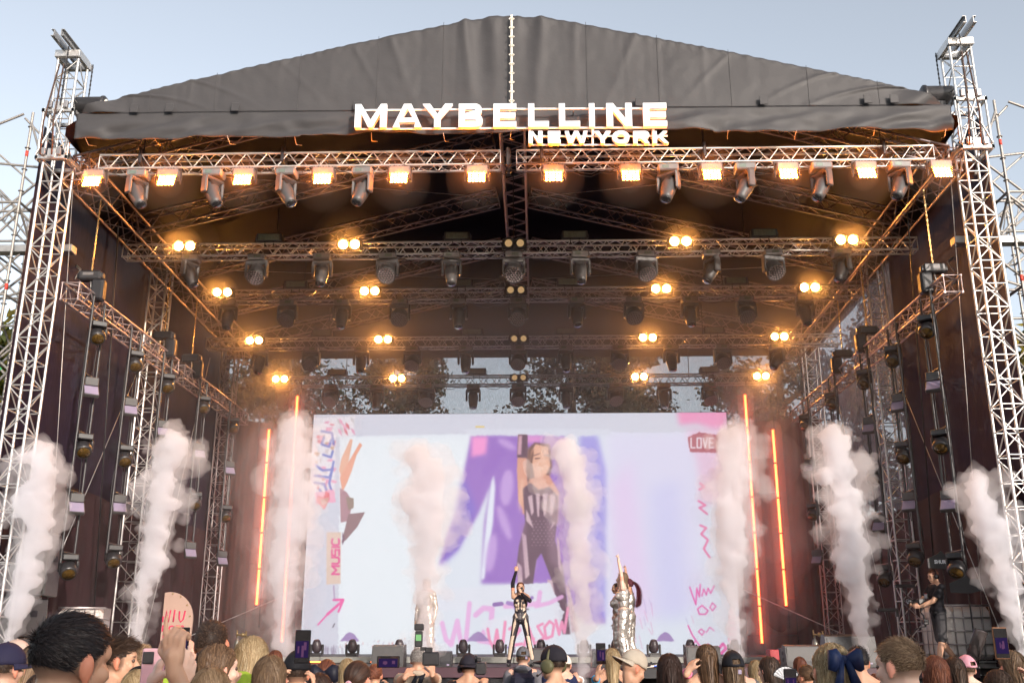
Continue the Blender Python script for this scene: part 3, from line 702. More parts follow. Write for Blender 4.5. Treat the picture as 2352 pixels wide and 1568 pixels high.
# ================================================================== BIG SCREEN
SW0, SW1, SZ0, SZ1, SCY = -6.55, 6.57, 1.36, 8.66, 31.0
def screen_image():
    W, H = 1312, 730
    img = np.zeros((H, W, 3), np.float32)
    yy, xx = np.mgrid[0:H, 0:W].astype(np.float32)
    def sp(u, v):
        p = at(u, v, SCY)
        return ((p.x - SW0) / (SW1 - SW0) * W, (p.z - SZ0) / (SZ1 - SZ0) * H)
    def blur(a, r):
        r = int(r)
        if r < 1: return a
        for _ in range(2):
            for ax in (0, 1):
                c = np.cumsum(np.pad(a, [(r + 1, r) if k == ax else (0, 0) for k in (0, 1)], mode='edge'), axis=ax, dtype=np.float64)
                a = ((np.take(c, range(2 * r + 1, c.shape[ax]), ax) - np.take(c, range(0, c.shape[ax] - 2 * r - 1), ax)) / (2 * r + 1)).astype(np.float32)
        return a
    def mask(pts, rough=0.0, seed=0):
        p = [sp(u, v) for u, v in pts]
        if rough:
            rg = random.Random(seed); q = []
            for (a, b), (c, d) in zip(p, p[1:] + p[:1]):
                n = max(1, int(math.hypot(c - a, d - b) / 5))
                for i in range(n):
                    q.append((a + (c - a) * i / n + rg.uniform(-rough, rough), b + (d - b) * i / n + rg.uniform(-rough, rough)))
            p = q
        m = np.zeros((H, W), bool)
        x0 = max(0, int(min(a for a, _ in p)) - 1); x1 = min(W, int(max(a for a, _ in p)) + 2)
        y0 = max(0, int(min(b for _, b in p)) - 1); y1 = min(H, int(max(b for _, b in p)) + 2)
        if x1 <= x0 or y1 <= y0: return m.astype(np.float32)
        X = xx[y0:y1, x0:x1]; Y = yy[y0:y1, x0:x1]; s = np.zeros(X.shape, bool)
        for (a, b), (c, d) in zip(p, p[1:] + p[:1]):
            if b == d: continue
            s ^= ((b > Y) != (d > Y)) & (X < (c - a) * (Y - b) / (d - b) + a)
        m[y0:y1, x0:x1] = s
        return m.astype(np.float32)
    def fill(m, col, al=1.0):
        k = (m * al)[..., None]; img[:] = img * (1 - k) + np.array(col, np.float32) * k
    def poly(pts, col, al=1.0, b=0, rough=0.0, seed=0): fill(blur(mask(pts, rough, seed), b) if b else mask(pts, rough, seed), col, al)
    def stroke(pts, w, col, al=1.0, b=0, w2=None):
        p = [sp(u, v) for u, v in pts]; m = np.zeros((H, W), np.float32); n = len(p) - 1
        for i in range(n):
            (a, bb), (c, d) = p[i], p[i + 1]
            ww = w if w2 is None else w + (w2 - w) * i / max(1, n - 1)
            x0, x1 = int(max(0, min(a, c) - ww - 2)), int(min(W, max(a, c) + ww + 3)); y0, y1 = int(max(0, min(bb, d) - ww - 2)), int(min(H, max(bb, d) + ww + 3))
            if x1 <= x0 or y1 <= y0: continue
            X = xx[y0:y1, x0:x1]; Y = yy[y0:y1, x0:x1]; L = (c - a) ** 2 + (d - bb) ** 2 + 1e-6
            t = np.clip(((X - a) * (c - a) + (Y - bb) * (d - bb)) / L, 0, 1)
            ds = np.hypot(X - a - t * (c - a), Y - bb - t * (d - bb))
            m[y0:y1, x0:x1] = np.maximum(m[y0:y1, x0:x1], np.clip(ww - ds + .5, 0, 1))
        fill(blur(m, b) if b else m, col, al)
    def ellip(u, v, ru, rv, col, al=1.0, b=0, ang=0):
        pts = []
        for k in range(24):
            a = 2 * math.pi * k / 24; x = ru * math.cos(a); y = rv * math.sin(a); c, s = math.cos(ang), math.sin(ang)
            pts.append((u + x * c - y * s, v + x * s + y * c))
        poly(pts, col, al, b)
    rg = random.Random(3)
    img[:] = (0.885, 0.91, 0.955)
    poly([(775, 1000), (1090, 1000), (1020, 1300), (1000, 1500), (770, 1500)], (0.93, 0.955, 0.98), 1, 14)
    poly([(1390, 990), (1600, 990), (1620, 1400), (1400, 1420)], (0.885, 0.875, 0.965), 1, 20)
    poly([(1400, 1120), (1450, 1050), (1500, 1420), (1420, 1440)], (0.93, 0.80, 0.95), .55, 22)
    poly([(1490, 1120), (1560, 1100), (1580, 1420), (1510, 1430)], (0.80, 0.80, 0.97), .5, 22)
    poly([(720, 950), (1668, 945), (1668, 988), (1500, 994), (1300, 990), (1000, 998), (780, 1002), (776, 1500), (694, 1500)], (0.84, 0.845, 0.90), 1, 0, 2.5, 4)
    # blurred purple backdrop of the camera picture
    poly([(1082, 1000), (1296, 1000), (1310, 1080), (1390, 1430), (1345, 1430), (1260, 1340), (1105, 1340), (1112, 1200), (1128, 1110), (1098, 1180), (1050, 1262), (1008, 1300), (1026, 1230), (1058, 1160), (1066, 1080)], (0.62, 0.45, 0.79), 1, 5)
    poly([(1064, 1090), (1094, 1170), (1052, 1262), (1015, 1300), (1040, 1200)], (0.52, 0.45, 0.83), .8, 9)
    poly([(1330, 1000), (1372, 1000), (1392, 1080), (1390, 1420), (1360, 1430)], (0.60, 0.55, 0.90), .75, 8)
    poly([(1083, 1002), (1120, 1002), (1116, 1042), (1082, 1050)], (0.98, 0.62, 0.85), 1, 6)
    poly([(1196, 1000), (1250, 1000), (1240, 1016), (1200, 1018)], (0.93, 0.62, 0.85), .9, 6)
    poly([(1128, 1106), (1134, 1090), (1137, 1120), (1132, 1200), (1112, 1330), (1104, 1330), (1118, 1180)], (0.91, 0.93, 0.98), 1, 3)
    for (u, v, a, b2, an) in ((1164, 1020, 24, 8, .5), (1164, 1120, 15, 42, .1), (1158, 1200, 10, 42, -.35), (1128, 1270, 12, 45, .15), (1215, 1290, 16, 30, 0)):
        ellip(u, v, a, b2, (0.80, 0.66, 0.90), .85, 5, an)
    poly([(1060, 985), (1400, 985), (1400, 999), (1300, 1002), (1230, 998), (1190, 1001), (1130, 998), (1082, 1001)], (0.865, 0.875, 0.93), 1, 0, 3.0, 9)
    # the performer's live picture
    sk, sk2, br, du, ro = (0.88, 0.63, 0.54), (0.93, 0.71, 0.61), (0.50, 0.37, 0.36), (0.41, 0.30, 0.37), (0.80, 0.62, 0.68)
    poly([(1190, 998), (1208, 998), (1212, 1080), (1206, 1180), (1190, 1150), (1187, 1080)], sk, 1, 1)
    poly([(1190, 998), (1211, 998), (1213, 1052), (1187, 1050)], du, 1, 1); poly([(1191, 1000), (1199, 1000), (1197, 1044), (1188, 1044)], ro, 1, 1)
    poly([(1212, 1030), (1228, 1016), (1262, 1020), (1268, 1070), (1258, 1110), (1216, 1120), (1208, 1080)], br, 1, 2)
    poly([(1218, 1040), (1230, 1020), (1258, 1026), (1264, 1070), (1250, 1098), (1228, 1100)], sk2, 1, 1)
    stroke([(1226, 1046), (1240, 1041)], 1.6, br); stroke([(1229, 1053), (1240, 1052)], 1.5, (0.3, 0.18, 0.18)); stroke([(1250, 1045), (1260, 1046)], 1.5, br)
    poly([(1212, 1100), (1260, 1090), (1284, 1130), (1280, 1200), (1200, 1180), (1198, 1130)], sk, 1, 2)
    suit = [(1200, 1122), (1218, 1108), (1236, 1124), (1262, 1118), (1282, 1140), (1280, 1190), (1274, 1240), (1292, 1300), (1296, 1330), (1310, 1456), (1292, 1456), (1266, 1330), (1243, 1270), (1232, 1285), (1214, 1400), (1196, 1400), (1186, 1300), (1192, 1252), (1206, 1200)]
    poly(suit, du, 1, 1)
    for pl in ([(1212, 1140), (1222, 1136), (1226, 1176), (1220, 1184)], [(1230, 1132), (1240, 1134), (1238, 1186), (1234, 1186)], [(1246, 1134), (1258, 1132), (1254, 1180), (1248, 1186)], [(1264, 1134), (1276, 1140), (1268, 1184), (1262, 1182)],
               [(1208, 1170), (1214, 1180), (1226, 1214), (1208, 1196)], [(1270, 1196), (1276, 1200), (1262, 1218)], [(1198, 1222), (1208, 1230), (1216, 1320), (1206, 1330)], [(1278, 1230), (1284, 1240), (1290, 1320), (1282, 1300)],
               [(1188, 1290), (1198, 1300), (1204, 1390), (1190, 1390)], [(1256, 1330), (1268, 1332), (1290, 1440), (1280, 1440)], [(1298, 1340), (1308, 1350), (1330, 1450), (1312, 1452)]):
        poly(pl, (0.82, 0.70, 0.74), 1, 1)
    for j in range(9):
        for i in range(6): ellip(1222 + i * 9 + (j % 2) * 4, 1196 + j * 7, 1.5, 1.2, (0.75, 0.64, 0.70), .8)
    # soft light and shade on the live picture
    poly([(1196, 1100), (1204, 1100), (1196, 1180), (1190, 1160)], (0.97, .80, .70), .6, 4); poly([(1238, 1030), (1256, 1030), (1258, 1080), (1240, 1090)], (0.97, .78, .68), .5, 5)
    for k2 in range(26): stroke([(1214 + k2 * .5, 1030 + (k2 % 5) * 4), (1210 + k2 * .25, 1075 + (k2 % 7) * 6)], .7, rg.choice([(.62, .44, .36), (.34, .22, .22), (.52, .36, .32)]), .7)
    poly([(1250, 1120), (1290, 1130), (1300, 1320), (1262, 1290)], (.80, .66, .74), .30, 8); poly([(1196, 1200), (1210, 1200), (1204, 1330), (1190, 1320)], (.66, .50, .62), .35, 5)
    # torn white paper and brush lettering at the bottom
    poly([(1010, 1352), (1262, 1338), (1290, 1400), (1240, 1396), (1130, 1400), (1000, 1402)], (0.90, 0.91, 0.955), .96, 0, 2, 12)
    pk, pk2 = (0.93, 0.70, 0.90), (0.96, 0.58, 0.74)
    for pts, w in (([(1015, 1430), (1024, 1468), (1036, 1480), (1050, 1425), (1058, 1475), (1070, 1470), (1078, 1385)], 7), ([(1092, 1412), (1110, 1396), (1130, 1398), (1128, 1425), (1100, 1470), (1140, 1476)], 8), ([(1160, 1392), (1200, 1390), (1236, 1385), (1240, 1360)], 7), ([(1230, 1392), (1262, 1384), (1290, 1370)], 6)):
        stroke(pts, w, pk, .9, 1)
    stroke([(1135, 1388), (1152, 1386)], 6, (0.58, 0.44, 0.70)); stroke([(1166, 1384), (1182, 1388), (1186, 1400)], 6, (0.66, 0.52, 0.78)); stroke([(1212, 1380), (1222, 1372)], 5, (0.62, 0.48, 0.75))
    poly([(1102, 1428), (1180, 1410), (1284, 1396), (1296, 1404), (1270, 1490), (1140, 1496), (1118, 1460)], (0.905, 0.915, 0.96), .9, 0, 1.6, 15)
    for pts, w in (([(1120, 1444), (1124, 1470), (1134, 1488), (1141, 1446), (1146, 1484), (1155, 1476), (1160, 1428)], 4.5), ([(1170, 1444), (1184, 1434), (1194, 1446), (1176, 1470), (1172, 1482), (1198, 1478)], 4.5), ([(1204, 1482), (1214, 1440), (1228, 1480)], 4.2), ([(1208, 1464), (1226, 1466)], 3.6),
                   ([(1246, 1432), (1234, 1438), (1242, 1452), (1250, 1464), (1234, 1474)], 4), ([(1262, 1426), (1250, 1440), (1254, 1466), (1268, 1460), (1272, 1434), (1262, 1426)], 4), ([(1276, 1424), (1284, 1456), (1290, 1428), (1296, 1452), (1304, 1396)], 4.4)):
        stroke(pts, w, pk2, .95)
    stroke([(1162, 1486), (1166, 1486)], 2.5, (0.6, .5, .75))
    gd = (0.48, 0.40, 0.50)
    L5 = {'S': [[(6, 0), (0, 0), (0, 5), (6, 5), (6, 11), (0, 11)]], 'T': [[(0, 0), (7, 0)], [(3.5, 0), (3.5, 11)]], 'O': [[(0, 0), (6, 0), (6, 11), (0, 11), (0, 0)]], 'R': [[(0, 11), (0, 0), (6, 0), (6, 5), (0, 5), (6, 11)]], 'E': [[(6, 0), (0, 0), (0, 11), (6, 11)], [(0, 5.5), (5, 5.5)]],
          'L': [[(0, 0), (0, 11), (6, 11)]], 'V': [[(0, 0), (3, 11), (6, 0)]], 'M': [[(0, 11), (0, 0), (3.5, 7), (7, 0), (7, 11)]], 'U': [[(0, 0), (0, 9), (1.5, 11), (4.5, 11), (6, 9), (6, 0)]], 'I': [[(1, 0), (1, 11)]], 'C': [[(6, 1), (4.5, 0), (1.5, 0), (0, 2), (0, 9), (1.5, 11), (4.5, 11), (6, 10)]],
          'K': [[(0, 0), (0, 11)], [(6, 0), (0, 6), (6, 11)]], 'N': [[(0, 11), (0, 0), (6, 11), (6, 0)]], 'A': [[(0, 11), (3, 0), (6, 11)], [(1, 7), (5, 7)]], 'W': [[(0, 0), (2, 11), (3.5, 4), (5, 11), (7, 0)]]}
    for i, ch in enumerate('STORE'):
        for ln in L5[ch]: stroke([(1176 + i * 18 + x, 1487 + y * .9) for x, y in ln], 1.7, gd)
    # left collage
    bl, pi, rd = (0.45, 0.52, 0.83), (0.95, 0.62, 0.76), (0.90, 0.42, 0.50)
    poly([(722, 960), (815, 955), (812, 1000), (770, 1004), (768, 1130), (716, 1145)], (0.93, 0.92, 0.95), 1, 0, 2, 21)
    for i in range(34):
        u = rg.uniform(722, 764); v = rg.uniform(966, 1120); w = rg.uniform(4, 14); h = rg.uniform(4, 14)
        poly([(u, v), (u + w, v + rg.uniform(-4, 4)), (u + w * .6, v + h), (u - 2, v + h * .7)], rg.choice([pi, pi, rd, (0.85, .80, .82), (0.83, .66, .55)]), .85)
    for i in range(10):
        u = rg.uniform(768, 812); v = rg.uniform(956, 990); poly([(u, v), (u + 8, v + 6), (u + 10, v + 18), (u + 2, v + 10)], rg.choice([pi, rd, (.8, .78, .8)]), .85)
    for pts in ([(738, 990), (762, 994), (766, 1020)], [(744, 1004), (738, 1020), (756, 1026), (760, 1010)], [(742, 1044), (760, 1050), (764, 1036)], [(722, 1066), (740, 1080), (764, 1078), (756, 1096), (722, 1092)], [(722, 1108), (744, 1112), (752, 1132)], [(766, 1060), (756, 1110), (762, 1130)], [(728, 1132), (742, 1140), (734, 1124)]): stroke(pts, 3.6, bl, .95)
    poly([(722, 1132), (768, 1122), (770, 1152), (726, 1160)], (0.96, 0.70, 0.80), 1, 0, 2, 5)
    poly([(744, 1170), (726, 1150), (730, 1138), (742, 1142), (748, 1128), (756, 1132), (757, 1146)], (0.92, 0.45, 0.50)); poly([(736, 1146), (756, 1142), (752, 1156), (738, 1160)], (0.86, .66, .62))
    # dancer cut-out
    poly([(804, 1008), (810, 1010), (800, 1060), (794, 1090), (784, 1096), (778, 1080), (784, 1052)], sk2); poly([(826, 1016), (832, 1022), (818, 1046), (808, 1080), (796, 1110), (786, 1130), (780, 1096)], (0.94, .66, .56))
    poly([(780, 1120), (796, 1130), (806, 1146), (806, 1170), (800, 1196), (782, 1200)], (0.72, .56, .60)); poly([(794, 1140), (812, 1144), (812, 1166), (800, 1172)], (.62, .54, .50)); poly([(800, 1180), (838, 1176), (820, 1210), (794, 1240), (784, 1246)], (.60, .48, .50)); poly([(786, 1220), (792, 1238), (786, 1252)], (.5, .38, .46))
    # MUSIC label
    poly([(750, 1222), (783, 1222), (782, 1340), (749, 1342)], (0.90, .80, .74)); mg = (0.92, 0.33, 0.60)
    yb = 1318
    for ch in 'MUSIC':
        wd = {'M': 22, 'I': 5, 'U': 17, 'S': 15, 'C': 16}[ch]; lw = {'M': 7, 'I': 2}.get(ch, 6)
        for ln in L5[ch]: stroke([(762 + y * 1.5, yb - x / lw * wd * .84) for x, y in ln], 2.6, mg)
        yb -= wd + 2
    # arrow
    stroke([(730, 1434), (752, 1410), (786, 1380)], 2.4, (0.96, .40, .68), w2=4.0); stroke([(766, 1377), (788, 1377)], 3.6, (0.96, .40, .68)); stroke([(788, 1378), (777, 1404)], 3.2, (0.96, .40, .68), w2=2)
    stroke([(766, 1345), (768, 1376)], 2, (.72, .62, .75)); stroke([(764, 1440), (768, 1432)], 1.6, (.4, .35, .4))
    # bottom debris: torn paper with scalloped purple arcs
    for u, w in ((803, 22), (1098, 26), (1528, 22), (985, 16)):
        pts = [(u - w + 2 * w * k / 12, 1472 - (14 + w * .3) * math.sin(math.pi * k / 12)) for k in range(13)]
        poly(pts, (0.62, .50, .72), .9, 0, 1, u)
    for i in range(60):
        u = rg.uniform(775, 940); v = rg.gauss(1477, 5); stroke([(u, v), (u + rg.uniform(-3, 3), v + rg.uniform(2, 6))], .8, rg.choice([(.7, .66, .74), (.9, .6, .6), (.8, .78, .84)]))
    for i in range(26):
        u = rg.uniform(745, 790); stroke([(u, rg.uniform(1480, 1490)), (u + rg.uniform(-4, 4), 1508)], .8, (.62, .58, .66))
    poly([(880, 1494), (900, 1490), (918, 1470), (925, 1474), (905, 1500), (890, 1510)], (.93, .66, .56), .9)
    # right side: red brush, LOVE, scribbles and rows of small letters
    poly([(1556, 948), (1668, 945), (1668, 982), (1640, 985), (1600, 972), (1560, 976)], (0.96, .58, .76), .85, 8)
    poly([(1575, 985), (1668, 980), (1668, 1150), (1610, 1160), (1600, 1060)], (0.94, .72, .84), .6, 12)
    poly([(1580, 1004), (1606, 992), (1650, 1000), (1648, 1040), (1584, 1038)], (0.72, .42, .46), .95, 0, 1.5, 31)
    for i, ch in enumerate('LOVE'):
        for ln in L5[ch]: stroke([(1587 + i * 14 + x * 1.5, 1006 + y * 2) for x, y in ln], 2.2, (.95, .90, .94))
    for pts in ([(1608, 1110), (1618, 1118), (1606, 1124)], [(1604, 1150), (1620, 1160), (1606, 1166), (1624, 1180)], [(1608, 1206), (1622, 1212), (1610, 1226), (1626, 1240), (1616, 1260), (1630, 1280)]): stroke(pts, 3, (0.95, .45, .66), .9)
    hp = (0.93, 0.35, 0.68)
    for pts, w in (([(1584, 1348), (1590, 1366), (1598, 1388), (1600, 1350), (1606, 1370), (1608, 1342)], 2), ([(1612, 1368), (1616, 1352), (1622, 1366), (1626, 1350), (1632, 1362), (1640, 1345)], 1.8), ([(1612, 1390), (1602, 1398), (1606, 1410), (1620, 1410), (1626, 1402), (1612, 1390)], 2), ([(1630, 1395), (1636, 1384), (1644, 1392), (1636, 1402), (1630, 1394)], 1.6),
                   ([(1580, 1436), (1590, 1458), (1598, 1470), (1582, 1492)], 2), ([(1598, 1470), (1612, 1490)], 2), ([(1604, 1450), (1610, 1444), (1618, 1450), (1612, 1458), (1604, 1450)], 1.6), ([(1622, 1452), (1630, 1440), (1640, 1448)], 1.3), ([(1626, 1478), (1634, 1492)], 2), ([(1650, 1490), (1660, 1478), (1668, 1488), (1656, 1500)], 4)):
        stroke(pts, w, hp)
    rows = ['O', 'KE', 'NA', 'KNI', 'SU', 'EWA', 'EKA', 'IZA']
    for i, s in enumerate(rows):
        for j, ch in enumerate(s):
            if ch == 'Z': lns = [[(0, 0), (6, 0), (0, 11), (6, 11)]]
            else: lns = L5[ch]
            for ln in lns: stroke([(1680 + j * 8 - len(s) * 2.5 + x * .7, 1400 + i * 13 + y * .65) for x, y in ln], 0.9, (0.93, .45, .66), .9)
    for i in range(16):
        u = rg.uniform(1440, 1600); v = rg.uniform(1370, 1490); stroke([(u, v), (u + rg.uniform(3, 9), v + rg.uniform(12, 34))], .7, rg.choice([(.66, .60, .80), (.9, .55, .72)]), .8)
    stroke([(1093, 980), (1111, 980)], 2.2, (0.93, .80, .40))
    for i in range(50):
        u = rg.uniform(722, 1650); v = rg.uniform(955, 990); stroke([(u, v), (u + rg.uniform(-2, 2), v + rg.uniform(3, 12))], .5, (.78, .76, .80), .5)
    img[:] = img * .96 + .04 * np.array((.93, .92, .97), np.float32)
    for ch_ in range(3): img[..., ch_] = blur(np.ascontiguousarray(img[..., ch_]), 1)
    # LED rows and grain
    img[:] *= (1 - 0.035 * (np.arange(H) % 4 < 1))[:, None, None]
    img[:] += np.random.RandomState(1).normal(0, .012, (H, W, 1)).astype(np.float32)
    out = np.ones((H, W, 4), np.float32); out[..., :3] = np.clip(img, 0, 1)
    im = bpy.data.images.new('screen_picture', W, H); im.pixels.foreach_set(out.ravel()); im.update(); im.pack()
    return im
m_scr = bpy.data.materials.new('led_screen_face'); m_scr.use_nodes = True
nt = m_scr.node_tree; nt.nodes.clear()
ti = nt.nodes.new('ShaderNodeTexImage'); ti.image = screen_image(); ti.interpolation = 'Linear'; ti.extension = 'EXTEND'
em = nt.nodes.new('ShaderNodeEmission'); em.inputs[1].default_value = 0.47
gm = nt.nodes.new('ShaderNodeBsdfGlossy'); gm.inputs['Roughness'].default_value = 0.6; gm.inputs[0].default_value = (.02, .02, .02, 1)
ad = nt.nodes.new('ShaderNodeAddShader'); om = nt.nodes.new('ShaderNodeOutputMaterial')
nt.links.new(ti.outputs[0], em.inputs[0]); nt.links.new(em.outputs[0], ad.inputs[0]); nt.links.new(gm.outputs[0], ad.inputs[1]); nt.links.new(ad.outputs[0], om.inputs[0])
scr = thing('video_screen', 'huge lit video wall showing the singer on white with pink paint marks', 'video screen', (0, SCY, 1.36))
MB().box(((SW0 + SW1) / 2, SCY + 0.08, (SZ0 + SZ1) / 2), (SW1 - SW0 + .04, 0.14, SZ1 - SZ0 + .03), b=0.01).build('cabinet', M_BLK, scr, True)
face = MB().quad((SW0, SCY, SZ0), (SW1, SCY, SZ0), (SW1, SCY, SZ1), (SW0, SCY, SZ1)).build('picture', m_scr, scr, True)
uvl = face.data.uv_layers.new(name='UVMap')
for l, uv in zip(uvl.data, ((0, 0), (1, 0), (1, 1), (0, 1))): l.uv = uv
for x in (-6.0, -3, 0, 3, 6.0): rod('support_leg', (x, SCY + .3, 1.26), (x, SCY + .3, 8.6), 0.03, M_BLK, scr)

# ================================================================== LAMPS UNDER THE ROOF
def clamp_hooks(mb, z): 
    for sx in (-1, 1): mb.sweep([(sx * .1, 0, z - .06), (sx * .1, 0, z), (sx * .1, .03, z + .05), (sx * .1, .0, z + .085), (sx * .1, -.03, z + .05)], .012, 5)
# flood
def make_flood():
    t = empty('flood_light')
    h = MB().box((0, .07, -.10), (.42, .26, .17), b=.02)
    for k in range(7): h.box((-.18 + .06 * k, .07, -.012), (.012, .24, .02))
    h.build('housing', M_GREYH, t)
    y = MB()
    for s in (-1, 1): y.box((s * .235, .05, -.16), (.02, .06, .30), b=.005)
    y.box((0, .05, .0), (.48, .06, .02)); clamp_hooks(y, .02); y.build('yoke', M_BLKG, t)
    M = Matrix.Rotation(R_(-18), 3, 'X')
    p = MB().box(M @ Vector((0, -.02, 0)) + Vector((0, -.02, -.30)), (.37, .05, .27), M, b=.012).build('lamp_panel', M_BLKG, t)
    l = MB()
    for j in range(4):
        for i in range(5):
            l.lathe([(.0, 0), (.023, 0), (.021, .010), (.010, .016), (0, .017)], 8, M @ Matrix.Rotation(R_(90), 3, 'X'), Vector((0, -.02, -.30)) + M @ Vector((-.136 + .068 * i, -.047, -.096 + .064 * j)))
    l.build('lens_array', E_FLOOD, p)
    return t
flo = make_flood()
fl_u = [220, 390, 563, 745, 919, 1096, 1271, 1446, 1631, 1805, 1983, 2155]
for i, u in enumerate(fl_u):
    o = flo if i == 0 else copy_tree(flo)
    p = at(u, 388 - 26 * (i / 11), 17.8)
    o.location = (p.x, 17.76, 10.70)
    tag(o, f'glowing orange floodlight, {ORD[i]} of twelve from the left on the front truss', 'floodlight', 'floodlights on the front truss')
# moving heads
def make_spot():
    t = empty('moving_head')
    b = MB().box((0, 0, -.075), (.40, .30, .15), b=.025); clamp_hooks(b, .02); b.build('base', M_GREYH, t)
    MB().box((-.06, -.153, -.075), (.13, .006, .07)).build('display', M_STROBEG, t)
    y = MB().box((0, 0, -.20), (.46, .17, .09), b=.03)
    for s in (-1, 1): y.box((s * .205, 0, -.37), (.065, .16, .34), b=.025)
    y.build('yoke', M_GREYP, t)
    h = MB().lathe([(0, .26), (.09, .26), (.135, .22), (.155, .10), (.155, 0), (.145, -.12), (.125, -.26), (.115, -.34), (.10, -.345)], 18)
    for k in range(5): h.box((0, -.10, .20 - .03 * k), (.2, .12, .008))
    h = h.build('head', M_GREYP, t); h.location = (0, 0, -.46)
    l = MB().lathe([(0, 0), (.098, 0), (.085, -.012), (0, -.02)], 16).build('lens', M_GLASS, h); l.location = (0, 0, -.343)
    return t
def make_wash():
    t = empty('wash_light')
    b = MB().box((0, 0, -.07), (.38, .28, .14), b=.02); clamp_hooks(b, .02); b.build('base', M_GREYH, t)
    MB().box((0.03, -.143, -.07), (.15, .006, .06)).build('display', M_STROBEG, t)
    y = MB().box((0, 0, -.19), (.50, .16, .12), b=.025)
    for s in (-1, 1): y.box((s * .225, 0, -.36), (.055, .15, .32), b=.02)
    y.build('yoke', M_GREYP, t)
    h = MB().lathe([(0, .20), (.13, .19), (.185, .13), (.20, .02), (.205, -.10), (.21, -.14), (.20, -.15), (.19, -.14)], 20).build('head', M_GREYP, t); h.location = (0, 0, -.44)
    l = MB().lathe([(0, -.13), (.195, -.13), (.195, -.138), (0, -.138)], 18)
    for ring, (n, r) in enumerate(((1, 0), (6, .058), (12, .112), (18, .166))):
        for k in range(n):
            a = 2 * math.pi * k / max(1, n); l.lathe([(0, 0), (.022, 0), (.02, -.015), (0, -.02)], 6, None, (r * math.cos(a), r * math.sin(a), -.139))
    l.build('lens_array', mat('led_lens_plastic', (.22, .17, .17), .2, .1, .3, 80, spec=.8), h)
    return t
SPOT = make_spot(); WASH = make_wash(); _first = {'s': True, 'w': True}
def place_head(kind, x, y, z, pan, tilt, label, group, s=1.0):
    src = SPOT if kind == 's' else WASH
    if _first[kind]: o = src; _first[kind] = False
    else: o = copy_tree(src)
    o.location = (x, y, z); o.scale = (s, s, s); o.rotation_euler = (0, 0, random.uniform(-.06, .06))
    for c in o.children:
        n = c.name.split('.')[0]
        if n == 'yoke': c.rotation_euler = (0, 0, pan)
        if n == 'head':
            c.rotation_mode = 'XYZ'; c.rotation_euler = (tilt, 0, pan)
    tag(o, label, 'stage light', group)
for i, u in enumerate([317, 490, 658, 833, 1535, 1712, 1887, 2067]):
    p = at(u, 415, 17.8)
    sgn = 1 if i < 4 else -1
    pan = sgn * R_([62, 60, 64, -30, 35, 66, 62, 58][i])
    place_head('s', p.x, 17.8, 10.66, pan, R_(-26 if i in (3, 4) else -30) * 1, f'grey moving head spotlight, {ORD[i % 4]} from the left on the {"left" if i < 4 else "right"} half of the front truss', 'moving heads on the front truss', 1.0)
ROWS = {2: dict(h=[(437, 's'), (590, 'w'), (740, 's'), (890, 'w'), (1037, 's'), (1180, 'w'), (1333, 's'), (1484, 'w'), (1635, 's'), (1777, 'w'), (1935, 's')], b=[434, 807, 1182, 1559, 1937], s=[620, 1050, 1320, 1755], z=10.29),
        3: dict(h=[(524, 's'), (660, 'w'), (785, 's'), (918, 'w'), (1053, 's'), (1190, 'w'), (1325, 's'), (1456, 'w'), (1585, 's'), (1715, 'w'), (1850, 's')], b=[518, 853, 1185, 1516, 1854], s=[680, 1060, 1305, 1690], z=10.18),
        4: dict(h=[(597, 's'), (715, 'w'), (830, 's'), (947, 'w'), (1070, 's'), (1190, 'w'), (1300, 's'), (1423, 'w'), (1542, 's'), (1660, 'w'), (1785, 's')], b=[590, 883, 1192, 1486, 1786], s=[740, 1085, 1300, 1640], z=9.88),
        5: dict(h=[(650, 's'), (760, 'w'), (866, 's'), (980, 'w'), (1087, 's'), (1190, 'w'), (1300, 's'), (1413, 'w'), (1525, 's'), (1630, 'w')], b=[648, 915, 1192, 1467, 1745], s=[775, 1095, 1298, 1630], z=9.48)}
wname = {2: 'second', 3: 'third', 4: 'fourth', 5: 'rearmost'}
def make_blinder():
    t = empty('blinder_light')
    T = Matrix.Rotation(R_(14), 3, 'X')
    MB().box((0, .06, 0), (.56, .16, .24), T, b=.015).build('housing', M_BLKG, t)
    y = MB().box((0, .06, -.14), (.10, .1, .06)); y.sweep([(-.29, .06, .02), (-.29, .06, -.16), (.29, .06, -.16), (.29, .06, .02)], .012, 5); y.build('bracket', M_BLK, t)
    for s in (-1, 1):
        rr = MB(); n = 18; M = T @ Matrix.Rotation(R_(90), 3, 'X'); cc = T @ Vector((s * .135, -.02, 0)); vs = []; fs = []
        for (r, z) in ((.128, -.02), (.128, .10), (.118, .10), (.095, .0)):
            for k in range(n): vs.append(cc + M @ Vector((r * math.cos(2 * math.pi * k / n), r * math.sin(2 * math.pi * k / n), z)))
        for q in range(3):
            for k in range(n): fs.append((q * n + k, q * n + (k + 1) % n, (q + 1) * n + (k + 1) % n, (q + 1) * n + k))
        rr.add(vs, fs, True); rr.build('reflector', M_BLKG, t)
        MB().lathe([(0, 0), (.085, 0), (.07, .018), (0, .026)], 14, M, T @ Vector((s * .135, -.022, 0))).build('lamp', E_BLIND, t)
    return t
def make_strobe():
    t = empty('strobe_bar')
    MB().box((0, .05, .10), (.60, .20, .20), b=.02).build('housing', M_BLKG, t)
    MB().box((0, -.056, .10), (.50, .012, .15), b=.004).build('glass', M_STROBEG, t)
    y = MB()
    for s in (-1, 1): y.box((s * .325, .05, .05), (.015, .06, .18))
    clamp_hooks(y, -.06); y.build('bracket', M_BLK, t)
    return t
BLI = make_blinder(); STR = make_strobe(); bl0 = sb0 = True
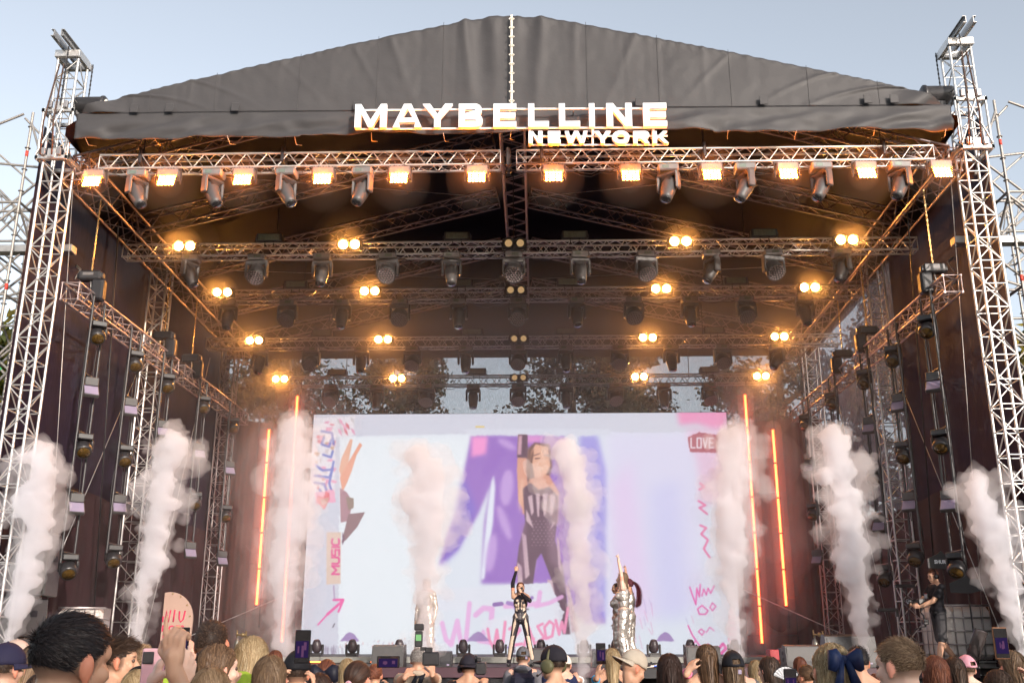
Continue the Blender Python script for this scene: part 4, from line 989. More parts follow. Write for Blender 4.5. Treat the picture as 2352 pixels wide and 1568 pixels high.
for r, d in ROWS.items():
    y, ztr, _ = TR[r]
    zv = ztr
    n = len(d['h'])
    for i, (u, k) in enumerate(d['h']):
        p = at(u, {2: 620, 3: 735, 4: 825, 5: 905}[r], y)
        a = (u - 1190) / 760
        if k == 's':
            pan = R_(4) if abs(a) < .9 else R_(-62 * np.sign(a)); tilt = R_(-22 if abs(a) < .9 else -32) + R_(random.uniform(-4, 4))
            if r in (2,) and i in (8, 10): pan = R_(-60); tilt = R_(-30)
            if r == 4 and i == 10: pan = R_(-50); tilt = R_(-40)
        else:
            pan = R_(12 * a + random.uniform(-5, 5)); tilt = R_(-40 + random.uniform(-6, 6))
        nm = 'egg-shaped moving head spotlight' if k == 's' else 'round many-lens wash light'
        cnt = sum(1 for q in d['h'][:i] if q[1] == k)
        place_head(k, p.x, y - .02, d['z'], pan, tilt, f'{nm} under the {wname[r]} truss, {ORD[cnt]} of its kind from the left', f'hanging lights on the {wname[r]} truss', 1.0 if k == 's' else 1.05)
    for i, u in enumerate(d['b']):
        p = at(u, {2: 560, 3: 672, 4: 782, 5: 870}[r], y)
        o = BLI if bl0 else copy_tree(BLI); bl0 = False
        o.location = (p.x, y - .20, ztr + .02)
        if u in (1182, 1185, 1192):
            for c in o.children:
                if c.name.startswith('lamp'):
                    c.data = c.data.copy(); c.data.materials.clear(); c.data.materials.append(E_BLINDD)
            tag(o, f'dim twin blinder lamp at the middle of the {wname[r]} truss', 'blinder', f'blinders on the {wname[r]} truss')
        else: tag(o, f'bright twin blinder lamp on the {wname[r]} truss, {["far left", "inner left", "", "inner right", "far right"][i]} pair', 'blinder', f'blinders on the {wname[r]} truss')
    for i, u in enumerate(d['s']):
        p = at(u, {2: 550, 3: 660, 4: 775, 5: 860}[r], y)
        o = STR if sb0 else copy_tree(STR); sb0 = False
        o.location = (p.x, y - .05, ztr + .17)
        tag(o, f'box-shaped strobe light on top of the {wname[r]} truss, {ORD[i]} from the left', 'strobe', f'strobes on the {wname[r]} truss')

# cables drooping along the trusses
for k, root in TROOT.items():
    y0, z0 = (17.8, 10.88) if k == 1 else (TR[k][0], TR[k][1])
    xs = sorted([at(u, 388, 17.8).x for u in fl_u] if k == 1 else [at(u, {2: 620, 3: 735, 4: 825, 5: 905}[k], y0).x for u, _ in ROWS[k]['h']])
    rq = random.Random(k)
    for x0, x1 in zip(xs, xs[1:]):
        n = rq.choice((1, 2)); 
        for _ in range(n):
            sg = rq.uniform(.05, .22); yo = rq.uniform(-.08, .25)
            MB().sweep([(x0 + (x1 - x0) * q / 8, y0 + yo, z0 - .12 - sg * math.sin(math.pi * q / 8) * (1 + .3 * math.sin(q * 2.2))) for q in range(9)], .009, 5).build('cable', M_CABLE, root, True)
# ================================================================== SIDE LADDERS WITH LAMPS
def make_beam():
    t = empty('beam_light')
    MB().box((0, 0, -.06), (.30, .26, .12), b=.02).build('base', M_BLKG, t)
    y = MB()
    y.sweep([(-.155, 0, -.34), (-.155, 0, -.14), (-.13, 0, -.10), (.13, 0, -.10), (.155, 0, -.14), (.155, 0, -.34)], .032, 6)
    y.build('yoke', M_BLKG, t)
    h = MB().lathe([(0, .17), (.09, .16), (.15, .09), (.165, 0), (.16, -.08), (.145, -.13), (.13, -.13)], 16).build('head', M_BLKG, t); h.location = (0, 0, -.30)
    MB().lathe([(0, -.105), (.132, -.105), (.12, -.13), (0, -.145)], 14).build('lens', M_AMBER, h)
    return t
def make_panel():
    t = empty('square_strobe')
    MB().box((0, 0.05, -.10), (.30, .18, .20), b=.015).build('base', M_GREYP, t)
    M = Matrix.Rotation(R_(-35), 3, 'X')
    t.scale = (.88,) * 3
    h = MB().box(Vector((0, -.02, -.34)), (.34, .10, .30), M, b=.012).build('head', M_GREYP, t)
    MB().box(Vector((0, -.02, -.34)) + M @ Vector((0, -.054, 0)), (.30, .008, .26), M).build('diffuser', M_DIFF, h)
    MB().tube((-.2, .05, -.12), (.2, .05, -.12), .014, 6).build('bracket', M_BLK, t)
    return t
BEA = make_beam(); PAN = make_panel(); be0 = pa0 = True
m_trussd = mat('pinkish_steel', (.40, .33, .33), .42, .65, .25, 5, .05)
ladspec = [(0, [(19.2, 8.15, 5.0), (21.2, 8.1, 4.6), (23.2, 8.1, 4.9)]), (1, [(25.9, 8.2, 4.2), (28.6, 8.2, 4.2)])]
lword = [['nearest', 'middle', 'third'], ['fourth', 'rearmost']]
for sx, nm in ((-1, 'left'), (1, 'right')):
    for b, lads in ladspec:
        x = sx * 8.62
        ya, yb = ((18.3, 24.0), (24.45, 30.3))[b]
        t = thing('side_truss', f'{"front" if b == 0 else "rear"} side truss carrying lamp ladders along the {nm} wall', 'side truss', (x, ya, 8.35), 0, 'side trusses along the walls')
        truss(t, (x, ya, 8.35), (x, yb, 8.35), .34, .34, (1, 0, 0), .5, m_trussd if b == 0 else M_RAFT, .025, .011, merged=(b == 1))
        for ci, yc in enumerate((ya + .8, yb - .7) if b == 0 else (ya + .9,)):
            h = thing('chain_hoist', f'black chain hoist with chain bag above the {["front", "rear"][ci] + " end of the front" if b == 0 else "rear"} {nm} side truss', 'chain hoist', (x, yc, 8.95), 0, 'hoists on the side trusses')
            MB().box((0, 0, 0), (.46, .22, .20), b=.03).box((.0, 0, .0), (.54, .14, .13), b=.02).build('motor', M_BLKG, h)
            MB().box((.2 * -sx, -.02, -.32), (.26, .22, .46), b=.04).build('chain_bag', M_BLK, h)
            if b == 0 and ci == 0:
                MB().box((-.02, -.112, .02), (.22, .004, .06)).build('name_plate', M_GREYH, h)
            MB().sweep([(0, 0, -.1), (.03, 0, -.25), (0, .03, -.33), (-.03, 0, -.25)], .014, 5).build('hook', M_STEEL, h)
            c = MB(); zt = .12; k = 0
            while zt < 1.75:
                c.box((0, 0, zt), (.034, .012, .055) if k % 2 else (.012, .034, .055)); zt += .056; k += 1
            c.build('chain', M_ROPE, h)
        for li, (yl, zt, ln) in enumerate(lads):
            wd = lword[b][li]
            xl = sx * 8.42
            L = thing('lamp_ladder', f'hanging black pipe ladder of lamps, {wd} along the {nm} wall', 'pipe ladder', (xl, yl, zt), 0, f'lamp ladders on the {nm} side')
            for q in (-.27, .27):
                rod('side_pipe', (xl, yl + q, zt + .3), (xl, yl + q, zt - ln), .026, M_BLKG, L, 8)
            nf = 5 if b == 0 else 4
            for k in range(nf):
                zf = zt - .15 - k * (ln - .35) / (nf - 1)
                rod('rung', (xl, yl - .27, zf), (xl, yl + .27, zf), .022, M_BLKG, L, 6)
                if k % 2 == 0:
                    o = BEA if be0 else copy_tree(BEA); be0 = False
                    o.rotation_euler = (0, 0, R_(35 * -sx)); o.location = (xl - sx * .05, yl - .02, zf - .02)
                    for c in o.children:
                        if c.name.startswith('head'): c.rotation_euler = (R_(-48), 0, R_(0))
                    tag(o, f'black ball-shaped beam light on the {wd} {nm} ladder, {["top", "", "middle", "", "lowest"][k]} lamp', 'beam light', f'beam lights on the {nm} ladders')
                else:
                    o = PAN if pa0 else copy_tree(PAN); pa0 = False
                    o.rotation_euler = (0, 0, R_(38 * -sx)); o.location = (xl - sx * .05, yl - .02, zf - .02)
                    lit = False
                    if lit:
                        for c in o.children:
                            for d in c.children:
                                d.data = d.data.copy(); d.data.materials.clear(); d.data.materials.append(E_GLINT)
                    tag(o, f'square {"orange lit " if lit else "pale "}strobe panel on the {wd} {nm} ladder, {"upper" if k == 1 else "lower"} one', 'strobe panel', f'strobe panels on the {nm} ladders')
            cb = MB()
            pts = [(sx * .05 + .02 * math.sin(i), -.22 + .03 * math.sin(i * 1.7), .3 - (ln + .1) * i / 14) for i in range(15)]
            cb.sweep(pts, .012, 5); pts = [(sx * .03, .2 + .03 * math.sin(i * 1.3), .2 - (ln * .9) * i / 12) for i in range(13)]; cb.sweep(pts, .010, 5)
            cb.build('cable_loom', M_CABLE, L)
    for gi, (ya, za, xa, yb, zb, xb) in enumerate([(18.4, 10.6, sx * 8.9, 20.4, 1.4, sx * 9.2), (19.0, 1.3, sx * 9.1, 22.5, 8.0, sx * 8.8), (24.6, 1.3, sx * 8.9, 27.6, 9.6, sx * 8.9), (20.0, 10.6, sx * 8.6, 22.0, 1.3, sx * 8.95)]):
        c = thing('guy_wire', f'{["thin wire from the roof corner down to the stage at the", "slanting wire rising along the front bay on the", "slanting wire crossing the rear bay on the", "black wire dropping behind the ladders on the"][gi]} {nm}', 'wire', (xa, ya, za), 0, f'wires on the {nm} side')
        MB().tube((0, 0, 0), (xb - xa, yb - ya, zb - za), .009 if gi != 3 else .016, 5).build('wire', M_STEEL if gi != 3 else M_CABLE, c)

# ================================================================== VERTICAL LED TUBES
for i, (u, v0, v1, lab) in enumerate([(604, 985, 1390, 'shorter orange LED tube on a pole left of the screen, outer one'), (666, 908, 1475, 'taller orange LED tube seen through smoke beside the left screen edge'), (1730, 905, 1478, 'taller bright orange LED tube just right of the screen'), (1790, 985, 1392, 'shorter bright orange LED tube, farther right of the screen')]):
    Y = 30.2 if i in (1, 2) else 29.4
    pa = at(u, v0, Y); pb = at(u, v1, Y); x = (pa.x + pb.x) / 2
    t = thing('led_tube', lab, 'LED tube', (x, Y, pb.z), 0, 'orange LED tubes beside the screen')
    nseg = round((pa.z - pb.z) / 1.02); L = (pa.z - pb.z) / nseg
    for k in range(nseg):
        MB().tube((0, 0, k * L + .02), (0, 0, (k + 1) * L - .02), .036, 10).build('tube_segment', E_TUBE, t)
    for k in range(nseg + 1): MB().lathe([(.045, -.02), (.045, .02)], 10, None, (0, 0, k * L)).build('tube_joint', M_BLK, t)
    MB().tube((.08, .12, -.6 if i in (0, 3) else -.25), (.08, .12, pa.z - pb.z + .5), .02, 6).build('pole', M_BLK, t)
for sx, nm in ((-1, 'left'), (1, 'right')):
    t = thing('pipe_frame', f'dark pipe frame with square bays behind the {nm} LED tubes', 'pipe frame', (sx * 7.5, 30.9, 1.3))
    for x in (-.75, .75): MB().tube((x, 0, 0), (x, 0, 7.2), .022, 6).build('upright', M_BLK, t)
    for k in range(7): MB().tube((-.75, 0, .6 + k * 1.05), (.75, 0, .6 + k * 1.05), .016, 6).build('crossbar', M_BLK, t)

# ================================================================== FLOOR LIGHTS, MONITORS, TANKS, SPEAKERS
M_FLOOR = mat('dark_plum_plastic', (.045, .033, .040), .42, 0, .2, 14, .02)
def make_floor():
    t = empty('floor_light')
    MB().box((0, 0, .06), (.36, .28, .12), b=.02).build('base', M_BLKG, t)
    y = MB()
    for s in (-1, 1): y.box((s * .20, 0, .27), (.06, .14, .32), b=.02)
    y.box((0, 0, .135), (.42, .13, .05), b=.01); y.build('yoke', M_BLKG, t)
    h = MB().lathe([(0, -.17), (.09, -.165), (.145, -.1), (.16, 0), (.15, .10), (.115, .20), (.085, .245), (.078, .24)], 18).build('head', M_FLOOR, t); h.location = (0, 0, .33); h.rotation_euler = (R_(12), 0, 0)
    MB().lathe([(0, .232), (.075, .232), (.06, .238), (0, .24)], 14).build('lens', M_GLASS, h)
    return t
FLO = make_floor()
fl = [(727, 'at the left end of the riser beside the raised phone'), (809, 'left of the big grey monitor wedge'), (917, 'half hidden behind the top of the left monitor wedge'), (1064, 'between the black monitor and the singer, left one'), (1148, 'just left of the singer'), (1243, 'just right of the singer, behind the caps'), (1342, 'inside the thin smoke jet right of the singer'), (1414, 'behind the silver dancers'), (1502, 'alone on the riser right of the silver dancers'), (1586, 'behind the small right monitor wedge'), (1688, 'under the smoke at the right end of the riser')]
for i, (u, lab) in enumerate(fl):
    o = FLO if i == 0 else copy_tree(FLO)
    p = at(u, 1500, 24.5); o.location = (p.x, 24.5, 1.357); o.rotation_euler = (0, 0, random.uniform(-.15, .15)); o.scale = (.72,) * 3
    tag(o, 'floor moving light ' + lab, 'floor light', 'floor lights along the riser')
def wedge(name, lab, u0, u1, Y, zb, h, d=.55, m=None, flip=False):
    a = at(u0, 1515, Y); b = at(u1, 1515, Y); w = b.x - a.x
    t = thing('monitor_wedge', lab, 'monitor speaker', ((a.x + b.x) / 2, Y, zb), 0, 'monitor speakers on the stage edge')
    prof = [(-d / 2, 0), (d / 2, 0), (d / 2, h * .55), (d * .12, h), (-d * .30, h * .93), (-d / 2, h * .12)]
    vs = [(sx * w / 2, y, z) for sx in (-1, 1) for y, z in prof]; n = len(prof)
    fs = [tuple(range(n))[::1], tuple(n + k for k in reversed(range(n)))] + [(k, n + k, n + (k + 1) % n, (k + 1) % n) for k in range(n)]
    vs2 = MB(); vs2.add(vs, [tuple(reversed(f)) for f in fs]); vs2.build('cabinet', m or M_GREYP, t)
    MB().box((0, -d * .41, h * .52), (w * .92, .012, h * .74), Matrix.Rotation(R_(-12), 3, 'X')).build('grille', M_BLKG if m else M_GREYP, t)
    for s in (-1, 1):
        for zz in (.32, .62): MB().box((s * (w / 2 + .002), .06, h * zz), (.012, .10, .07), b=.004).build('side_handle', M_BLK, t)
    MB().box((w * .35, -d * .5, h * .12), (.05, .008, .03)).build('badge', M_DIFF, t)
    return t
wedge('w', 'large grey monitor wedge on the stage left of the silver trousers', 857, 930, 21.0, 1.25, .42)
wedge('w', 'small dark monitor box right of the silver trousers', 997, 1038, 21.1, 1.25, .30, m=M_BLKG)
wedge('w', 'grey monitor wedge behind the grey cap by the singer', 1205, 1262, 21.2, 1.25, .36)
wedge('w', 'dark monitor box with a handle left of the silver dancers', 1358, 1402, 21.0, 1.25, .34, m=M_BLKG)
wedge('w', 'grey monitor wedge behind the long brown hair right of the dancers', 1574, 1652, 21.4, 1.25, .40)
wedge('w', 'wide grey monitor wedge right of the screen beside the hair bow', 1800, 1886, 20.9, 1.25, .42)
wedge('w', 'black monitor box behind the dark curly head at the right', 1893, 2008, 20.75, 1.25, .62, m=M_BLKG)
# cable tray with plugs in front of the dancers
t = thing('patch_box', 'open patch box with coloured plugs and cables at the stage edge', 'patch box', (at(1490, 1535, 20.3).x, 20.3, 1.05))
MB().box((0, 0, .1), (.95, .3, .2), b=.01).build('case', M_BLK, t)
rr = random.Random(5)
for k in range(16):
    MB().tube((rr.uniform(-.42, .42), -.12, .2), (rr.uniform(-.42, .42), -.16, .2 + rr.uniform(.03, .12)), .018, 6).build('plug', rr.choice([M_DIFF, M_BLKG, M_RED, M_GREEN, mat('blue_plug', (.05, .12, .5), .4), M_WHITEM]), t)
# IBC tanks
m_tank = mat('milky_tank_plastic', (.72, .66, .62), .5, 0, .08, 3, .05)
m_cage = mat('tank_cage_steel', (.36, .32, .32), .45, .6, .2, 10)
def tank(x, y, rz, z, lab):
    t = thing('liquid_tank', lab, 'liquid tank', (x, y, z), rz, 'caged tanks at the tower feet')
    MB().box((0, 0, .66), (1.12, .92, 1.0), b=.10).build('tank', m_tank, t)
    MB().lathe([(0, 0), (.11, 0), (.11, .05), (0, .05)], 14, None, (0, 0, 1.16)).build('cap', M_BLK, t)
    p = MB()
    for k in range(3): p.box((0, -.4 + .4 * k, .05), (1.2, .12, .1), b=.01)
    p.box((0, 0, .125), (1.2, 1.0, .03)); p.build('pallet', M_STEEL, t)
    for zz in (.20, .45, .70, .95, 1.18):
        MB().sweep([(-.59, -.49, zz), (.59, -.49, zz), (.59, .49, zz), (-.59, .49, zz)], .015 if zz < 1.1 else .019, 6, closed=True).build('cage_rail', m_cage, t)
    for k in range(7):
        xx = -.59 + 1.18 * k / 6
        for yy in (-.49, .49): MB().tube((xx, yy, .12), (xx, yy, 1.18), .012, 6).build('cage_bar', m_cage, t)
    for k in range(1, 6):
        yy = -.49 + .98 * k / 6
        for xx in (-.59, .59): MB().tube((xx, yy, .12), (xx, yy, 1.18), .012, 6).build('cage_bar', m_cage, t)
tank(-9.30, 21.9, R_(16), 1.23, 'caged white liquid tank beside the left speaker stack')
tank(8.95, 20.9, R_(12), 1.23, 'caged white liquid tank behind the cameraman')
# speakers
def speaker(x, y, z, w, d, h, rz, lab, kind, tilt=0):
    t = thing('loudspeaker', lab, 'loudspeaker', (x, y, z), rz, 'loudspeakers beside the stage')
    t.rotation_euler = (tilt, 0, rz)
    MB().box((0, 0, h / 2), (w, d, h), b=.02).build('cabinet', M_GREYP, t)
    MB().box((0, -d / 2 - .006, h / 2), (w * .93, .012, h * .93), b=.004).build('grille', mat('speaker_grille', (.034, .030, .028), .6, .2, .2, 60, .15), t)
    if kind == 'top':
        MB().lathe([(0, 0), (.07, 0), (.07, .01), (0, .01)], 18, Matrix.Rotation(R_(90), 3, 'X'), (0, -d / 2 - .012, h * .5)).build('round_badge', M_GREYH, t)
        for zz in (.06, .9): MB().box((0, -d / 2 - .014, h * zz), (w * .8, .014, .05), b=.004).build('bar_slot', M_BLK, t)
    else:
        for s in (-1, 1):
            MB().lathe([(0, 0), (.16, 0), (.16, .01), (0, .01)], 18, Matrix.Rotation(R_(90), 3, 'X'), (s * w * .28, -d / 2 - .012, h * .12 if kind == 'low' else h * .88)).build('port', M_BLK, t)
        MB().box((-w * .05, -d / 2 - .016, h * .5), (.03, .014, h * .9)).build('divider', M_BLK, t)
    for s in (-1, 1): MB().box((s * (w / 2 + .004), 0, h * .6), (.02, .2, .12), b=.006).build('handle', M_BLK, t)
for sx, nm in ((-1, 'left'), (1, 'right')):
    xs = -9.55 if sx < 0 else 10.35
    for k, (zz, hh) in enumerate(((.35, .72), (1.08, .72), (1.81, .72))):
        speaker(xs + (0.0 if sx < 0 else .0), 19.4, zz, 1.15, .8, .71, R_(10 * sx), f'{["bottom", "middle", "upper"][k]} grey subwoofer in the {nm} speaker stack', 'low' if k % 2 else 'high')
    t = thing('stack_plinth', f'black plinth under the {nm} speaker stack', 'plinth', (xs, 19.4, 0), R_(10 * sx)); MB().box((0, 0, .172), (1.25, .9, .34), b=.01).build('plinth', M_BLK, t)
    speaker(xs + (.28 if sx < 0 else -.1), 19.45, 2.56, .95, .7, 1.18, R_(6 * -sx), f'tall grey loudspeaker with round badge on top of the {nm} speaker stack', 'top')
    t = thing('sling', f'white ratchet sling hooked on the {nm} speaker stack', 'sling', (xs + (.45 if sx < 0 else -.2), 18.93, 2.2))
    MB().sweep([(0, 0, .3), (-.06, -.02, .1), (-.12, 0, -.05)], .035, 6).build('band', M_DIFF, t); MB().sweep([(-.12, 0, -.05), (-.15, 0, -.2), (-.16, 0, -.5)], .018, 5).build('cord', M_BLK, t); MB().ell((.02, 0, .33), .025).build('hook', mat('blue_hook', (.05, .2, .6), .4), t)
# arch sign
m_arch = mat('beige_arch_board', (.46, .31, .25), .6, 0, .06, 3); m_mag = mat('magenta_print', (.62, .02, .10), .5)
def text_obj(body, size, x, z, m, parent, y=-.033, name='lettering', ext=.003, sx=1.0):
    cu = bpy.data.curves.new(name, 'FONT'); cu.body = body; cu.size = size; cu.extrude = ext; cu.resolution_u = 2; cu.offset = size * .032
    o = bpy.data.objects.new(name, cu); COL.objects.link(o); bpy.context.view_layer.update()
    me = bpy.data.meshes.new_from_object(o.evaluated_get(bpy.context.evaluated_depsgraph_get())); bpy.data.objects.remove(o); bpy.data.curves.remove(cu)
    me.materials.append(m); o = link(name, me, parent); o.location = (x, y, z); o.rotation_euler = (R_(90), 0, 0); o.scale = (sx, 1, 1)
    return o
pa = at(407, 1440, 22.6)
arch = thing('arch_sign', 'beige arch-topped board with magenta words NI U DOES 115', 'arch sign', (pa.x, 22.6, 1.28), 0)
pts = [(-.34, 0), (.31, 0), (.335, .9)] + [(-.22 + .555 * math.cos(R_(a)), .9 + .60 * math.sin(R_(a))) for a in range(10, 100, 10)] + [(-.335, 1.485)]
n = len(pts)
ab = MB(); ab.add([(x, -.03, z) for x, z in pts] + [(x, .03, z) for x, z in pts], [tuple(range(n)), tuple(n + k for k in reversed(range(n)))] + [((k + 1) % n, k, n + k, n + (k + 1) % n) for k in range(n)])
ab.build('board', m_arch, arch)
for k, (x, z) in enumerate([(.25, .42), (.28, .70), (.275, .98), (.19, 1.22), (.03, 1.40), (-.15, 1.46)]):
    MB().ell((x, -.04, z), .02, 10, 6).build('bulb', M_ROPE, arch)
st = MB()
for pts in ([(-.325, .86), (-.32, .98)], [(-.275, .84), (-.255, 1.10), (-.19, .86), (-.17, 1.11)], [(-.09, .86), (-.075, 1.12)], [(.03, 1.09), (.035, .93), (.075, .86), (.13, .92), (.155, 1.10)]): st.sweep([(x, -.034, z) for x, z in pts], .017, 6)
o = st.build('brush_words', m_mag, arch)
text_obj('DOES', .175, -.335, .665, m_mag, arch, sx=1.12); text_obj('115', .175, -.325, .515, m_mag, arch, sx=1.1)
# gas bottles
for (u, Y, lab) in ((545, 22.8, 'gas bottle with brass valve behind the short haired man'), (2388 / 1.2755, 22.5, 'chrome gas bottle with valve by the right monitor')):
    p = at(u, 1475, Y)
    t = thing('gas_bottle', lab, 'gas bottle', (p.x, Y, 1.25), 0, 'gas bottles on the stage')
    MB().lathe([(0, 0), (.07, 0), (.07, .42), (.05, .5), (.02, .54), (.02, .6), (0, .6)], 14).build('bottle', mat('dull_bottle_metal', (.35, .33, .28), .35, .8, .2, 10), t)
    MB().tube((-.03, 0, .62), (.18, 0, .62), .02, 8).ell((.11, 0, .62), .05).tube((.18, 0, .56), (.18, 0, .70), .02, 8).tube((-.02, 0, .56), (-.02, 0, .72), .015, 6).build('valve', M_ROPE, t)
# antenna paddles
for i, (u, v, Y, rz, lab) in enumerate(((2164, 1290, 20.6, .2, 'black paddle antenna with white wording behind the cameraman'), (2222, 1345, 20.2, -.5, 'black paddle antenna on a stand right of the cameraman'))):
    p = at(u, v, Y)
    t = thing('paddle_antenna', lab, 'antenna', (p.x, Y, 1.25), rz, 'antennas by the right wing')
    h = p.z - 1.25
    MB().tube((0, 0, .0), (0, 0, h - .1), .013, 6).build('stand', M_BLK, t)
    b = MB(); o2 = [(-.32, -.12), (-.32, .06), (-.12, .14), (.0, .22), (.06, .14), (.24, .12), (.24, -.02), (.30, -.02), (.30, -.08), (.22, -.10), (.04, -.14)]
    nn = len(o2); b.add([(x, -.012, z + h) for x, z in o2] + [(x, .012, z + h) for x, z in o2], [tuple(reversed(range(nn))), tuple(nn + k for k in range(nn))] + [(k, (k + 1) % nn, nn + (k + 1) % nn, nn + k) for k in range(nn)])
    b.build('paddle', mat('antenna_black', (.03, .032, .035), .5), t)
    if i == 0: text_obj('SHURE', .10, -.18, h - .03, M_WHITE, t, y=-.016)
# stage fan tube and mic stands behind the tank
p = at(2215, 1440, 19.6)
t = thing('clear_tube', 'clear tilted tube blower standing by the right speaker stack', 'tube blower', (p.x, 19.6, 1.25))
MX = Matrix.Rotation(R_(24), 3, 'Y')
m_clear = mat('grey_clear_plastic', (.09, .075, .075), .15, .2, .3, 8, spec=.9)
MB().lathe([(.12, .1), (.12, .70), (.13, .72), (.115, .74), (.105, .70), (.105, .1)], 20, MX).build('tube', m_clear, t)
MB().lathe([(0, .0), (.03, .0), (.10, .14), (.02, .2), (.02, .34), (0, .34)], 14, MX).build('nozzle', M_DIFF, t); MB().box((-.05, 0, .03), (.4, .3, .06), b=.01).build('foot', M_BLK, t)
for i, (u, v, Y, lab) in enumerate(((2040, 1400, 22.3, 'dark microphone stand with flat clip left of the right tower'), (2080, 1345, 22.0, 'dark stand with equipment across the foot of the right tower'))):
    p = at(u, v, Y)
    t = thing('equipment_stand', lab, 'stand', (p.x, Y, 1.25), 0, 'stands behind the right tank'); h = p.z - 1.25
    MB().tube((0, 0, 0), (0, 0, h), .014, 6).build('pole', M_BLKG, t); MB().box((-.02, 0, h), (.42, .1, .07), b=.01).box((.16, -.03, h - .08), (.05, .05, .12)).build('clip', M_BLKG, t)
    for a in range(3): MB().tube((0, 0, .25), (.3 * math.cos(a * 2.1), .3 * math.sin(a * 2.1), 0), .01, 5).build('leg', M_BLKG, t)
# flight case and stay bar by the right end of the riser
t = thing('flight_case', 'black flight case with metal corners behind the right monitor wedge', 'flight case', (at(1842, 1490, 23.2).x, 23.2, 1.25))
MB().box((0, 0, .17), (.95, .5, .34), b=.01).build('case', M_BLK, t)
for sx in (-1, 1):
    for zz in (.02, .32): MB().box((sx * .45, -.255, zz), (.10, .012, .05)).build('corner', M_ALU, t)
MB().box((-.66, -.02, .16), (.2, .4, .3), b=.01).build('red_box', mat('red_box', (.5, .05, .06), .5), t)
for sx, nm in ((-1, 'left'), (1, 'right')):
    t = thing('stay_wire', f'taut stay wire running from the {nm} screen edge down to the stage', 'wire', (sx * 6.65, 30.6, 3.2), 0, 'screen stays')
    MB().tube((0, 0, 0), (sx * 2.3, -5.6, -1.8), .012, 6).build('wire', M_STEEL, t); MB().tube((sx * 2.1, -5.11, -1.64), (sx * 2.3, -5.6, -1.8), .03, 6).build('turnbuckle', M_STEEL, t)
# ================================================================== TREES
m_bark = mat('tree_bark', (.09, .065, .045), .9, 0, .4, 6, .5)
def leaf_mat(name, c1, c2):
    m = attr_mat(name, .55, .3)
    nt = m.node_tree; b = nt.nodes['Principled BSDF']; out = nt.nodes['Material Output']
    a = [n for n in nt.nodes if n.type == 'ATTRIBUTE'][0]
    tl = nt.nodes.new('ShaderNodeBsdfTranslucent'); nt.links.new(a.outputs['Color'], tl.inputs[0])
    mx = nt.nodes.new('ShaderNodeMixShader'); mx.inputs[0].default_value = .35
    nt.links.new(b.outputs[0], mx.inputs[1]); nt.links.new(tl.outputs[0], mx.inputs[2]); nt.links.new(mx.outputs[0], out.inputs[0])
    return m
m_leaf = leaf_mat('leaves', 0, 0)
def set_tint(o, cols):
    """cols: per-face colours (n,3) -> CORNER attribute 'tint'"""
    me = o.data; at_ = me.color_attributes.new('tint', 'FLOAT_COLOR', 'CORNER')
    lt = np.zeros(len(me.polygons), np.int32); me.polygons.foreach_get('loop_total', lt)
    c = np.ones((len(me.polygons), 4), np.float32); c[:, :3] = cols
    at_.data.foreach_set('color', np.repeat(c, lt, axis=0).ravel())
def tree(x, y, h, rad, cols, lab, seed, nl=5200, base=0.28, group='trees around the stage', leaf=.17):
    rg = np.random.RandomState(seed); r2 = random.Random(seed)
    t = thing('broadleaf_tree', lab, 'tree', (x, y, 0), 0, group)
    tb = MB(); tb.sweep([(0, 0, 0), (.1, .05, h * .3), (-.1, .1, h * .6), (.05, 0, h * .92)], [h * .02, h * .016, h * .010, h * .003], 8)
    limbs = []
    for k in range(11):
        a = r2.uniform(0, 6.28); z = h * r2.uniform(base, .75); L = rad * r2.uniform(.5, .9)
        e = Vector((math.cos(a) * L, math.sin(a) * L, z + L * r2.uniform(.3, .9)))
        tb.sweep([(0, 0, z), e * .5 + Vector((0, 0, z * .52)), e], [h * .008, h * .005, h * .002], 5)
        limbs.append(e)
    tb.build('trunk', m_bark, t)
    # clumps through the crown volume
    nc = 90; C = []
    for k in range(nc):
        zz = base + (1 - base) * r2.random() ** .8
        prof = math.sin(math.pi * min(1, max(0.04, (zz - base) / (1 - base))) ** .75) ** .7
        rr = rad * prof * math.sqrt(r2.uniform(.1, 1)); a = r2.uniform(0, 6.28)
        C.append((rr * math.cos(a), rr * math.sin(a), h * zz * .97 + .2, rad * r2.uniform(.2, .4)))
    C = np.array(C); ci = rg.randint(0, nc, nl)
    d = rg.normal(size=(nl, 3)); d /= np.linalg.norm(d, axis=1)[:, None]
    p = C[ci, :3] + d * (C[ci, 3] * rg.uniform(.35, 1.08, nl))[:, None]
    nrm = d + rg.normal(0, .6, (nl, 3)); nrm /= np.linalg.norm(nrm, axis=1)[:, None]
    u = np.cross(nrm, rg.normal(size=(nl, 3))); u /= np.linalg.norm(u, axis=1)[:, None]; v = np.cross(nrm, u)
    s = (leaf * rg.uniform(.6, 1.3, nl))[:, None]
    V = np.stack([p - u * s, p - v * s * .55, p + u * s, p + v * s * .55], 1).reshape(-1, 3)
    me = bpy.data.meshes.new('crown'); me.from_pydata(V.tolist(), [], np.arange(nl * 4).reshape(-1, 4).tolist()); me.materials.append(m_leaf)
    o = link('crown', me, t)
    cols = np.array(cols); k = rg.randint(0, len(cols), nc)[ci]
    set_tint(o, np.clip(cols[k] * rg.uniform(.7, 1.3, (nl, 1)), 0, 1))
    return t
gr = [(.045, .07, .018), (.07, .095, .02), (.10, .11, .02), (.035, .05, .02)]
ye = [(.20, .17, .02), (.13, .14, .02), (.07, .09, .02), (.28, .22, .03)]
dk = [(.03, .045, .018), (.045, .055, .02), (.055, .05, .025)]
tree(-13.6, 26, 9.8, 2.5, ye, 'yellowing tree behind the left scaffold', 1, 7000)
tree(-13.1, 24.5, 5.8, 2.0, ye, 'low yellow green tree at the foot of the left scaffold', 2, 4000)
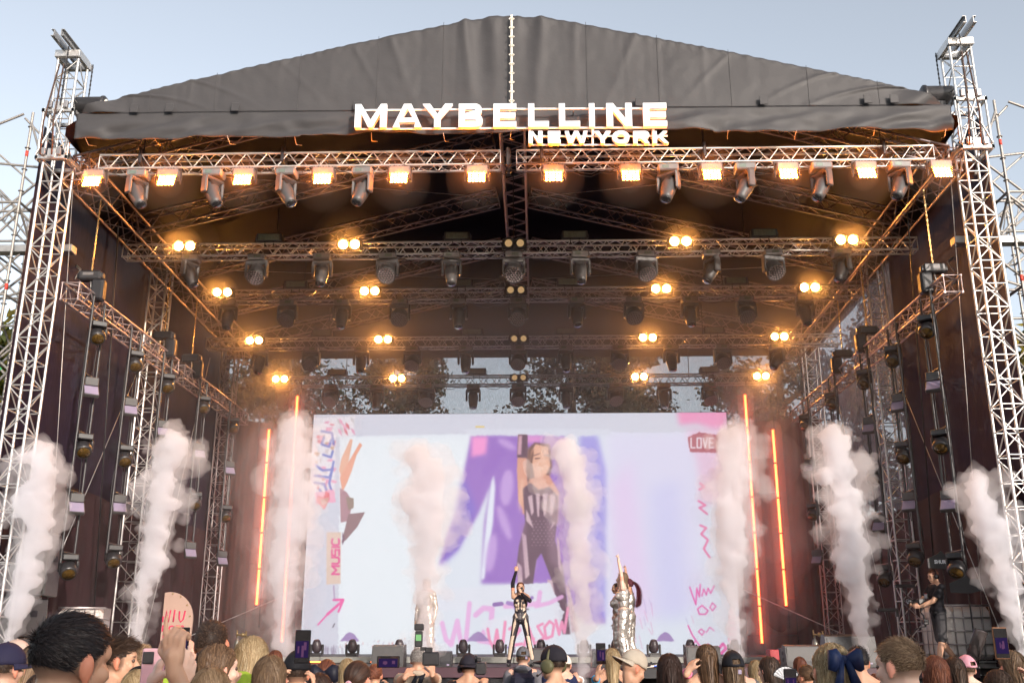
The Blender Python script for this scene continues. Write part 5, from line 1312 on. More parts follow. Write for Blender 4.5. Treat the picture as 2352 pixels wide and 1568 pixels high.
tree(14.4, 25.5, 9.6, 2.3, ye, 'yellowing tree behind the right scaffold', 3, 6000)
tree(13.9, 24.0, 5.6, 1.9, ye, 'low yellow green tree at the foot of the right scaffold', 33, 3600)
bt = [(-10.5, 43, 17.5, 3.6, 'leftmost dark tree seen through the rear scrim'), (-5.6, 44, 17.0, 2.6, 'dark tree through the scrim above the left part of the screen'), (2.2, 42, 18.5, 3.4, 'broad tree through the scrim above the middle of the screen'), (4.6, 46, 19, 2.6, 'tree through the scrim right of the middle one'), (11.4, 43, 18.0, 3.4, 'dark tree through the rear scrim right of the screen'), (15.8, 40, 17.0, 3.2, 'tree behind the rear right corner of the stage'), (18.2, 31, 8.5, 3.0, 'tree whose outline shows through the pale right wall'), (-15.5, 40, 16.5, 3.4, 'tree behind the rear left corner of the stage')]
for i, (x, y, h, r, l) in enumerate(bt): tree(x, y, h, r, dk if i not in (6,) else gr, l, 40 + i, 26000, .12, leaf=.125)

# unseen tree mass added behind the camera to cast shade on the crowd
m_shade_trees = mat('shade_tree_foliage', (.05, .06, .02), .8, 0, .5, .5, .5)
wb = MB(); gridmesh(wb, 160, 14, lambda a, b: (-110 + 260 * a, -34 - 9 * math.sin(b * 3.14 * .5) + 2.5 * noise.noise((a * 40, b * 4, 1)), (13.0 + 1.6 * noise.noise((a * 34, 0, 5)) + 1.3 * noise.noise((a * 90, 0, 3))) * b))
gridmesh(wb, 160, 3, lambda a, b: (-110 + 260 * a, -43 - 12 * b, (12.6 + 1.5 * noise.noise((a * 30, 0, 5))) * (1 - b)))
tag(wb.build('added_shade_trees', m_shade_trees), 'dense wood behind the audience', kind='stuff')
# ================================================================== SMOKE
V_CORE = volmat('dense_smoke', 6.5, (.945, .938, .962)); V_OUTS = volmat('soft_thin_smoke', 0.95, (.93, .915, .94)); V_OUT = volmat('thin_smoke', 1.1, (.945, .938, .962))
V_SOFT = volmat('soft_smoke', 3.4, (.93, .915, .94))  # soft mixes tinted pinker and darker, standing in for shade and backlight
pending = []     # objects with modifiers that are turned into plain meshes in one go
def puffs(path, rads, n, seed, spread, rlo, rhi, wisps=()):
    r2 = random.Random(seed); mb = MB(); m = len(path)
    def pos(t):
        f = t * (m - 1); i = min(int(f), m - 2); k = f - i
        return Vector(path[i]).lerp(Vector(path[i + 1]), k), rads[i] + (rads[i + 1] - rads[i]) * k
    for i in range(26):
        t = i / 25; c, R = pos(t); mb.ell(c, R * .62, 10, 7)
    for i in range(n):
        t = r2.random(); c, R = pos(t); a = r2.uniform(0, 6.28); q = R * spread * math.sqrt(r2.random())
        r = R * r2.uniform(rlo, rhi)
        mb.ell(c + Vector((math.cos(a) * q, math.sin(a) * q * .8, r2.uniform(-.3, .3) * R)), (r, r, r * r2.uniform(.7, 1.1)), 10, 7)
    for c, R, k in wisps:
        for i in range(k):
            d = Vector((r2.gauss(0, .5), r2.gauss(0, .4), r2.gauss(0, .35))) * R; r = R * r2.uniform(.18, .45)
            mb.ell(Vector(c) + d, r, 10, 7)
    return mb
def smoke(px, Y, rpx, lab, seed, wisps=(), vox=.036, soft=False):
    path = [at(u, v, Y) for u, v in px]; k = (Y * math.cos(PITCH) + 2.5 * math.sin(PITCH)) / _f
    rad = [r * k * ((1.28 if soft else 1.08) + .12 * i / (len(rpx) - 1)) for i, r in enumerate(rpx)]
    t = thing('smoke_jet', lab, 'smoke plume', (path[0].x, Y, path[0].z), 0, 'smoke jets along the stage edge')
    W = [(at(u, v, Y), r * k, n) for u, v, r, n in wisps]
    for nm, mt, sc_, n, sp, lo, hi, w in (('dense_core', V_SOFT if soft else V_CORE, .70, 80, .70, .20, .48, ()), ('thin_edge', V_OUTS if soft else V_OUT, 1.12, 130, .95, .12, .38, W)):
        o = puffs(path, [r * sc_ for r in rad], n, seed + len(nm), sp, lo, hi, w).build(nm, mt, t, True)
        md = o.modifiers.new('r', 'REMESH'); md.mode = 'VOXEL'; md.voxel_size = vox; md.use_smooth_shade = True
        pending.append((o, 'smoke', seed))
smoke([(16, 1500), (30, 1400), (62, 1290), (80, 1180), (95, 1090), (90, 1040)], 17.2, [24, 36, 52, 66, 64, 42], 'tall white smoke jet at the far left by the speaker stack', 11, [(140, 1090, 34, 16), (125, 1190, 30, 14), (60, 1040, 26, 10)])
smoke([(316, 1500), (324, 1410), (345, 1290), (365, 1170), (380, 1080), (400, 1015)], 20.5, [20, 30, 48, 54, 56, 46], 'white smoke jet left of the beige arch sign', 12, [(455, 1060, 36, 22), (300, 1160, 26, 12), (420, 1000, 30, 14), (350, 1010, 26, 10)])
smoke([(652, 1500), (650, 1410), (655, 1300), (664, 1180), (672, 1070), (682, 985)], 20.5, [24, 36, 48, 56, 52, 44], 'wide smoke jet in front of the left LED tubes', 13, [(620, 1090, 34, 16), (725, 1000, 36, 16), (600, 1250, 24, 8)], soft=True)
smoke([(972, 1500), (975, 1400), (972, 1290), (980, 1190), (985, 1100), (965, 1040)], 20.6, [36, 36, 40, 60, 56, 40], 'pinkish smoke jet hiding the silver dancer at the left of the screen', 14, [(1030, 1160, 38, 16), (925, 1080, 30, 12), (1020, 1090, 30, 12)], soft=True)
smoke([(1336, 1590), (1338, 1500), (1340, 1400), (1334, 1290), (1330, 1170), (1318, 1070), (1300, 1030)], 19.9, [12, 20, 34, 44, 48, 50, 36], 'tall smoke jet right of the singer rising from the pit', 15, [(1262, 1070, 38, 24), (1370, 1130, 30, 14), (1240, 1115, 24, 8), (1290, 1020, 34, 16)], soft=True)
smoke([(1688, 1500), (1684, 1400), (1678, 1290), (1680, 1180), (1684, 1080), (1690, 1000)], 20.5, [20, 30, 46, 54, 54, 46], 'smoke jet over the right edge of the screen', 16, [(1728, 1000, 30, 14), (1640, 1120, 30, 12), (1730, 1170, 26, 10)], soft=True)
smoke([(1990, 1490), (1978, 1390), (1962, 1290), (1945, 1180), (1925, 1080), (1916, 1000)], 20.2, [20, 36, 54, 58, 60, 44], 'white smoke jet between the right LED tubes and the tank', 17, [(1985, 1060, 36, 20), (1865, 1090, 34, 14), (2000, 1190, 34, 14), (1880, 1010, 30, 10)])
smoke([(2345, 1500), (2330, 1420), (2300, 1320), (2275, 1220), (2255, 1140), (2240, 1095)], 17.2, [24, 34, 44, 50, 46, 40], 'white smoke jet at the far right by the speaker stack', 18, [(2205, 1120, 34, 14), (2290, 1110, 34, 14), (2310, 1180, 30, 10)])
# thin stage fog that fills the box of the stage
fog = MB().box((0, 25.2, 5.6), (18.6, 12.4, 8.5)).build('stage_fog', volmat('stage_fog', 0.0065, (.98, .95, .98), .1))
tag(fog, 'thin lamp-lit fog hanging inside the stage', kind='stuff')
spots = [(at(u, 400, 17.7).x, 17.66, 10.34, .62) for u in fl_u]
for r, q in ROWS.items():
    spots += [(at(u, {2: 560, 3: 672, 4: 782, 5: 870}[r], TR[r][0]).x, TR[r][0] - .38, TR[r][1] - .02, .80) for u in q['b'] if u not in (1182, 1185, 1192)]
for k, (fr, dn) in enumerate(((1.05, .02), (.55, .12))):  # fog spheres added round the blinders to stand in for lens bloom
    hz = MB()
    for x, y, z, r in spots:
        if y > 18: hz.ell((x, y, z), r * fr, 20, 14)
    tag(hz.build('lamp_halo_fog', volmat('lamp_halo_fog_%d' % k, dn, (.99, .97, .95))), ['outer', 'inner'][k] + ' added fog spheres that make the lamp halos', kind='stuff')
for k, (r, dn) in enumerate(((.62, .022), (.30, .06))):  # fog spheres put at each floodlight only for an orange halo
    hz = MB()
    for x, y, z, _ in spots[:12]: hz.ell((x, y, z), r, 22, 16)
    tag(hz.build('flood_halo_fog', volmat('flood_halo_fog_%d' % k, dn, (.99, .97, .95))), ['outer', 'inner'][k] + ' added fog spheres that make the floodlight halos', kind='stuff')
for k, (rd, dn) in enumerate(((.75, .10), (.26, .45))):  # fog capsules added along the tubes to give them a glow
    tf = MB()
    for (u, v0, v1, Y) in ((604, 985, 1390, 29.4), (666, 908, 1475, 30.2), (1730, 905, 1478, 30.2), (1790, 985, 1392, 29.4)):
        pa = at(u, v0, Y); pb = at(u, v1, Y); x = (pa.x + pb.x) / 2; tf.capsule((x, Y - .03, pb.z), (x, Y - .03, pa.z), rd, None, 14, 5)
    tag(tf.build('tube_halo_fog', volmat('tube_halo_fog_%d' % k, dn, (.99, .97, .95))), ['wide', 'close'][k] + ' added fog capsules for the halo of the orange LED tubes', kind='stuff')
uf = MB().box((0, 27.2, 10.35), (17.6, 7.2, 2.1)).build('upper_fog', volmat('upper_fog', .028, (.99, .96, .95), .1)); tag(uf, 'amber lit fog gathered under the rear of the roof', kind='stuff')
for k, (x0, x1) in enumerate(((-9.0, -4.9), (4.6, 9.0))):
    fb = puffs([((x0 + x1) / 2 - .4, 29.6, 1.6), ((x0 + x1) / 2, 29.6, 4.5), ((x0 + x1) / 2 + .2, 29.4, 9.3)], [1.5, 1.8, 1.7], 26, 70 + k, .7, .4, .7).build('fog_bank', volmat('fog_bank_%d' % k, .075, (.99, .97, .95)))
    tag(fb, ['hazy fog bank over the LED tubes at the left of the screen', 'hazy fog bank over the LED tubes at the right of the screen'][k], kind='stuff')
    md = fb.modifiers.new('r', 'REMESH'); md.mode = 'VOXEL'; md.voxel_size = .12; md.use_smooth_shade = True; pending.append((fb, 'smoke', 5))
# ================================================================== PEOPLE
m_skin = attr_mat('skin', .5, .35); m_skin.node_tree.nodes['Principled BSDF'].inputs['Subsurface Weight'].default_value = .12
m_skin.node_tree.nodes['Principled BSDF'].inputs['Subsurface Radius'].default_value = (.012, .005, .003)
m_hair = attr_mat('hair', .50, .25)
m_suit = attr_mat('patterned_bodysuit', .5, .3)
_cloth = {}
def cloth(col, rough=.85, metal=0.0, bump=.35, scale=26):
    k = (tuple(round(c, 3) for c in col), rough, metal)
    if k not in _cloth: _cloth[k] = mat('cloth_%d' % len(_cloth), col, rough, metal, .16, scale, bump, .25, bscale=9.0 if metal == 0 else 13.0)
    return _cloth[k]
M_SILVER = mat('silver_lame', (.66, .61, .56), .36, .8, .12, 6, .45, .5, bscale=5.0)
SKIN = {'fair': (.62, .37, .27), 'tan': (.52, .29, .19), 'pale': (.70, .46, .36), 'warm': (.57, .33, .22)}
PAL = {'black': [(.012, .010, .012), (.022, .017, .018), (.035, .025, .024)], 'dark': [(.030, .017, .012), (.05, .028, .018), (.075, .042, .026)],
       'brown': [(.075, .042, .024), (.12, .068, .038), (.17, .10, .055)], 'auburn': [(.10, .032, .020), (.15, .05, .028), (.20, .075, .04)],
       'lbrown': [(.14, .085, .05), (.21, .135, .08), (.28, .19, .115)], 'blonde': [(.30, .20, .10), (.46, .33, .18), (.62, .49, .30)],
       'sandy': [(.20, .125, .07), (.29, .19, .11), (.36, .25, .15)], 'grey': [(.16, .14, .13), (.26, .24, .22), (.38, .35, .33)], 'ombre': [(.04, .02, .015), (.09, .045, .025), (.24, .13, .06)],
       'wine': [(.05, .006, .015), (.09, .012, .025), (.14, .02, .04)], 'pony': [(.03, .016, .012), (.05, .026, .018), (.07, .036, .024)]}
PAL = {k: [tuple(min(.8, q * (1.0 if k == 'black' else .95)) for q in c) for c in v] for k, v in PAL.items()}
HC = Vector((0, -.012, .03)); HR = Vector((.0755, .0935, .090))
def rot(yaw=0, pitch=0, roll=0): return (Matrix.Rotation(yaw, 3, 'Z') @ Matrix.Rotation(pitch, 3, 'X') @ Matrix.Rotation(roll, 3, 'Y'))
def ik(S, W, l1, l2, pole):
    d = W - S; L = d.length
    if L > (l1 + l2) * .995: W = S + d.normalized() * (l1 + l2) * .995; d = W - S; L = d.length
    a = (l1 * l1 - l2 * l2 + L * L) / (2 * L); h = math.sqrt(max(0, l1 * l1 - a * a)); dn = d / L
    p = pole - dn * pole.dot(dn); p = p.normalized() if p.length > 1e-4 else Vector((1, 0, 0))
    return S + dn * a + p * h, W
def hand(mb, W, d, nrm, side, s=1.0, curl=(.25, .25, .3, .35), thumb=.6, n=7):
    """palm, four fingers of unequal length and a thumb leaving the side of the palm"""
    d = d.normalized(); nrm = (nrm - d * nrm.dot(d)).normalized(); b = d.cross(nrm) * side
    kn = [W + d * (.088 - .006 * abs(i - 1.2)) * s + b * (.030 - .020 * i) * s for i in range(4)]
    mb.capsule(W - d * .02 * s, W + d * .03 * s, .026 * s, .030 * s, n)
    for i in range(4): mb.capsule(W + b * (.018 - .012 * i) * s + d * .02 * s, kn[i], .016 * s, .0125 * s, n)
    for i in range(4):
        L = (.074, .082, .076, .060)[i] * s; p = kn[i]; a = curl[i]; dd = d + b * (.06 - .04 * i)
        for j, fr in enumerate((.45, .32, .23)):
            ang = a * (.7 + .5 * j); t = (dd * math.cos(ang) + nrm * math.sin(ang)).normalized()
            q = p + t * L * fr; mb.capsule(p, q, (.0095 - .001 * j) * s, (.0088 - .001 * j) * s, n, 3); p = q; a *= 1.35
    p = W + d * .028 * s + b * .026 * s; t = (d * .62 + b * .75 + nrm * thumb * .6).normalized()
    q = p + t * .042 * s; mb.capsule(p, q, .014 * s, .0115 * s, n, 3)
    t2 = (d * .9 + b * (.35 - thumb * .4) + nrm * thumb).normalized(); mb.capsule(q, q + t2 * .034 * s, .0108 * s, .009 * s, n, 3)
def allowed(d, style):
    x, y, z = d[:, 0], d[:, 1], d[:, 2]
    lo = np.where(y < 0, -.62 + .25 * np.abs(x) * 0, -.62 + 1.25 * np.clip(y + .0, 0, 1) * 1.0)
    if style in ('short', 'crop', 'quiff', 'curly'): lo = np.where(y < 0, -.50 - .1 * y, -.42 + 1.15 * np.clip(y, 0, 1))
    lo = np.where((np.abs(x) > .75) & (y > -.2), np.maximum(lo, -.22), lo)
    return z > lo
def hair(parent, M, hc, style, pal, seed, s=1.0, n=1100, length=.4, tie=None, w=.0045, part=0.0, flow=None):
    """strand hair on the head frame M (3x3) at hc (local to parent)"""
    rg = np.random.RandomState(seed); P = np.array(PAL[pal], np.float32)
    d = rg.normal(size=(n * 6, 3)); d /= np.linalg.norm(d, axis=1)[:, None]; d = d[allowed(d, style)][:n]; n = len(d)
    R = np.array(HR) * s; c = np.array(HC) * s
    lay = rg.uniform(1.02, 1.13, n) if style not in ('short', 'crop', 'quiff', 'curly') else rg.uniform(1.0, 1.035, n)
    st = 5 if style in ('short', 'crop', 'quiff', 'curly') else 10
    pts = np.zeros((n, st, 3)); nrms = np.zeros((n, st, 3)); p = d * R * lay[:, None]
    if st == 5:
        nz = d / R; nz /= np.linalg.norm(nz, axis=1)[:, None]
        top = np.clip((d[:, 2] - .05) / .6, 0, 1)
        base = {'short': (.012, .028), 'crop': (.006, .013), 'quiff': (.010, .062), 'curly': (.014, .026)}[style]
        L = (base[0] + (base[1] - base[0]) * top) * rg.uniform(.7, 1.25, n) * s
        fl = np.array(flow if flow is not None else (0, .6, -.1)); cb = fl - nz * (nz @ fl)[:, None]
        dirv = nz * {'quiff': .8, 'crop': .2}.get(style, .26) + cb * 1.0 + rg.normal(0, .14 if style != 'curly' else .7, (n, 3)) + np.array((0, 0, -.25)) * (1 - top)[:, None]
        dirv /= np.linalg.norm(dirv, axis=1)[:, None]
        for k in range(st):
            pts[:, k] = p; nrms[:, k] = nz
            dirv = dirv - nz * .10 + rg.normal(0, .10 if style != 'curly' else .55, (n, 3)); dirv /= np.linalg.norm(dirv, axis=1)[:, None]
            p = p + dirv * (L / (st - 1))[:, None]
    else:
        Ls = length * rg.uniform(.82, 1.06, n); seg = (Ls + .16) * s / (st - 1)
        g = np.tile(np.array((0, -.35, -1.0)), (n, 1)); g[:, 0] += np.sign(d[:, 0] - part) * .55 * (d[:, 2] > .2)
        if style in ('pony', 'bun'):
            T = np.array(tie if tie is not None else (0, -.105, .03)) * s - c
        for k in range(st):
            q = p / R; nz = p / (R * R); nz /= np.linalg.norm(nz, axis=1)[:, None]
            pts[:, k] = p; nrms[:, k] = nz
            if style in ('pony', 'bun'):
                rem = T - p; dist = np.linalg.norm(rem, axis=1); step = rem / (st - k)
                p2 = p + step; q = p2 / R; ql = np.linalg.norm(q, axis=1)
                fac = np.where((k < st - 3) & (ql < lay), lay / np.maximum(ql, .2), 1.0); p = p2 * fac[:, None]
            else:
                on = p[:, 2] > -.045 * s
                gt = g - nz * (np.sum(g * nz, 1))[:, None]; gt /= np.maximum(np.linalg.norm(gt, axis=1)[:, None], 1e-3)
                fall = np.stack([-p[:, 0] * 1.2 + rg.normal(0, .05, n), -.16 - .6 * (p[:, 1] + .07), -np.ones(n)], 1)
                fall[:, 0] *= np.where(on, 0, 1); dv = np.where(on[:, None], gt, fall); dv += rg.normal(0, .035, (n, 3)); dv /= np.linalg.norm(dv, axis=1)[:, None]
                p = p + dv * seg[:, None]
                q = p / R; ql = np.linalg.norm(q, axis=1); keep = (p[:, 2] > -.055 * s)
                p = np.where(keep[:, None], p * (lay / np.maximum(ql, .3))[:, None], p)
                # keep off the face
                fr = (p[:, 1] > .035 * s) & (p[:, 2] < .045 * s); p[:, 1] = np.where(fr, p[:, 1] - .02 * s, p[:, 1]); p[:, 0] = np.where(fr, np.sign(p[:, 0]) * np.maximum(np.abs(p[:, 0]), .066 * s), p[:, 0])
    dirs = np.gradient(pts, axis=1); dirs /= np.maximum(np.linalg.norm(dirs, axis=2)[..., None], 1e-6)
    sd = np.cross(dirs, nrms); sd /= np.maximum(np.linalg.norm(sd, axis=2)[..., None], 1e-6)
    tw = rg.uniform(-.5, .5, n)[:, None, None]; sd = sd * np.cos(tw) + nrms * np.sin(tw)
    taper = np.linspace(1, .35, st)[None, :, None]; hw = (w * rg.uniform(.6, 1.2, n))[:, None, None] * taper * s / 2
    V = np.stack([pts - sd * hw, pts + sd * hw], 2).reshape(-1, 3)
    idx = (np.arange(n)[:, None] * st + np.arange(st - 1)[None]).ravel()
    Fa = np.stack([idx * 2, idx * 2 + 1, idx * 2 + 3, idx * 2 + 2], 1)
    k = rg.choice(len(P), n, p=[.3, .45, .25][:len(P)])
    base = P[k] * rg.uniform(.75, 1.3, (n, 1)); t = np.linspace(0, 1, st - 1)
    if pal == 'ombre': t2 = np.clip(t * 1.6 - .5, 0, 1)[None, :, None]; colr = P[0][None, None] * (1 - t2) + (P[2][None, None] * rg.uniform(.7, 1.2, (n, 1, 1))) * t2
    elif pal in ('blonde', 'lbrown', 'sandy'): t2 = np.clip(.45 + t * 1.4, 0, 1)[None, :, None]; colr = base[:, None] * t2 + P[0][None, None] * .55 * (1 - t2)
    else: colr = np.repeat(base[:, None], st - 1, 1)
    colr = colr.reshape(-1, 3)
    parts = [(V, Fa, colr)]
    if style in ('pony', 'bun'):
        T0 = T; m = 260
        if style == 'pony':
            a = rg.normal(0, 1, (m, 3)) * np.array((.018, .012, .012)) * s; q = T0 + a; pp = np.zeros((m, 9, 3)); dv = np.tile(np.array((0, -.8, .1)), (m, 1)) + rg.normal(0, .12, (m, 3))
            for kk in range(9):
                pp[:, kk] = q; dv = dv + np.array((0, .12, -.45)) + rg.normal(0, .03, (m, 3)); dv /= np.linalg.norm(dv, axis=1)[:, None]; q = q + dv * (length * s / 8) * rg.uniform(.85, 1.1, (m, 1))
        else:
            pp = np.zeros((m, 9, 3)); ax = rg.normal(size=(m, 3)); ax /= np.linalg.norm(ax, axis=1)[:, None]; b = np.cross(ax, rg.normal(size=(m, 3))); b /= np.linalg.norm(b, axis=1)[:, None]; b2 = np.cross(ax, b)
            r = rg.uniform(.025, .045, m)[:, None] * s
            for kk in range(9): pp[:, kk] = T0 + np.array((0, -.03, 0)) * s + (b * math.cos(kk * .55) + b2 * math.sin(kk * .55)) * r
        dd = np.gradient(pp, axis=1); dd /= np.maximum(np.linalg.norm(dd, axis=2)[..., None], 1e-6); nn = pp - (T0 + np.array((0, .05, -.05)))[None, None]; sd = np.cross(dd, nn); sd /= np.maximum(np.linalg.norm(sd, axis=2)[..., None], 1e-6)
        V2 = np.stack([pp - sd * w * .6 * s, pp + sd * w * .6 * s], 2).reshape(-1, 3); idx = (np.arange(m)[:, None] * 9 + np.arange(8)[None]).ravel()
        F2 = np.stack([idx * 2, idx * 2 + 1, idx * 2 + 3, idx * 2 + 2], 1); k2 = rg.choice(len(P), m); parts.append((V2, F2, np.repeat(P[k2] * rg.uniform(.75, 1.3, (m, 1)), 8, 0)))
    # scalp under the strands
    k3 = 1.035 if st != 5 else 1.012; mb = MB(); mb.ell((0, 0, 0), tuple(R * k3), 20, 14); v3 = np.array(mb.v); f3 = []
    for f in mb.f:
        cc = np.mean(v3[list(f)] / (R * k3), 0)
        if len(f) == 4 and allowed((cc / np.linalg.norm(cc))[None], style)[0]: f3.append(f)
    tot = []; fc = []; cl = []; off = 0
    for V_, F_, c_ in parts: tot.append(V_); fc += (F_ + off).tolist(); cl.append(c_); off += len(V_)
    tot.append(v3); fc += [tuple(i + off for i in f) for f in f3]; cl.append(np.tile(P[0] * .8, (len(f3), 1)))
    V = np.concatenate(tot) + c; Mn = np.array(M); V = V @ Mn.T + np.array(hc)
    me = bpy.data.meshes.new('hair'); me.from_pydata(V.tolist(), [], fc); me.materials.append(m_hair); me.polygons.foreach_set('use_smooth', [True] * len(fc))
    o = link('hair', me, parent); set_tint(o, np.clip(np.concatenate(cl), 0, 1))
    return o
def cap_hat(parent, M, hc, col, brim_dir=0.0, s=1.0, brim=True, tilt=0.0, hole=False, beanie=False):
    """baseball cap; brim_dir = turn of the brim about the head, 180 deg = worn backwards"""
    mb = MB(); R = HR * 1.17 * s; vs = []; fs = []; nn, mm = 24, 9
    for i in range(mm + 1):
        t = math.pi * .53 * i / mm
        for k in range(nn):
            a = 2 * math.pi * k / nn; q = Vector((R.x * math.sin(t) * math.cos(a), R.y * 1.02 * math.sin(t) * math.sin(a), R.z * 1.04 * math.cos(t) + (.004 if k % 4 == 0 else 0)))
            vs.append(q)
    for i in range(mm):
        for k in range(nn):
            if hole and i >= mm - 3 and k in (17, 18, 19) and i < mm - 1: continue
            fs.append((i * nn + k, (i + 1) * nn + k, (i + 1) * nn + (k + 1) % nn, i * nn + (k + 1) % nn))
    B = Matrix.Rotation(brim_dir, 3, 'Z'); T = Matrix.Rotation(tilt, 3, 'X')
    mb.add([B @ q for q in vs], fs, True)
    if not beanie: mb.ell(B @ Vector((0, 0, R.z * 1.05)), .008 * s, 8, 5)
    M2 = M @ T
    mb.v = [tuple(Vector(hc) + M2 @ (Vector(p) + HC * s + Vector((0, 0, .012 * s)))) for p in mb.v]
    o = mb.build('cap', cloth(col, .8), parent)
    md = o.modifiers.new('t', 'SOLIDIFY'); md.thickness = .004; pending.append((o, 'plain', 0))
    if brim:
        b = MB(); vs = []; fs = []; n = 14
        for j in range(4):
            for i in range(n + 1):
                a = math.pi * (.10 + .80 * i / n); e = 1.0 + .72 * j / 3 * math.sin(a) ** 1.2
                vs.append(Vector((R.x * math.cos(a) * (1 + .06 * j / 3), R.y * math.sin(a) * e, -.004 - .014 * (j / 3) - .022 * (math.cos(a) ** 2) * (j / 3))))
        for j in range(3):
            for i in range(n): fs.append((j * (n + 1) + i, (j + 1) * (n + 1) + i, (j + 1) * (n + 1) + i + 1, j * (n + 1) + i + 1))
        b.add(vs, fs, True); b.v = [tuple(Vector(hc) + M2 @ (B @ Vector(p) + HC * s + Vector((0, 0, .012 * s)))) for p in b.v]
        o2 = b.build('cap_brim', cloth(col, .8), o); md = o2.modifiers.new('t', 'SOLIDIFY'); md.thickness = .005; pending.append((o2, 'plain', 0))
    return o
def headphones(parent, M, hc, col, s=1.0, mic=False, big=False):
    m = cloth(col, .5, 0, .05); mb = MB()
    arcp = [Vector((.094 * math.cos(a), -.01, .03 + .105 * math.sin(a))) * s for a in [math.pi * k / 14 for k in range(15)]]
    mb.sweep(arcp, [.011 * s] * 15, 8)
    mb.v = [tuple(Vector(hc) + M @ Vector(p)) for p in mb.v]; o = mb.build('headphones', m, parent)
    for sx in (-1, 1):
        c = MB(); k = 1.25 if big else 1.0
        c.lathe([(0, -.028), (.036 * k, -.028), (.043 * k, -.012), (.043 * k, .012), (.03, .022), (0, .022)], 14, Matrix.Rotation(R_(90 * sx), 3, 'Y'), (sx * .098, -.008, -.005))
        c.v = [tuple(Vector(hc) + M @ (Vector(p) * s)) for p in c.v]; c.build('ear_cup', m, o)
    if mic:
        c = MB(); c.sweep([Vector(q) * s for q in ((-.10, .01, -.03), (-.09, .07, -.07), (-.04, .115, -.075))], .004, 5).ell(Vector((-.035, .118, -.075)) * s, .010)
        c.v = [tuple(Vector(hc) + M @ Vector(p)) for p in c.v]; c.build('boom_mic', M_BLK, o)
    return o
def phone(p, facing, lab, land=False, s=1.0, colr=None, scr=True, tilt=0):
    t = thing('phone', lab, 'phone', p, facing, 'phones held up in the crowd'); t.rotation_euler = (tilt, 0, facing)
    w, h = (.155, .076) if land else (.076, .155)
    MB().box((0, 0, 0), (w * s, .010, h * s), b=.004).build('body', cloth(colr or (.012, .012, .015), .35, 0, .02), t)
    if scr:
        MB().box((0, -.0062, 0), (w * s * .9, .002, h * s * .93)).build('screen', M_GLASS, t)
        MB().box((0, -.0078, -h * .08 * s), (w * s * .82, .001, h * s * (.5 if not land else .72))).build('picture', emat('phone_picture', (.16, .09, .42), .075), t)
        r = random.Random(int(p.x * 100)); 
        for k in range(3): MB().box((w * s * r.uniform(-.25, .25), -.0086, -h * .08 * s + h * s * r.uniform(-.1, .1)), (w * s * r.uniform(.06, .2), .0006, h * s * r.uniform(.15, .35))).build('picture_spot', emat('phone_spot', (.6, .25, .6), .10), t)
    else:
        MB().box((-w * .22 * s, -.008, h * .30 * s), (w * .48 * s, .006, h * .26 * s), b=.002).build('camera_block', M_BLKG, t)
    return t
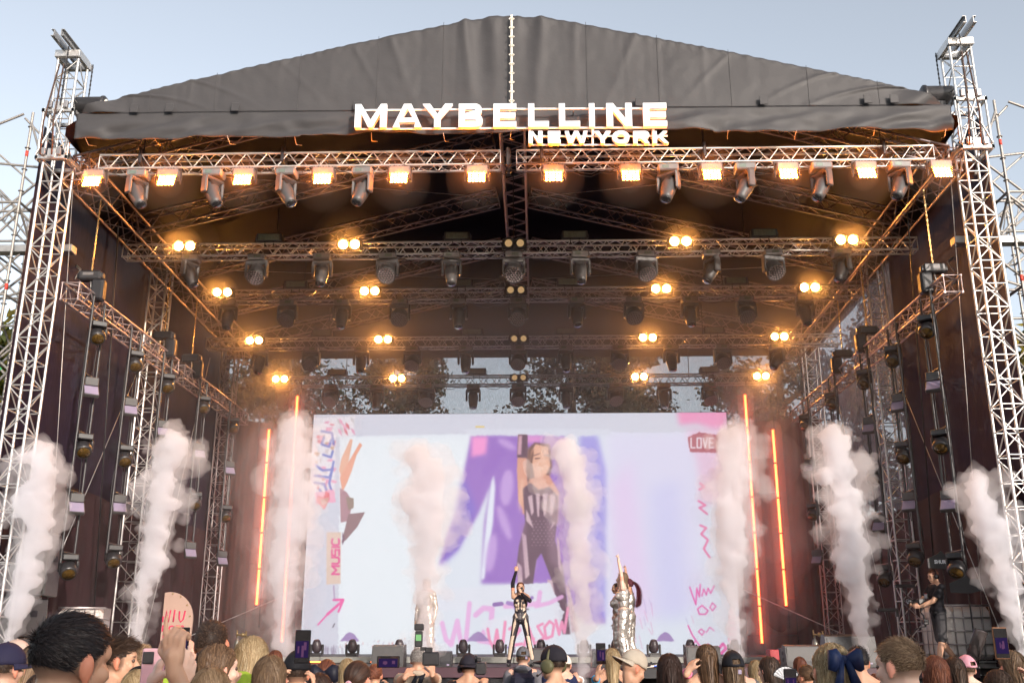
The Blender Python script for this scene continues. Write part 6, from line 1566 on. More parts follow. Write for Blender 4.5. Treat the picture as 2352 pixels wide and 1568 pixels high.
def person(label, loc, yaw=0, H=1.7, fem=False, skin='fair', hr=('short', 'brown', {}), top=((.1, .1, .1), 'tee'), bottom=(.03, .03, .04), head=(0, 0, 0), arms=None, legs=None, vox=.011, face=False, group='people in the crowd', full=False, hands=None, hat=None, phones=None, seed=1, lean=0.0, extras=None, nh=900, suit=None):
    t = thing('person', label, 'person', loc, yaw, group); s = H / 1.72; k = s
    Y2L = Matrix.Rotation(-yaw, 3, 'Z'); L0 = Vector(loc)
    def V(x, y, z): return Vector((x, y + lean * max(0, z - .95), z)) * s
    sw = .158 if fem else .182
    tor = [(V(0, 0, .98), (.166 if fem else .158, .118, .13)), (V(0, .0, 1.12), (.122 if fem else .142, .096, .15)), (V(0, 0, 1.28), (.146 if fem else .168, .112, .17))]
    if fem: tor += [(V(.068, .085, 1.265), (.068, .06, .07)), (V(-.068, .085, 1.265), (.068, .06, .07))]
    b = MB()
    for c, r in tor: b.ell(c, [q * s for q in r])
    b.capsule(V(-sw + .03, -.012, 1.405), V(sw - .03, -.012, 1.405), .062 * s)
    Mh = rot(*head); hc = V(0, .012, 1.585); nk = V(0, -.012, 1.42)
    b.capsule(nk, hc + Mh @ Vector((0, -.02, -.05)) * s, (.050 if fem else .060) * s, (.047 if fem else .055) * s)
    for sx in (-1, 1): b.capsule(V(sx * .12, -.018, 1.43), V(sx * .03, -.016, 1.485), .036 * s, .042 * s)
    # head
    def hp(x, y, z): return hc + Mh @ (Vector((x, y, z)) * s)
    b.ell(hp(*HC), [q * s for q in HR], 18, 12, Mh)
    b.ell(hp(0, .020, -.028), [q * s for q in ((.055, .066, .080) if fem else (.060, .070, .084))], 16, 10, Mh)
    b.ell(hp(0, .058, -.086), [q * s for q in (.026, .022, .02)], 10, 7, Mh)
    b.ell(hp(0, .068, .034), [q * s for q in (.052, .022, .03)], 12, 8, Mh)          # brow
    b.capsule(hp(0, .084, .014), hp(0, .102, -.022), .0085 * s, .0125 * s, 8)         # nose
    b.ell(hp(0, .094, -.028), [q * s for q in (.017, .012, .009)], 8, 6, Mh)
    b.ell(hp(0, .083, -.052), [q * s for q in (.023, .010, .0065)], 10, 6, Mh); b.ell(hp(0, .082, -.061), [q * s for q in (.020, .010, .007)], 10, 6, Mh)
    for sx in (-1, 1):
        b.ell(hp(sx * .040, .062, -.018), [q * s for q in (.024, .022, .024)], 8, 6, Mh)  # cheek
        b.ell(hp(sx * .078, -.004, -.004), [q * s for q in (.0095, .019, .031)], 10, 8, Mh @ rot(sx * -.45, 0, 0))
        b.ell(hp(sx * .077, .002, -.03), [q * s for q in (.008, .012, .014)], 8, 6, Mh)
    # arms
    arms = arms or {}; slv = []
    for nm, sx in (('L', -1), ('R', 1)):
        S = V(sx * sw, -.012, 1.395); a = arms.get(nm); l1, l2 = .285 * s, .255 * s
        if a is None: E = S + Vector((sx * .045, -.03, -.28)) * s; W = S + Vector((sx * .04, .06, -.53)) * s; hd = Vector((0, .25, -1)); hn = Vector((-sx, 0, 0)); cu = (.5, .5, .55, .6); th = .4
        else:
            W = Y2L @ (Vector(a['w']) - L0) if a.get('world', True) else Vector(a['w']) * s
            pole = Vector(a.get('pole', (sx * .7, -.2, -1))); E, W = ik(S, W, l1, l2, pole)
            hd = Vector(a.get('hd', (0, 0, 1))); hn = Vector(a.get('hn', (0, 1, 0))); cu = a.get('curl', (.35, .35, .4, .45)); th = a.get('thumb', .5)
        ra = (.044, .036, .024) if fem else (.052, .043, .029)
        b.capsule(S, E, ra[0] * s, ra[1] * s); b.capsule(E, E.lerp(W, .4), ra[1] * .98 * s, ra[1] * .92 * s); b.capsule(E.lerp(W, .4), W, ra[1] * .92 * s, ra[2] * s)
        hand(b, W, hd, hn, sx, s * .97, cu, th)
        slv.append((S, E, W, ra))
    lg = legs or {'L': ((-.10, .02, .50), (-.11, -.02, .07)), 'R': ((.10, .02, .50), (.11, -.02, .07))}
    LJ = {n: (Vector((sx * .088, 0, .92)) * s, Vector(lg[n][0]) * s, Vector(lg[n][1]) * s) for n, sx in (('L', -1), ('R', 1))}
    if full:
        for n in LJ:
            h, kn, an = LJ[n]; b.capsule(h, kn, .078 * s, .054 * s); b.capsule(kn, kn.lerp(an, .4), .054 * s, .056 * s); b.capsule(kn.lerp(an, .4), an, .056 * s, .036 * s)
    body = b.build('body', m_skin, t)
    md = body.modifiers.new('r', 'REMESH'); md.mode = 'VOXEL'; md.voxel_size = vox; md.use_smooth_shade = True
    md = body.modifiers.new('s', 'SMOOTH'); md.factor = .5; md.iterations = 1 if vox <= .0066 else 2
    pending.append((body, 'skin', dict(col=SKIN[skin], lips=hp(0, .086, -.056), lr=.02 * s, Mh=Mh, brow=[hp(-.032, .088, .030), hp(.032, .088, .030)], s=s, hc=hc, hair=PAL[hr[1]][0] if hr else (.05, .04, .03), nails=(arms.get('L') or {}).get('nails') or (arms.get('R') or {}).get('nails'), fade=(hr and hr[0] in ('quiff', 'crop', 'short')))))
    if face:
        for sx in (-1, 1):
            MB().ell(hp(sx * .031, .0745, .010), .0115 * s, 10, 8).build('eye', m_eye, body)
    # clothing
    def garment(nm, fn, m, vx=None, parent=t, kind='cloth', sm=3):
        g = MB(); fn(g); o = g.build(nm, m, parent); md = o.modifiers.new('r', 'REMESH'); md.mode = 'VOXEL'; md.voxel_size = vx or max(.013, vox * 1.25); md.use_smooth_shade = True
        md = o.modifiers.new('s', 'SMOOTH'); md.factor = .5; md.iterations = sm; pending.append((o, kind, s if kind == 'suit' else seed)); return o
    if top:
        tc, tk = top
        def fshirt(g):
            for c, r in tor:
                if tk == 'crop' and (c.z / s) < 1.1: continue
                g.ell(c, [(q + .014) * s for q in r])
            if tk == 'tank':
                for sx in (-1, 1): g.capsule(V(sx * .10, -.05, 1.36), V(sx * .085, .0, 1.462), .022 * s, .02 * s); g.capsule(V(sx * .085, .0, 1.462), V(sx * .09, .07, 1.36), .02 * s, .022 * s)
            elif tk != 'crop':
                g.capsule(V(-sw + .03, -.012, 1.395), V(sw - .03, -.012, 1.395), .068 * s)
                for S, E, W, ra in slv:
                    if tk == 'long': g.capsule(S, E, (ra[0] + .014) * s, (ra[1] + .013) * s); g.capsule(E, E.lerp(W, .9), (ra[1] + .013) * s, (ra[2] + .014) * s)
                    else: g.capsule(S, S.lerp(E, .62), (ra[0] + .014) * s, (ra[1] + .024) * s)
                if tk in ('collar', 'hood', 'polo'): g.sweep([V(.075 * math.cos(a), -.022 + .07 * math.sin(a), 1.462 + .012 * math.sin(a) * -1) for a in [k2 * math.pi / 8 for k2 in range(16)]], (.026 if tk != 'hood' else .042) * s, 8, closed=True)
        sh = garment('shirt', fshirt, tc if not isinstance(tc, tuple) else cloth(tc), kind='fold')
    if bottom is not None and suit is None:
        bm = bottom if not isinstance(bottom, tuple) else cloth(bottom)
        def fpants(g):
            g.ell(V(0, 0, .97), [q * s for q in (.176 if fem else .17, .128, .12)])
            for n in LJ:
                h, kn, an = LJ[n]; ex = .02 if not isinstance(bottom, bpy.types.Material) else .026
                if full == 'shorts': g.capsule(h, h.lerp(kn, .95), .096 * s, .088 * s)
                else: g.capsule(h, kn, (.078 + ex) * s, (.056 + ex) * s); g.capsule(kn, an, (.056 + ex) * s, (.05 + ex) * s)
        garment('shorts' if full == 'shorts' else 'trousers', fpants, bm, None if full else .028, kind='fold' if isinstance(bottom, bpy.types.Material) else 'cloth')
    if full or bottom is not None:
        for n in LJ:
            an = LJ[n][2]; g = MB().capsule(an + Vector((0, -.03, -.03)) * s, an + Vector((0, .14, -.035)) * s, .042 * s, .036 * s).capsule(an + Vector((0, 0, .05)) * s, an + Vector((0, -.02, -.03)) * s, .048 * s, .045 * s)
            g.build('shoe', (extras or {}).get('shoe', M_BLKG), t)
    if suit:
        def fs(g):
            for c, r in tor: g.ell(c, [(q + .008) * s for q in r])
            for n in LJ:
                h, kn, an = LJ[n]; g.capsule(h, kn, .086 * s, .062 * s); g.capsule(kn, kn.lerp(an, .4), .062 * s, .064 * s); g.capsule(kn.lerp(an, .4), an, .064 * s, .044 * s)
        garment('bodysuit', fs, m_suit, .011, kind='suit')
        for S, E, W, ra in slv:
            garment('glove', lambda g: (g.capsule(E.lerp(S, .25), E, (ra[1] + .010) * s, (ra[1] + .010) * s), g.capsule(E, W, (ra[1] + .009) * s, (ra[2] + .008) * s)), cloth((.012, .010, .014)), .011)
    # hair, hat
    if hr:
        hair(t, Mh, hc, hr[0], hr[1], seed, s, nh, **hr[2])
    if hat: cap_hat(t, Mh, hc, s=s, **hat)
    ex = extras or {}
    if 'headphones' in ex: headphones(t, Mh, hc, ex['headphones'], s, ex.get('mic', False), ex.get('big', False))
    if 'bow' in ex:
        col, bc, bw = ex['bow']; o = MB(); c = Vector(bc) * s
        m = cloth(col, .55, 0, .2)
        o.ell((0, 0, 0), (.018 * s, .016 * s, .022 * s), 10, 7)
        o.v = [tuple(hc + Mh @ (c + Vector(p))) for p in o.v]; kn = o.build('bow', m, t)
        for sx in (-1, 1):
            for (nm2, pr) in (('bow_loop', [(0, .0, .012), (.06, -.02, .062), (.098, -.012, .052), (.104, -.012, -.05), (.075, -.02, -.062), (0, .0, -.012)]), ('bow_tail', [(.0, -.004, .0), (.025, -.006, .0), (.078, -.018, -.13), (.048, -.016, -.16), (.026, -.014, -.13)])):
                g = MB(); q = [Vector((sx * x * bw, y * 1.2, z * bw)) * s for x, y, z in pr]; n2 = len(q); cen = sum(q, Vector()) / n2
                vs = [p + Vector((0, -.012 if i not in (0, n2 - 1) else -.004, 0)) for i, p in enumerate(q)] + [p + Vector((0, .008, 0)) for p in q] + [cen + Vector((0, -.030, 0)) * s, cen + Vector((0, .012, 0))]
                fs = [(i, (i + 1) % n2, 2 * n2) for i in range(n2)] + [((i + 1) % n2 + n2, i + n2, 2 * n2 + 1) for i in range(n2)] + [((i + 1) % n2, i, i + n2, (i + 1) % n2 + n2) for i in range(n2)]
                g.add([hc + Mh @ (c + p) for p in vs], fs, True); g.build(nm2, m, kn)
    if 'scrunchie' in ex:
        g = MB(); T = Vector(hr[2].get('tie', (0, -.105, .03))) * s
        g.sweep([hc + Mh @ (T + Vector((.024 * math.cos(a), -.012, .024 * math.sin(a))) * s) for a in [j * math.pi / 6 for j in range(12)]], .010 * s, 6, closed=True); g.build('scrunchie', cloth(ex['scrunchie'], .7), t)
    if 'glasses' in ex:
        g = MB()
        for sx in (-1, 1):
            g.sweep([hp(sx * .034 + .024 * math.cos(a), .094, .008 + .018 * math.sin(a)) for a in [j * math.pi / 6 for j in range(12)]], .0028 * s, 5, closed=True); g.tube(hp(sx * .058, .092, .012), hp(sx * .080, .0, .01), .003 * s, 5)
        g.tube(hp(-.012, .098, .01), hp(.012, .098, .01), .003 * s, 5); g.build('glasses', M_BLK, t)
    if 'straps' in ex:
        col = ex['straps']; g = MB()
        for sx in (-1, 1):
            pts = [V(sx * .075, -.155, 1.05), V(sx * .085, -.15, 1.28), V(sx * .09, -.105, 1.42), V(sx * .095, -.01, 1.478), V(sx * .095, .09, 1.40)]
            for w2 in (-.014, 0, .014): g.sweep([p + Vector((w2, 0, 0)) for p in pts], .012 * s, 5)
        g.build('straps', cloth(col, .7), t)
        if ex.get('pack'): MB().box(V(0, -.22, 1.20), (.30 * s, .16 * s, .44 * s), b=.05).box(V(0, -.30, 1.12), (.22 * s, .05, .22 * s), b=.02).build('backpack', cloth(col, .7), t)
    if 'xstrap' in ex:
        g = MB()
        for o2 in (-.03, .03):
            for w2 in (-.012, 0, .012): g.sweep([V(.075 + w2, .0, 1.485), V(.055 + o2 + w2, -.10, 1.43), V(-.02 + o2 * 1.6 + w2, -.142, 1.25), V(-.09 + o2 * 2 + w2, -.135, 1.02)], .011 * s, 5)
        g.build('camera_strap', cloth(ex['xstrap'], .6), t)
    if 'bands' in ex:
        for nm, f, col in ex['bands']:
            S, E, W, ra = slv[0 if nm == 'L' else 1]; c = E.lerp(W, f); x, y, z = basis(W - E); r = (ra[1] + (ra[2] - ra[1]) * f + .005) * s
            MB().sweep([c + (x * math.cos(a) + y * math.sin(a)) * r for a in [j * math.pi / 7 for j in range(14)]], .0065, 6, closed=True).build('wristband', cloth(col, .5), t)
    if 'earring' in ex:
        MB().ell(hp(.08, -.0, -.045), .006 * s, 8, 6).build('earring', M_DIFF, t)
    if 'hatband' in ex:
        MB().sweep([hc + Mh @ (Vector((math.cos(a) * HR.x * 1.16, .01, math.sin(a) * HR.z * 1.19)) + HC) * s for a in [math.pi * j / 14 for j in range(15)]], .009 * s, 6).build('hairband', cloth(ex['hatband'], .6), t)
    if 'clip' in ex:
        MB().box(hp(*ex['clip']), (.028 * s, .006, .034 * s), Mh, .003).build('buckle', M_DIFF, t)
    return t, hc, Mh, slv
m_eye = mat('eye', (.10, .06, .045), .15, spec=.8)
def spot(u, v, w, Wm):
    d = ray(u, v); D = Wm * _f / w; Y = D * d.y; p = at(u, v, Y); return p, Y
def vx(Y): return .0065 if Y < 3.6 else (.0085 if Y < 6.2 else .0115)
def crowd(label, u, v, w, Wm, yaw, fem, skin, hr, top, head=(0, 0, 0), face=False, seed=None, hat=None, extras=None, arms=None, nh=None, voxs=None, xoff=0.0, group='people in the crowd'):
    p, Y = spot(u, v, w, Wm); H = p.z / ({'short': 1.012, 'quiff': 1.02, 'curly': 1.008}.get(hr[0], 1.0) if hr else 1.0) / (1.008 if hat else 1.0) * 1.005
    sd = seed or int(u * 7 + v)
    n = nh or int(4600 if Y < 4.8 else (3000 if Y < 7 else 1200))
    hr2 = None
    if hr: hr2 = (hr[0], hr[1], dict(hr[2]) if len(hr) > 2 else {}); hr2[2].setdefault('w', .0022 if Y < 4.8 else (.003 if Y < 7 else .005))
    return person(label, (p.x, Y, 0), R_(yaw), H, fem, skin, hr2, top, head=tuple(R_(q) for q in head), face=face, vox=voxs or vx(Y), seed=sd, hat=hat, extras=extras, arms=arms, nh=n, group=group), p, Y
# ------------------------------------------------------------------ performers on the stage
def W3(u, v, Y): return at(u, v, Y)
base = at(1196, 1533, 21.0)
person('singer in black and cream patterned bodysuit with one arm raised, singing', (base.x, 21.0, 1.25), R_(176), 1.66, True, 'warm', ('long', 'auburn', dict(length=.20, w=.006)), None, None, head=(R_(8), R_(12), 0),
       arms={'R': dict(w=W3(1185, 1312, 21.0), pole=(1, 0, .2), hd=(0, 0, 1), hn=(0, 1, 0), curl=(.1, 1.2, 1.3, 1.3)), 'L': dict(w=(-.035, .17, 1.47), world=False, pole=(-1, -.1, -.8), hd=(.35, .15, .9), hn=(.3, -.8, 0), curl=(1.1, 1.1, 1.2, 1.2))},
       legs={'L': ((-.17, .03, .50), (-.25, -.02, .075)), 'R': ((.17, .03, .50), (.25, -.02, .075))}, vox=.009, face=True, group='performers on the stage', full=True, seed=5, nh=800, suit=True)
t = thing('microphone', 'black microphone held at the mouth of the singer', 'microphone', (base.x + .03, 20.83, 2.72)); MB().tube((0, 0, -.13), (0, 0, .02), .014, 8).build('handle', M_BLK, t); MB().ell((0, 0, .045), .027).build('grille', M_BLKG, t)
def dancer(label, u, Y, H, yaw, hr, arms, head, sk, seed, legs=None, top='crop', hx=None):
    p = at(u, 1530, Y)
    return person(label, (p.x, Y, 1.25), R_(yaw), H, True, sk, hr, (M_SILVER, top), M_SILVER, head=head, arms=arms, legs=legs, vox=.009, face=True, group='performers on the stage', full=True, seed=seed, nh=700, extras={'shoe': M_SILVER})
lgs = {'L': ((-.10, .05, .50), (-.10, -.03, .075)), 'R': ((.11, .02, .50), (.14, -.06, .075))}
dancer('dancer in silver outfit with half-up light brown hair pointing up, nearest of the trio', 1437, 20.75, 1.84, 78, ('long', 'lbrown', dict(length=.22, w=.006)), {'L': dict(w=W3(1419, 1278, 20.75), pole=(-.4, -.3, .6), hd=(0, 0, 1), hn=(0, 1, 0), curl=(.1, 1.2, 1.3, 1.3)), 'R': dict(w=W3(1421, 1345, 21.0), pole=(.8, .3, .4), hd=(0, 0, 1), curl=(.2, .9, 1, 1))}, (R_(4), R_(6), 0), 'pale', 21, lgs)
dancer('dancer in silver outfit with long dark wine ponytail behind the nearest dancer', 1450, 21.3, 1.74, 70, ('pony', 'wine', dict(length=.55, w=.006, tie=(0, -.10, .06))), {'R': dict(w=W3(1437, 1312, 21.4), pole=(.5, .2, .5), hd=(.1, 0, 1), curl=(.1, 1.1, 1.2, .2)), 'L': dict(w=W3(1425, 1420, 21.5), pole=(-.6, 0, -.4), hd=(0, .3, 1))}, (0, R_(4), 0), 'tan', 22, lgs)
dancer('dancer in silver outfit seen in profile at the left of the trio', 1422, 21.7, 1.68, 92, ('crop', 'dark', {}), {'L': dict(w=W3(1424, 1330, 21.9), pole=(-.5, 0, .5), hd=(0, 0, 1), curl=(.2, .5, .6, .6))}, (0, 0, 0), 'tan', 23, lgs)
p = at(975, 1530, 21.3)
person('performer in pale satin jacket and trousers mostly hidden by smoke left of the singer', (p.x, 21.3, 1.25), R_(160), 1.76, True, 'warm', ('long', 'blonde', dict(length=.3, w=.006)), (mat('pale_satin', (.55, .47, .40), .32, .35, .1, 6, .9, .5, bscale=6.0), 'long'), mat('pale_satin_trousers', (.56, .48, .42), .30, .35, .1, 6, 1.0, .5, bscale=6.0), legs={'L': ((-.14, .05, .5), (-.17, 0, .075)), 'R': ((.14, .02, .5), (.19, -.05, .075))}, vox=.011, full=True, group='performers on the stage', seed=24, nh=500, extras={'shoe': M_BLKG})
p = at(2166, 1500, 20.0)
pp, hc, Mh, _ = person('cameraman in black tee and grey shorts wearing a headset on the right wing', (p.x, 20.0, 1.22), R_(96), 1.86, False, 'warm', ('short', 'auburn', dict(w=.006)), ((.012, .012, .016), 'tee'), (.06, .058, .062), head=(R_(4), R_(-6), 0),
       arms={'L': dict(w=(-.10, .37, 1.06), world=False, pole=(-.6, -.4, -1), hd=(.3, .9, .1), hn=(.6, .2, 0), curl=(.9, .9, 1, 1)), 'R': dict(w=(.08, .40, 1.10), world=False, pole=(.7, -.3, -1), hd=(-.3, .9, .1), hn=(-.6, .2, 0), curl=(.9, .9, 1, 1))},
       legs={'L': ((-.12, .05, .50), (-.14, .18, .075)), 'R': ((.12, -.04, .50), (.12, -.34, .09))}, vox=.009, face=True, full='shorts', group='crew at work', seed=25, nh=700, extras={'headphones': (.012, .012, .015), 'mic': True})
q = at(2118, 1388, 20.0)
t = thing('video_camera', 'black handheld gimbal video camera held by the man on the right wing', 'video camera', q, R_(96))
MB().box((0, .0, .06), (.10, .16, .11), b=.012).build('body', M_BLKG, t)
MB().lathe([(0, 0), (.04, 0), (.04, .16), (.048, .17), (.048, .22), (.035, .22), (.03, .2), (0, .2)], 14, Matrix.Rotation(R_(-90), 3, 'X'), (0, .06, .06)).build('lens', M_GLASS, t)
MB().sweep([(0, -.02, 0), (.08, -.02, -.02), (.10, 0, -.14), (0, 0, -.2)], .016, 6).tube((0, 0, -.18), (0, -.02, -.40), .018, 8).tube((-.02, -.02, -.4), (.0, .22, -.46), .012, 6).box((0, -.02, -.32), (.12, .10, .09), b=.01).build('gimbal', M_BLK, t)
MB().box((0, -.1, .16), (.13, .02, .09), b=.004).build('monitor', M_STROBEG, t)

# ------------------------------------------------------------------ crowd, left to right
L = ('long',); wht = (.74, .74, .78); blk = (.014, .013, .016); nvy = (.018, .022, .05)
crowd('person in a dark navy cap at the left edge of the crowd', 18, 1480, 80, .20, -20, False, 'fair', ('crop', 'dark'), ((.05, .03, .05), 'tee'), hat=dict(col=(.020, .018, .045), brim_dir=R_(-35)))
crowd('person in a pinkish beige cap behind the navy cap', 40, 1472, 60, .20, 0, True, 'fair', ('crop', 'brown'), ((.3, .22, .2), 'tee'), hat=dict(col=(.52, .38, .31), brim_dir=R_(-80)))
crowd('woman with pale blonde hair at the far left', 33, 1496, 66, .20, 15, True, 'pale', ('long', 'blonde', dict(length=.34)), ((.16, .07, .08), 'tee'))
crowd('woman with brown hair close behind the big dark haired man', 82, 1478, 62, .20, -25, True, 'fair', ('long', 'lbrown', dict(length=.34)), ((.45, .02, .05), 'tee'))
crowd('young man with thick black hair and a white collar, largest head at the left', 171, 1384, 164, .192, -22, False, 'warm', ('short', 'black', dict(w=.0022, flow=(.5, .9, .0))), ((.75, .76, .80), 'collar'), head=(-12, -6, 4), nh=7000)
crowd('young man with brown quiff and faded sides seen in profile', 276, 1451, 72, .178, -72, False, 'warm', ('quiff', 'dark', dict(flow=(0, 1.2, .2))), ((.05, .05, .06), 'tee'), face=True, head=(-4, 0, 0))
crowd('fair haired boy behind the raised pink phone', 330, 1472, 56, .17, 10, False, 'fair', ('short', 'sandy'), ((.03, .03, .04), 'tee'))
crowd('blonde woman with a black hairband at the bottom edge', 318, 1536, 86, .20, -10, True, 'fair', ('long', 'blonde', dict(length=.3)), ((.10, .08, .09), 'tee'), extras={'hatband': (.012, .012, .015)})
crowd('man with short cropped dark hair standing before the arch sign', 489, 1421, 73, .172, 0, False, 'tan', ('crop', 'dark'), ((.30, .42, .04), 'tee'), extras={'earring': 1})
crowd('woman with long brown hair turning her face to the right', 500, 1477, 96, .205, -48, True, 'pale', ('long', 'brown', dict(length=.36)), ((.07, .04, .05), 'tee'), face=True)
crowd('woman with light brown hair low at the bottom edge left of centre', 486, 1531, 110, .205, -20, True, 'fair', ('long', 'sandy', dict(length=.3)), ((.10, .08, .08), 'tee'))
crowd('woman with long golden blonde hair beside the cropped man', 580, 1459, 84, .205, -28, True, 'fair', ('long', 'blonde', dict(length=.4)), ((.2, .1, .1), 'tee'), face=True)
crowd('woman with straight honey brown hair next to the black cap', 622, 1503, 96, .205, 4, True, 'fair', ('long', 'lbrown', dict(length=.42)), ((.05, .045, .05), 'tee'), extras={'earring': 1})
crowd('child with red brown hair peeking behind the black cap', 633, 1492, 40, .19, 0, True, 'fair', ('long', 'auburn', dict(length=.2)), ((.05, .03, .03), 'tee'))
pt = at(696, 1497, 5.55)
for_ph = at(695, 1484, 5.0)
crowd('person in a black cap holding a phone up with both hands', 684, 1497, 74, .205, 0, True, 'warm', ('crop', 'dark'), ((.03, .03, .035), 'tee'), hat=dict(col=(.010, .010, .013), brim_dir=0, beanie=True, brim=False),
      arms={'R': dict(w=at(722, 1522, 5.15), pole=(1, -.3, -.8), hd=(-.25, .1, 1), hn=(-.9, .3, 0), curl=(.5, .5, .6, .6), thumb=.9), 'L': dict(w=at(672, 1510, 5.15), pole=(-1, -.3, -.8), hd=(.2, .1, 1), hn=(.9, .3, 0), curl=(.5, .5, .6, .6), thumb=.9)}, extras={'bands': [('R', .72, (.012, .012, .015)), ('R', .62, (.55, .55, .3)), ('R', .52, (.35, .40, .48))]}, voxs=.0065)
phone(for_ph, R_(0), 'black phone filming upright above the black cap', s=1.0)
crowd('woman with dark auburn hair and a big black bow', 752, 1513, 58, .195, 0, True, 'fair', ('pony', 'auburn', dict(length=.3, tie=(0, -.11, .0))), ((.03, .02, .03), 'tee'), extras={'bow': ((.012, .012, .022), (0, -.12, .02), 1.15)})
crowd('dark brown haired woman low in front of the black bow', 735, 1544, 78, .20, 10, True, 'fair', ('long', 'pony', dict(length=.3)), ((.03, .03, .03), 'tee'))
crowd('blonde woman behind the dark ponytail with pink scrunchie', 798, 1511, 50, .195, 5, True, 'fair', ('long', 'blonde', dict(length=.34)), ((.2, .2, .2), 'tee'))
crowd('woman with dark low ponytail in a pink scrunchie', 822, 1517, 62, .175, -28, True, 'fair', ('pony', 'pony', dict(length=.36, tie=(.01, -.105, -.03))), ((.04, .03, .03), 'tee'), extras={'scrunchie': (.75, .42, .48)}, face=True)
ph2 = at(892, 1519, 7.4)
crowd('woman with a messy auburn bun and sunglasses holding a phone sideways', 862, 1524, 38, .165, -6, True, 'warm', ('bun', 'auburn', dict(tie=(0, -.10, .02))), ((.30, .12, .08), 'tank'), extras={'glasses': 1, 'bands': [('R', .55, (.10, .45, .75))]},
      arms={'R': dict(w=at(910, 1540, 7.45), pole=(1, 0, -1), hd=(-.3, .2, 1), hn=(-.8, .3, 0), curl=(.6, .6, .6, .7)), 'L': dict(w=at(874, 1538, 7.45), pole=(-1, 0, -1), hd=(.3, .2, 1), hn=(.8, .3, 0), curl=(.6, .6, .6, .7))}, voxs=.008)
phone(ph2, 0, 'black phone held sideways beside the photographer', land=True, s=1.05)
pit = 'crew at work'
crowd('grey haired photographer in a beige tee with crossed black straps', 961, 1486, 42, .182, -14, False, 'tan', ('crop', 'grey'), ((.42, .33, .25), 'polo'), extras={'xstrap': (.012, .012, .018)}, arms={'R': dict(w=at(983, 1512, 8.8), pole=(1, -.2, -.6), hd=(-.2, .4, .9), hn=(-.7, .5, 0), curl=(.8, .8, .9, .9)), 'L': dict(w=at(965, 1530, 8.7), pole=(-1, 0, -1), hd=(.2, .6, .6))}, voxs=.009, group=pit)
q = at(990, 1512, 8.75)
t = thing('photo_camera', 'black photo camera with tall flash held by the grey haired photographer', 'camera', q, 0)
MB().box((0, 0, 0), (.14, .07, .11), b=.012).box((-.02, 0, .07), (.06, .06, .045), b=.008).build('body', M_BLKG, t); MB().tube((0, .03, -.01), (0, .16, -.01), .042, 14).build('lens', M_BLK, t)
q = at(962, 1472, 8.75) - q
MB().box(q + Vector((0, 0, .02)), (.062, .05, .13), b=.008).box(q + Vector((0, 0, .115)), (.078, .07, .055), b=.008).box(q + Vector((0.04, 0, -.06)), (.05, .03, .03)).build('flash', M_BLKG, t)
MB().box(q + Vector((0, -.028, .03)), (.046, .004, .05)).build('flash_display', mat('green_display', (.16, .38, .16), .3), t)
crowd('man in a black cap and black headphones filming from the pit', 1077, 1502, 46, .20, -6, False, 'tan', ('crop', 'dark'), ((.010, .010, .013), 'tee'), hat=dict(col=(.018, .016, .024), brim_dir=R_(180)), extras={'headphones': (.014, .013, .018)}, arms={'R': dict(w=at(1100, 1544, 8.7), pole=(1, 0, -1), hd=(0, .8, .5), curl=(.8, .8, .8, .8))}, group=pit)
q = at(1105, 1534, 8.9)
t = thing('video_camera', 'black video camera with viewfinder beside the headphones of the pit cameraman', 'video camera', q, 0); t.scale = (.72,) * 3
MB().box((0, 0, 0), (.12, .26, .14), b=.015).box((-.02, -.10, .10), (.05, .12, .05), b=.01).build('body', M_BLKG, t); MB().tube((0, .13, .0), (0, .30, .0), .05, 14).build('lens', M_BLK, t); MB().sweep([(-.06, .05, .07), (-.06, .05, .14), (-.06, -.08, .14), (-.06, -.08, .07)], .012, 6).build('handle', M_BLK, t)
crowd('man in a grey cap with a dark backpack over a grey hoodie', 1201, 1486, 37, .20, 0, False, 'fair', ('crop', 'brown'), ((.13, .125, .14), 'hood'), hat=dict(col=(.11, .11, .125), brim_dir=R_(0), hole=True), extras={'straps': (.014, .015, .03), 'pack': True, 'clip': (.045, -.108, .015)}, group=pit)
crowd('man in a black cap with olive ear defenders facing left', 1272, 1484, 64, .215, 58, False, 'warm', ('crop', 'dark'), ((.012, .012, .016), 'tee'), hat=dict(col=(.016, .014, .020), brim_dir=0), extras={'headphones': (.10, .095, .05), 'big': True, 'mic': True}, face=True, group=pit)
crowd('man in a white cap and striped white shirt raising an arm', 1298, 1505, 36, .20, -10, False, 'fair', ('crop', 'brown'), (mat('striped_white_cloth', (.70, .70, .72), .8, 0, .1, 4), 'tee'), hat=dict(col=(.68, .64, .58), brim_dir=0, hole=True), arms={'R': dict(w=at(1318, 1535, 9.6), pole=(1, 0, -.3), hd=(-.5, .4, .8), curl=(.7, .7, .7, .7))}, group=pit)
crowd('woman in a navy headscarf behind the ear defenders', 1284, 1494, 40, .2, 10, True, 'fair', ('crop', 'black'), ((.015, .02, .06), 'tee'), hat=dict(col=(.012, .012, .025), brim=False, beanie=True), group=pit)
crowd('blonde woman with bare shoulders holding a pink phone upright', 1406, 1487, 46, .20, -4, True, 'tan', ('long', 'blonde', dict(length=.24)), ((.012, .012, .015), 'tank'), arms={'L': dict(w=at(1372, 1520, 8.3), pole=(-1, -.2, -.8), hd=(.15, .1, 1), hn=(.8, .4, 0), curl=(.4, .4, .5, .5))}, extras={'bands': [('L', .30, (.03, .33, .62)), ('L', .36, (.03, .33, .62))]}, voxs=.009)
phone(at(1380, 1500, 8.35), R_(10), 'dark phone held up by the blonde woman near the silver dancers', s=1.05, colr=(.05, .03, .04))
crowd('man in a beige cap with yellow patches looking down to the right', 1450, 1493, 62, .205, -62, False, 'tan', None, ((.016, .016, .018), 'tee'), head=(-6, -24, 0), hat=dict(col=(.42, .36, .29), brim_dir=R_(180)), face=True, group=pit)
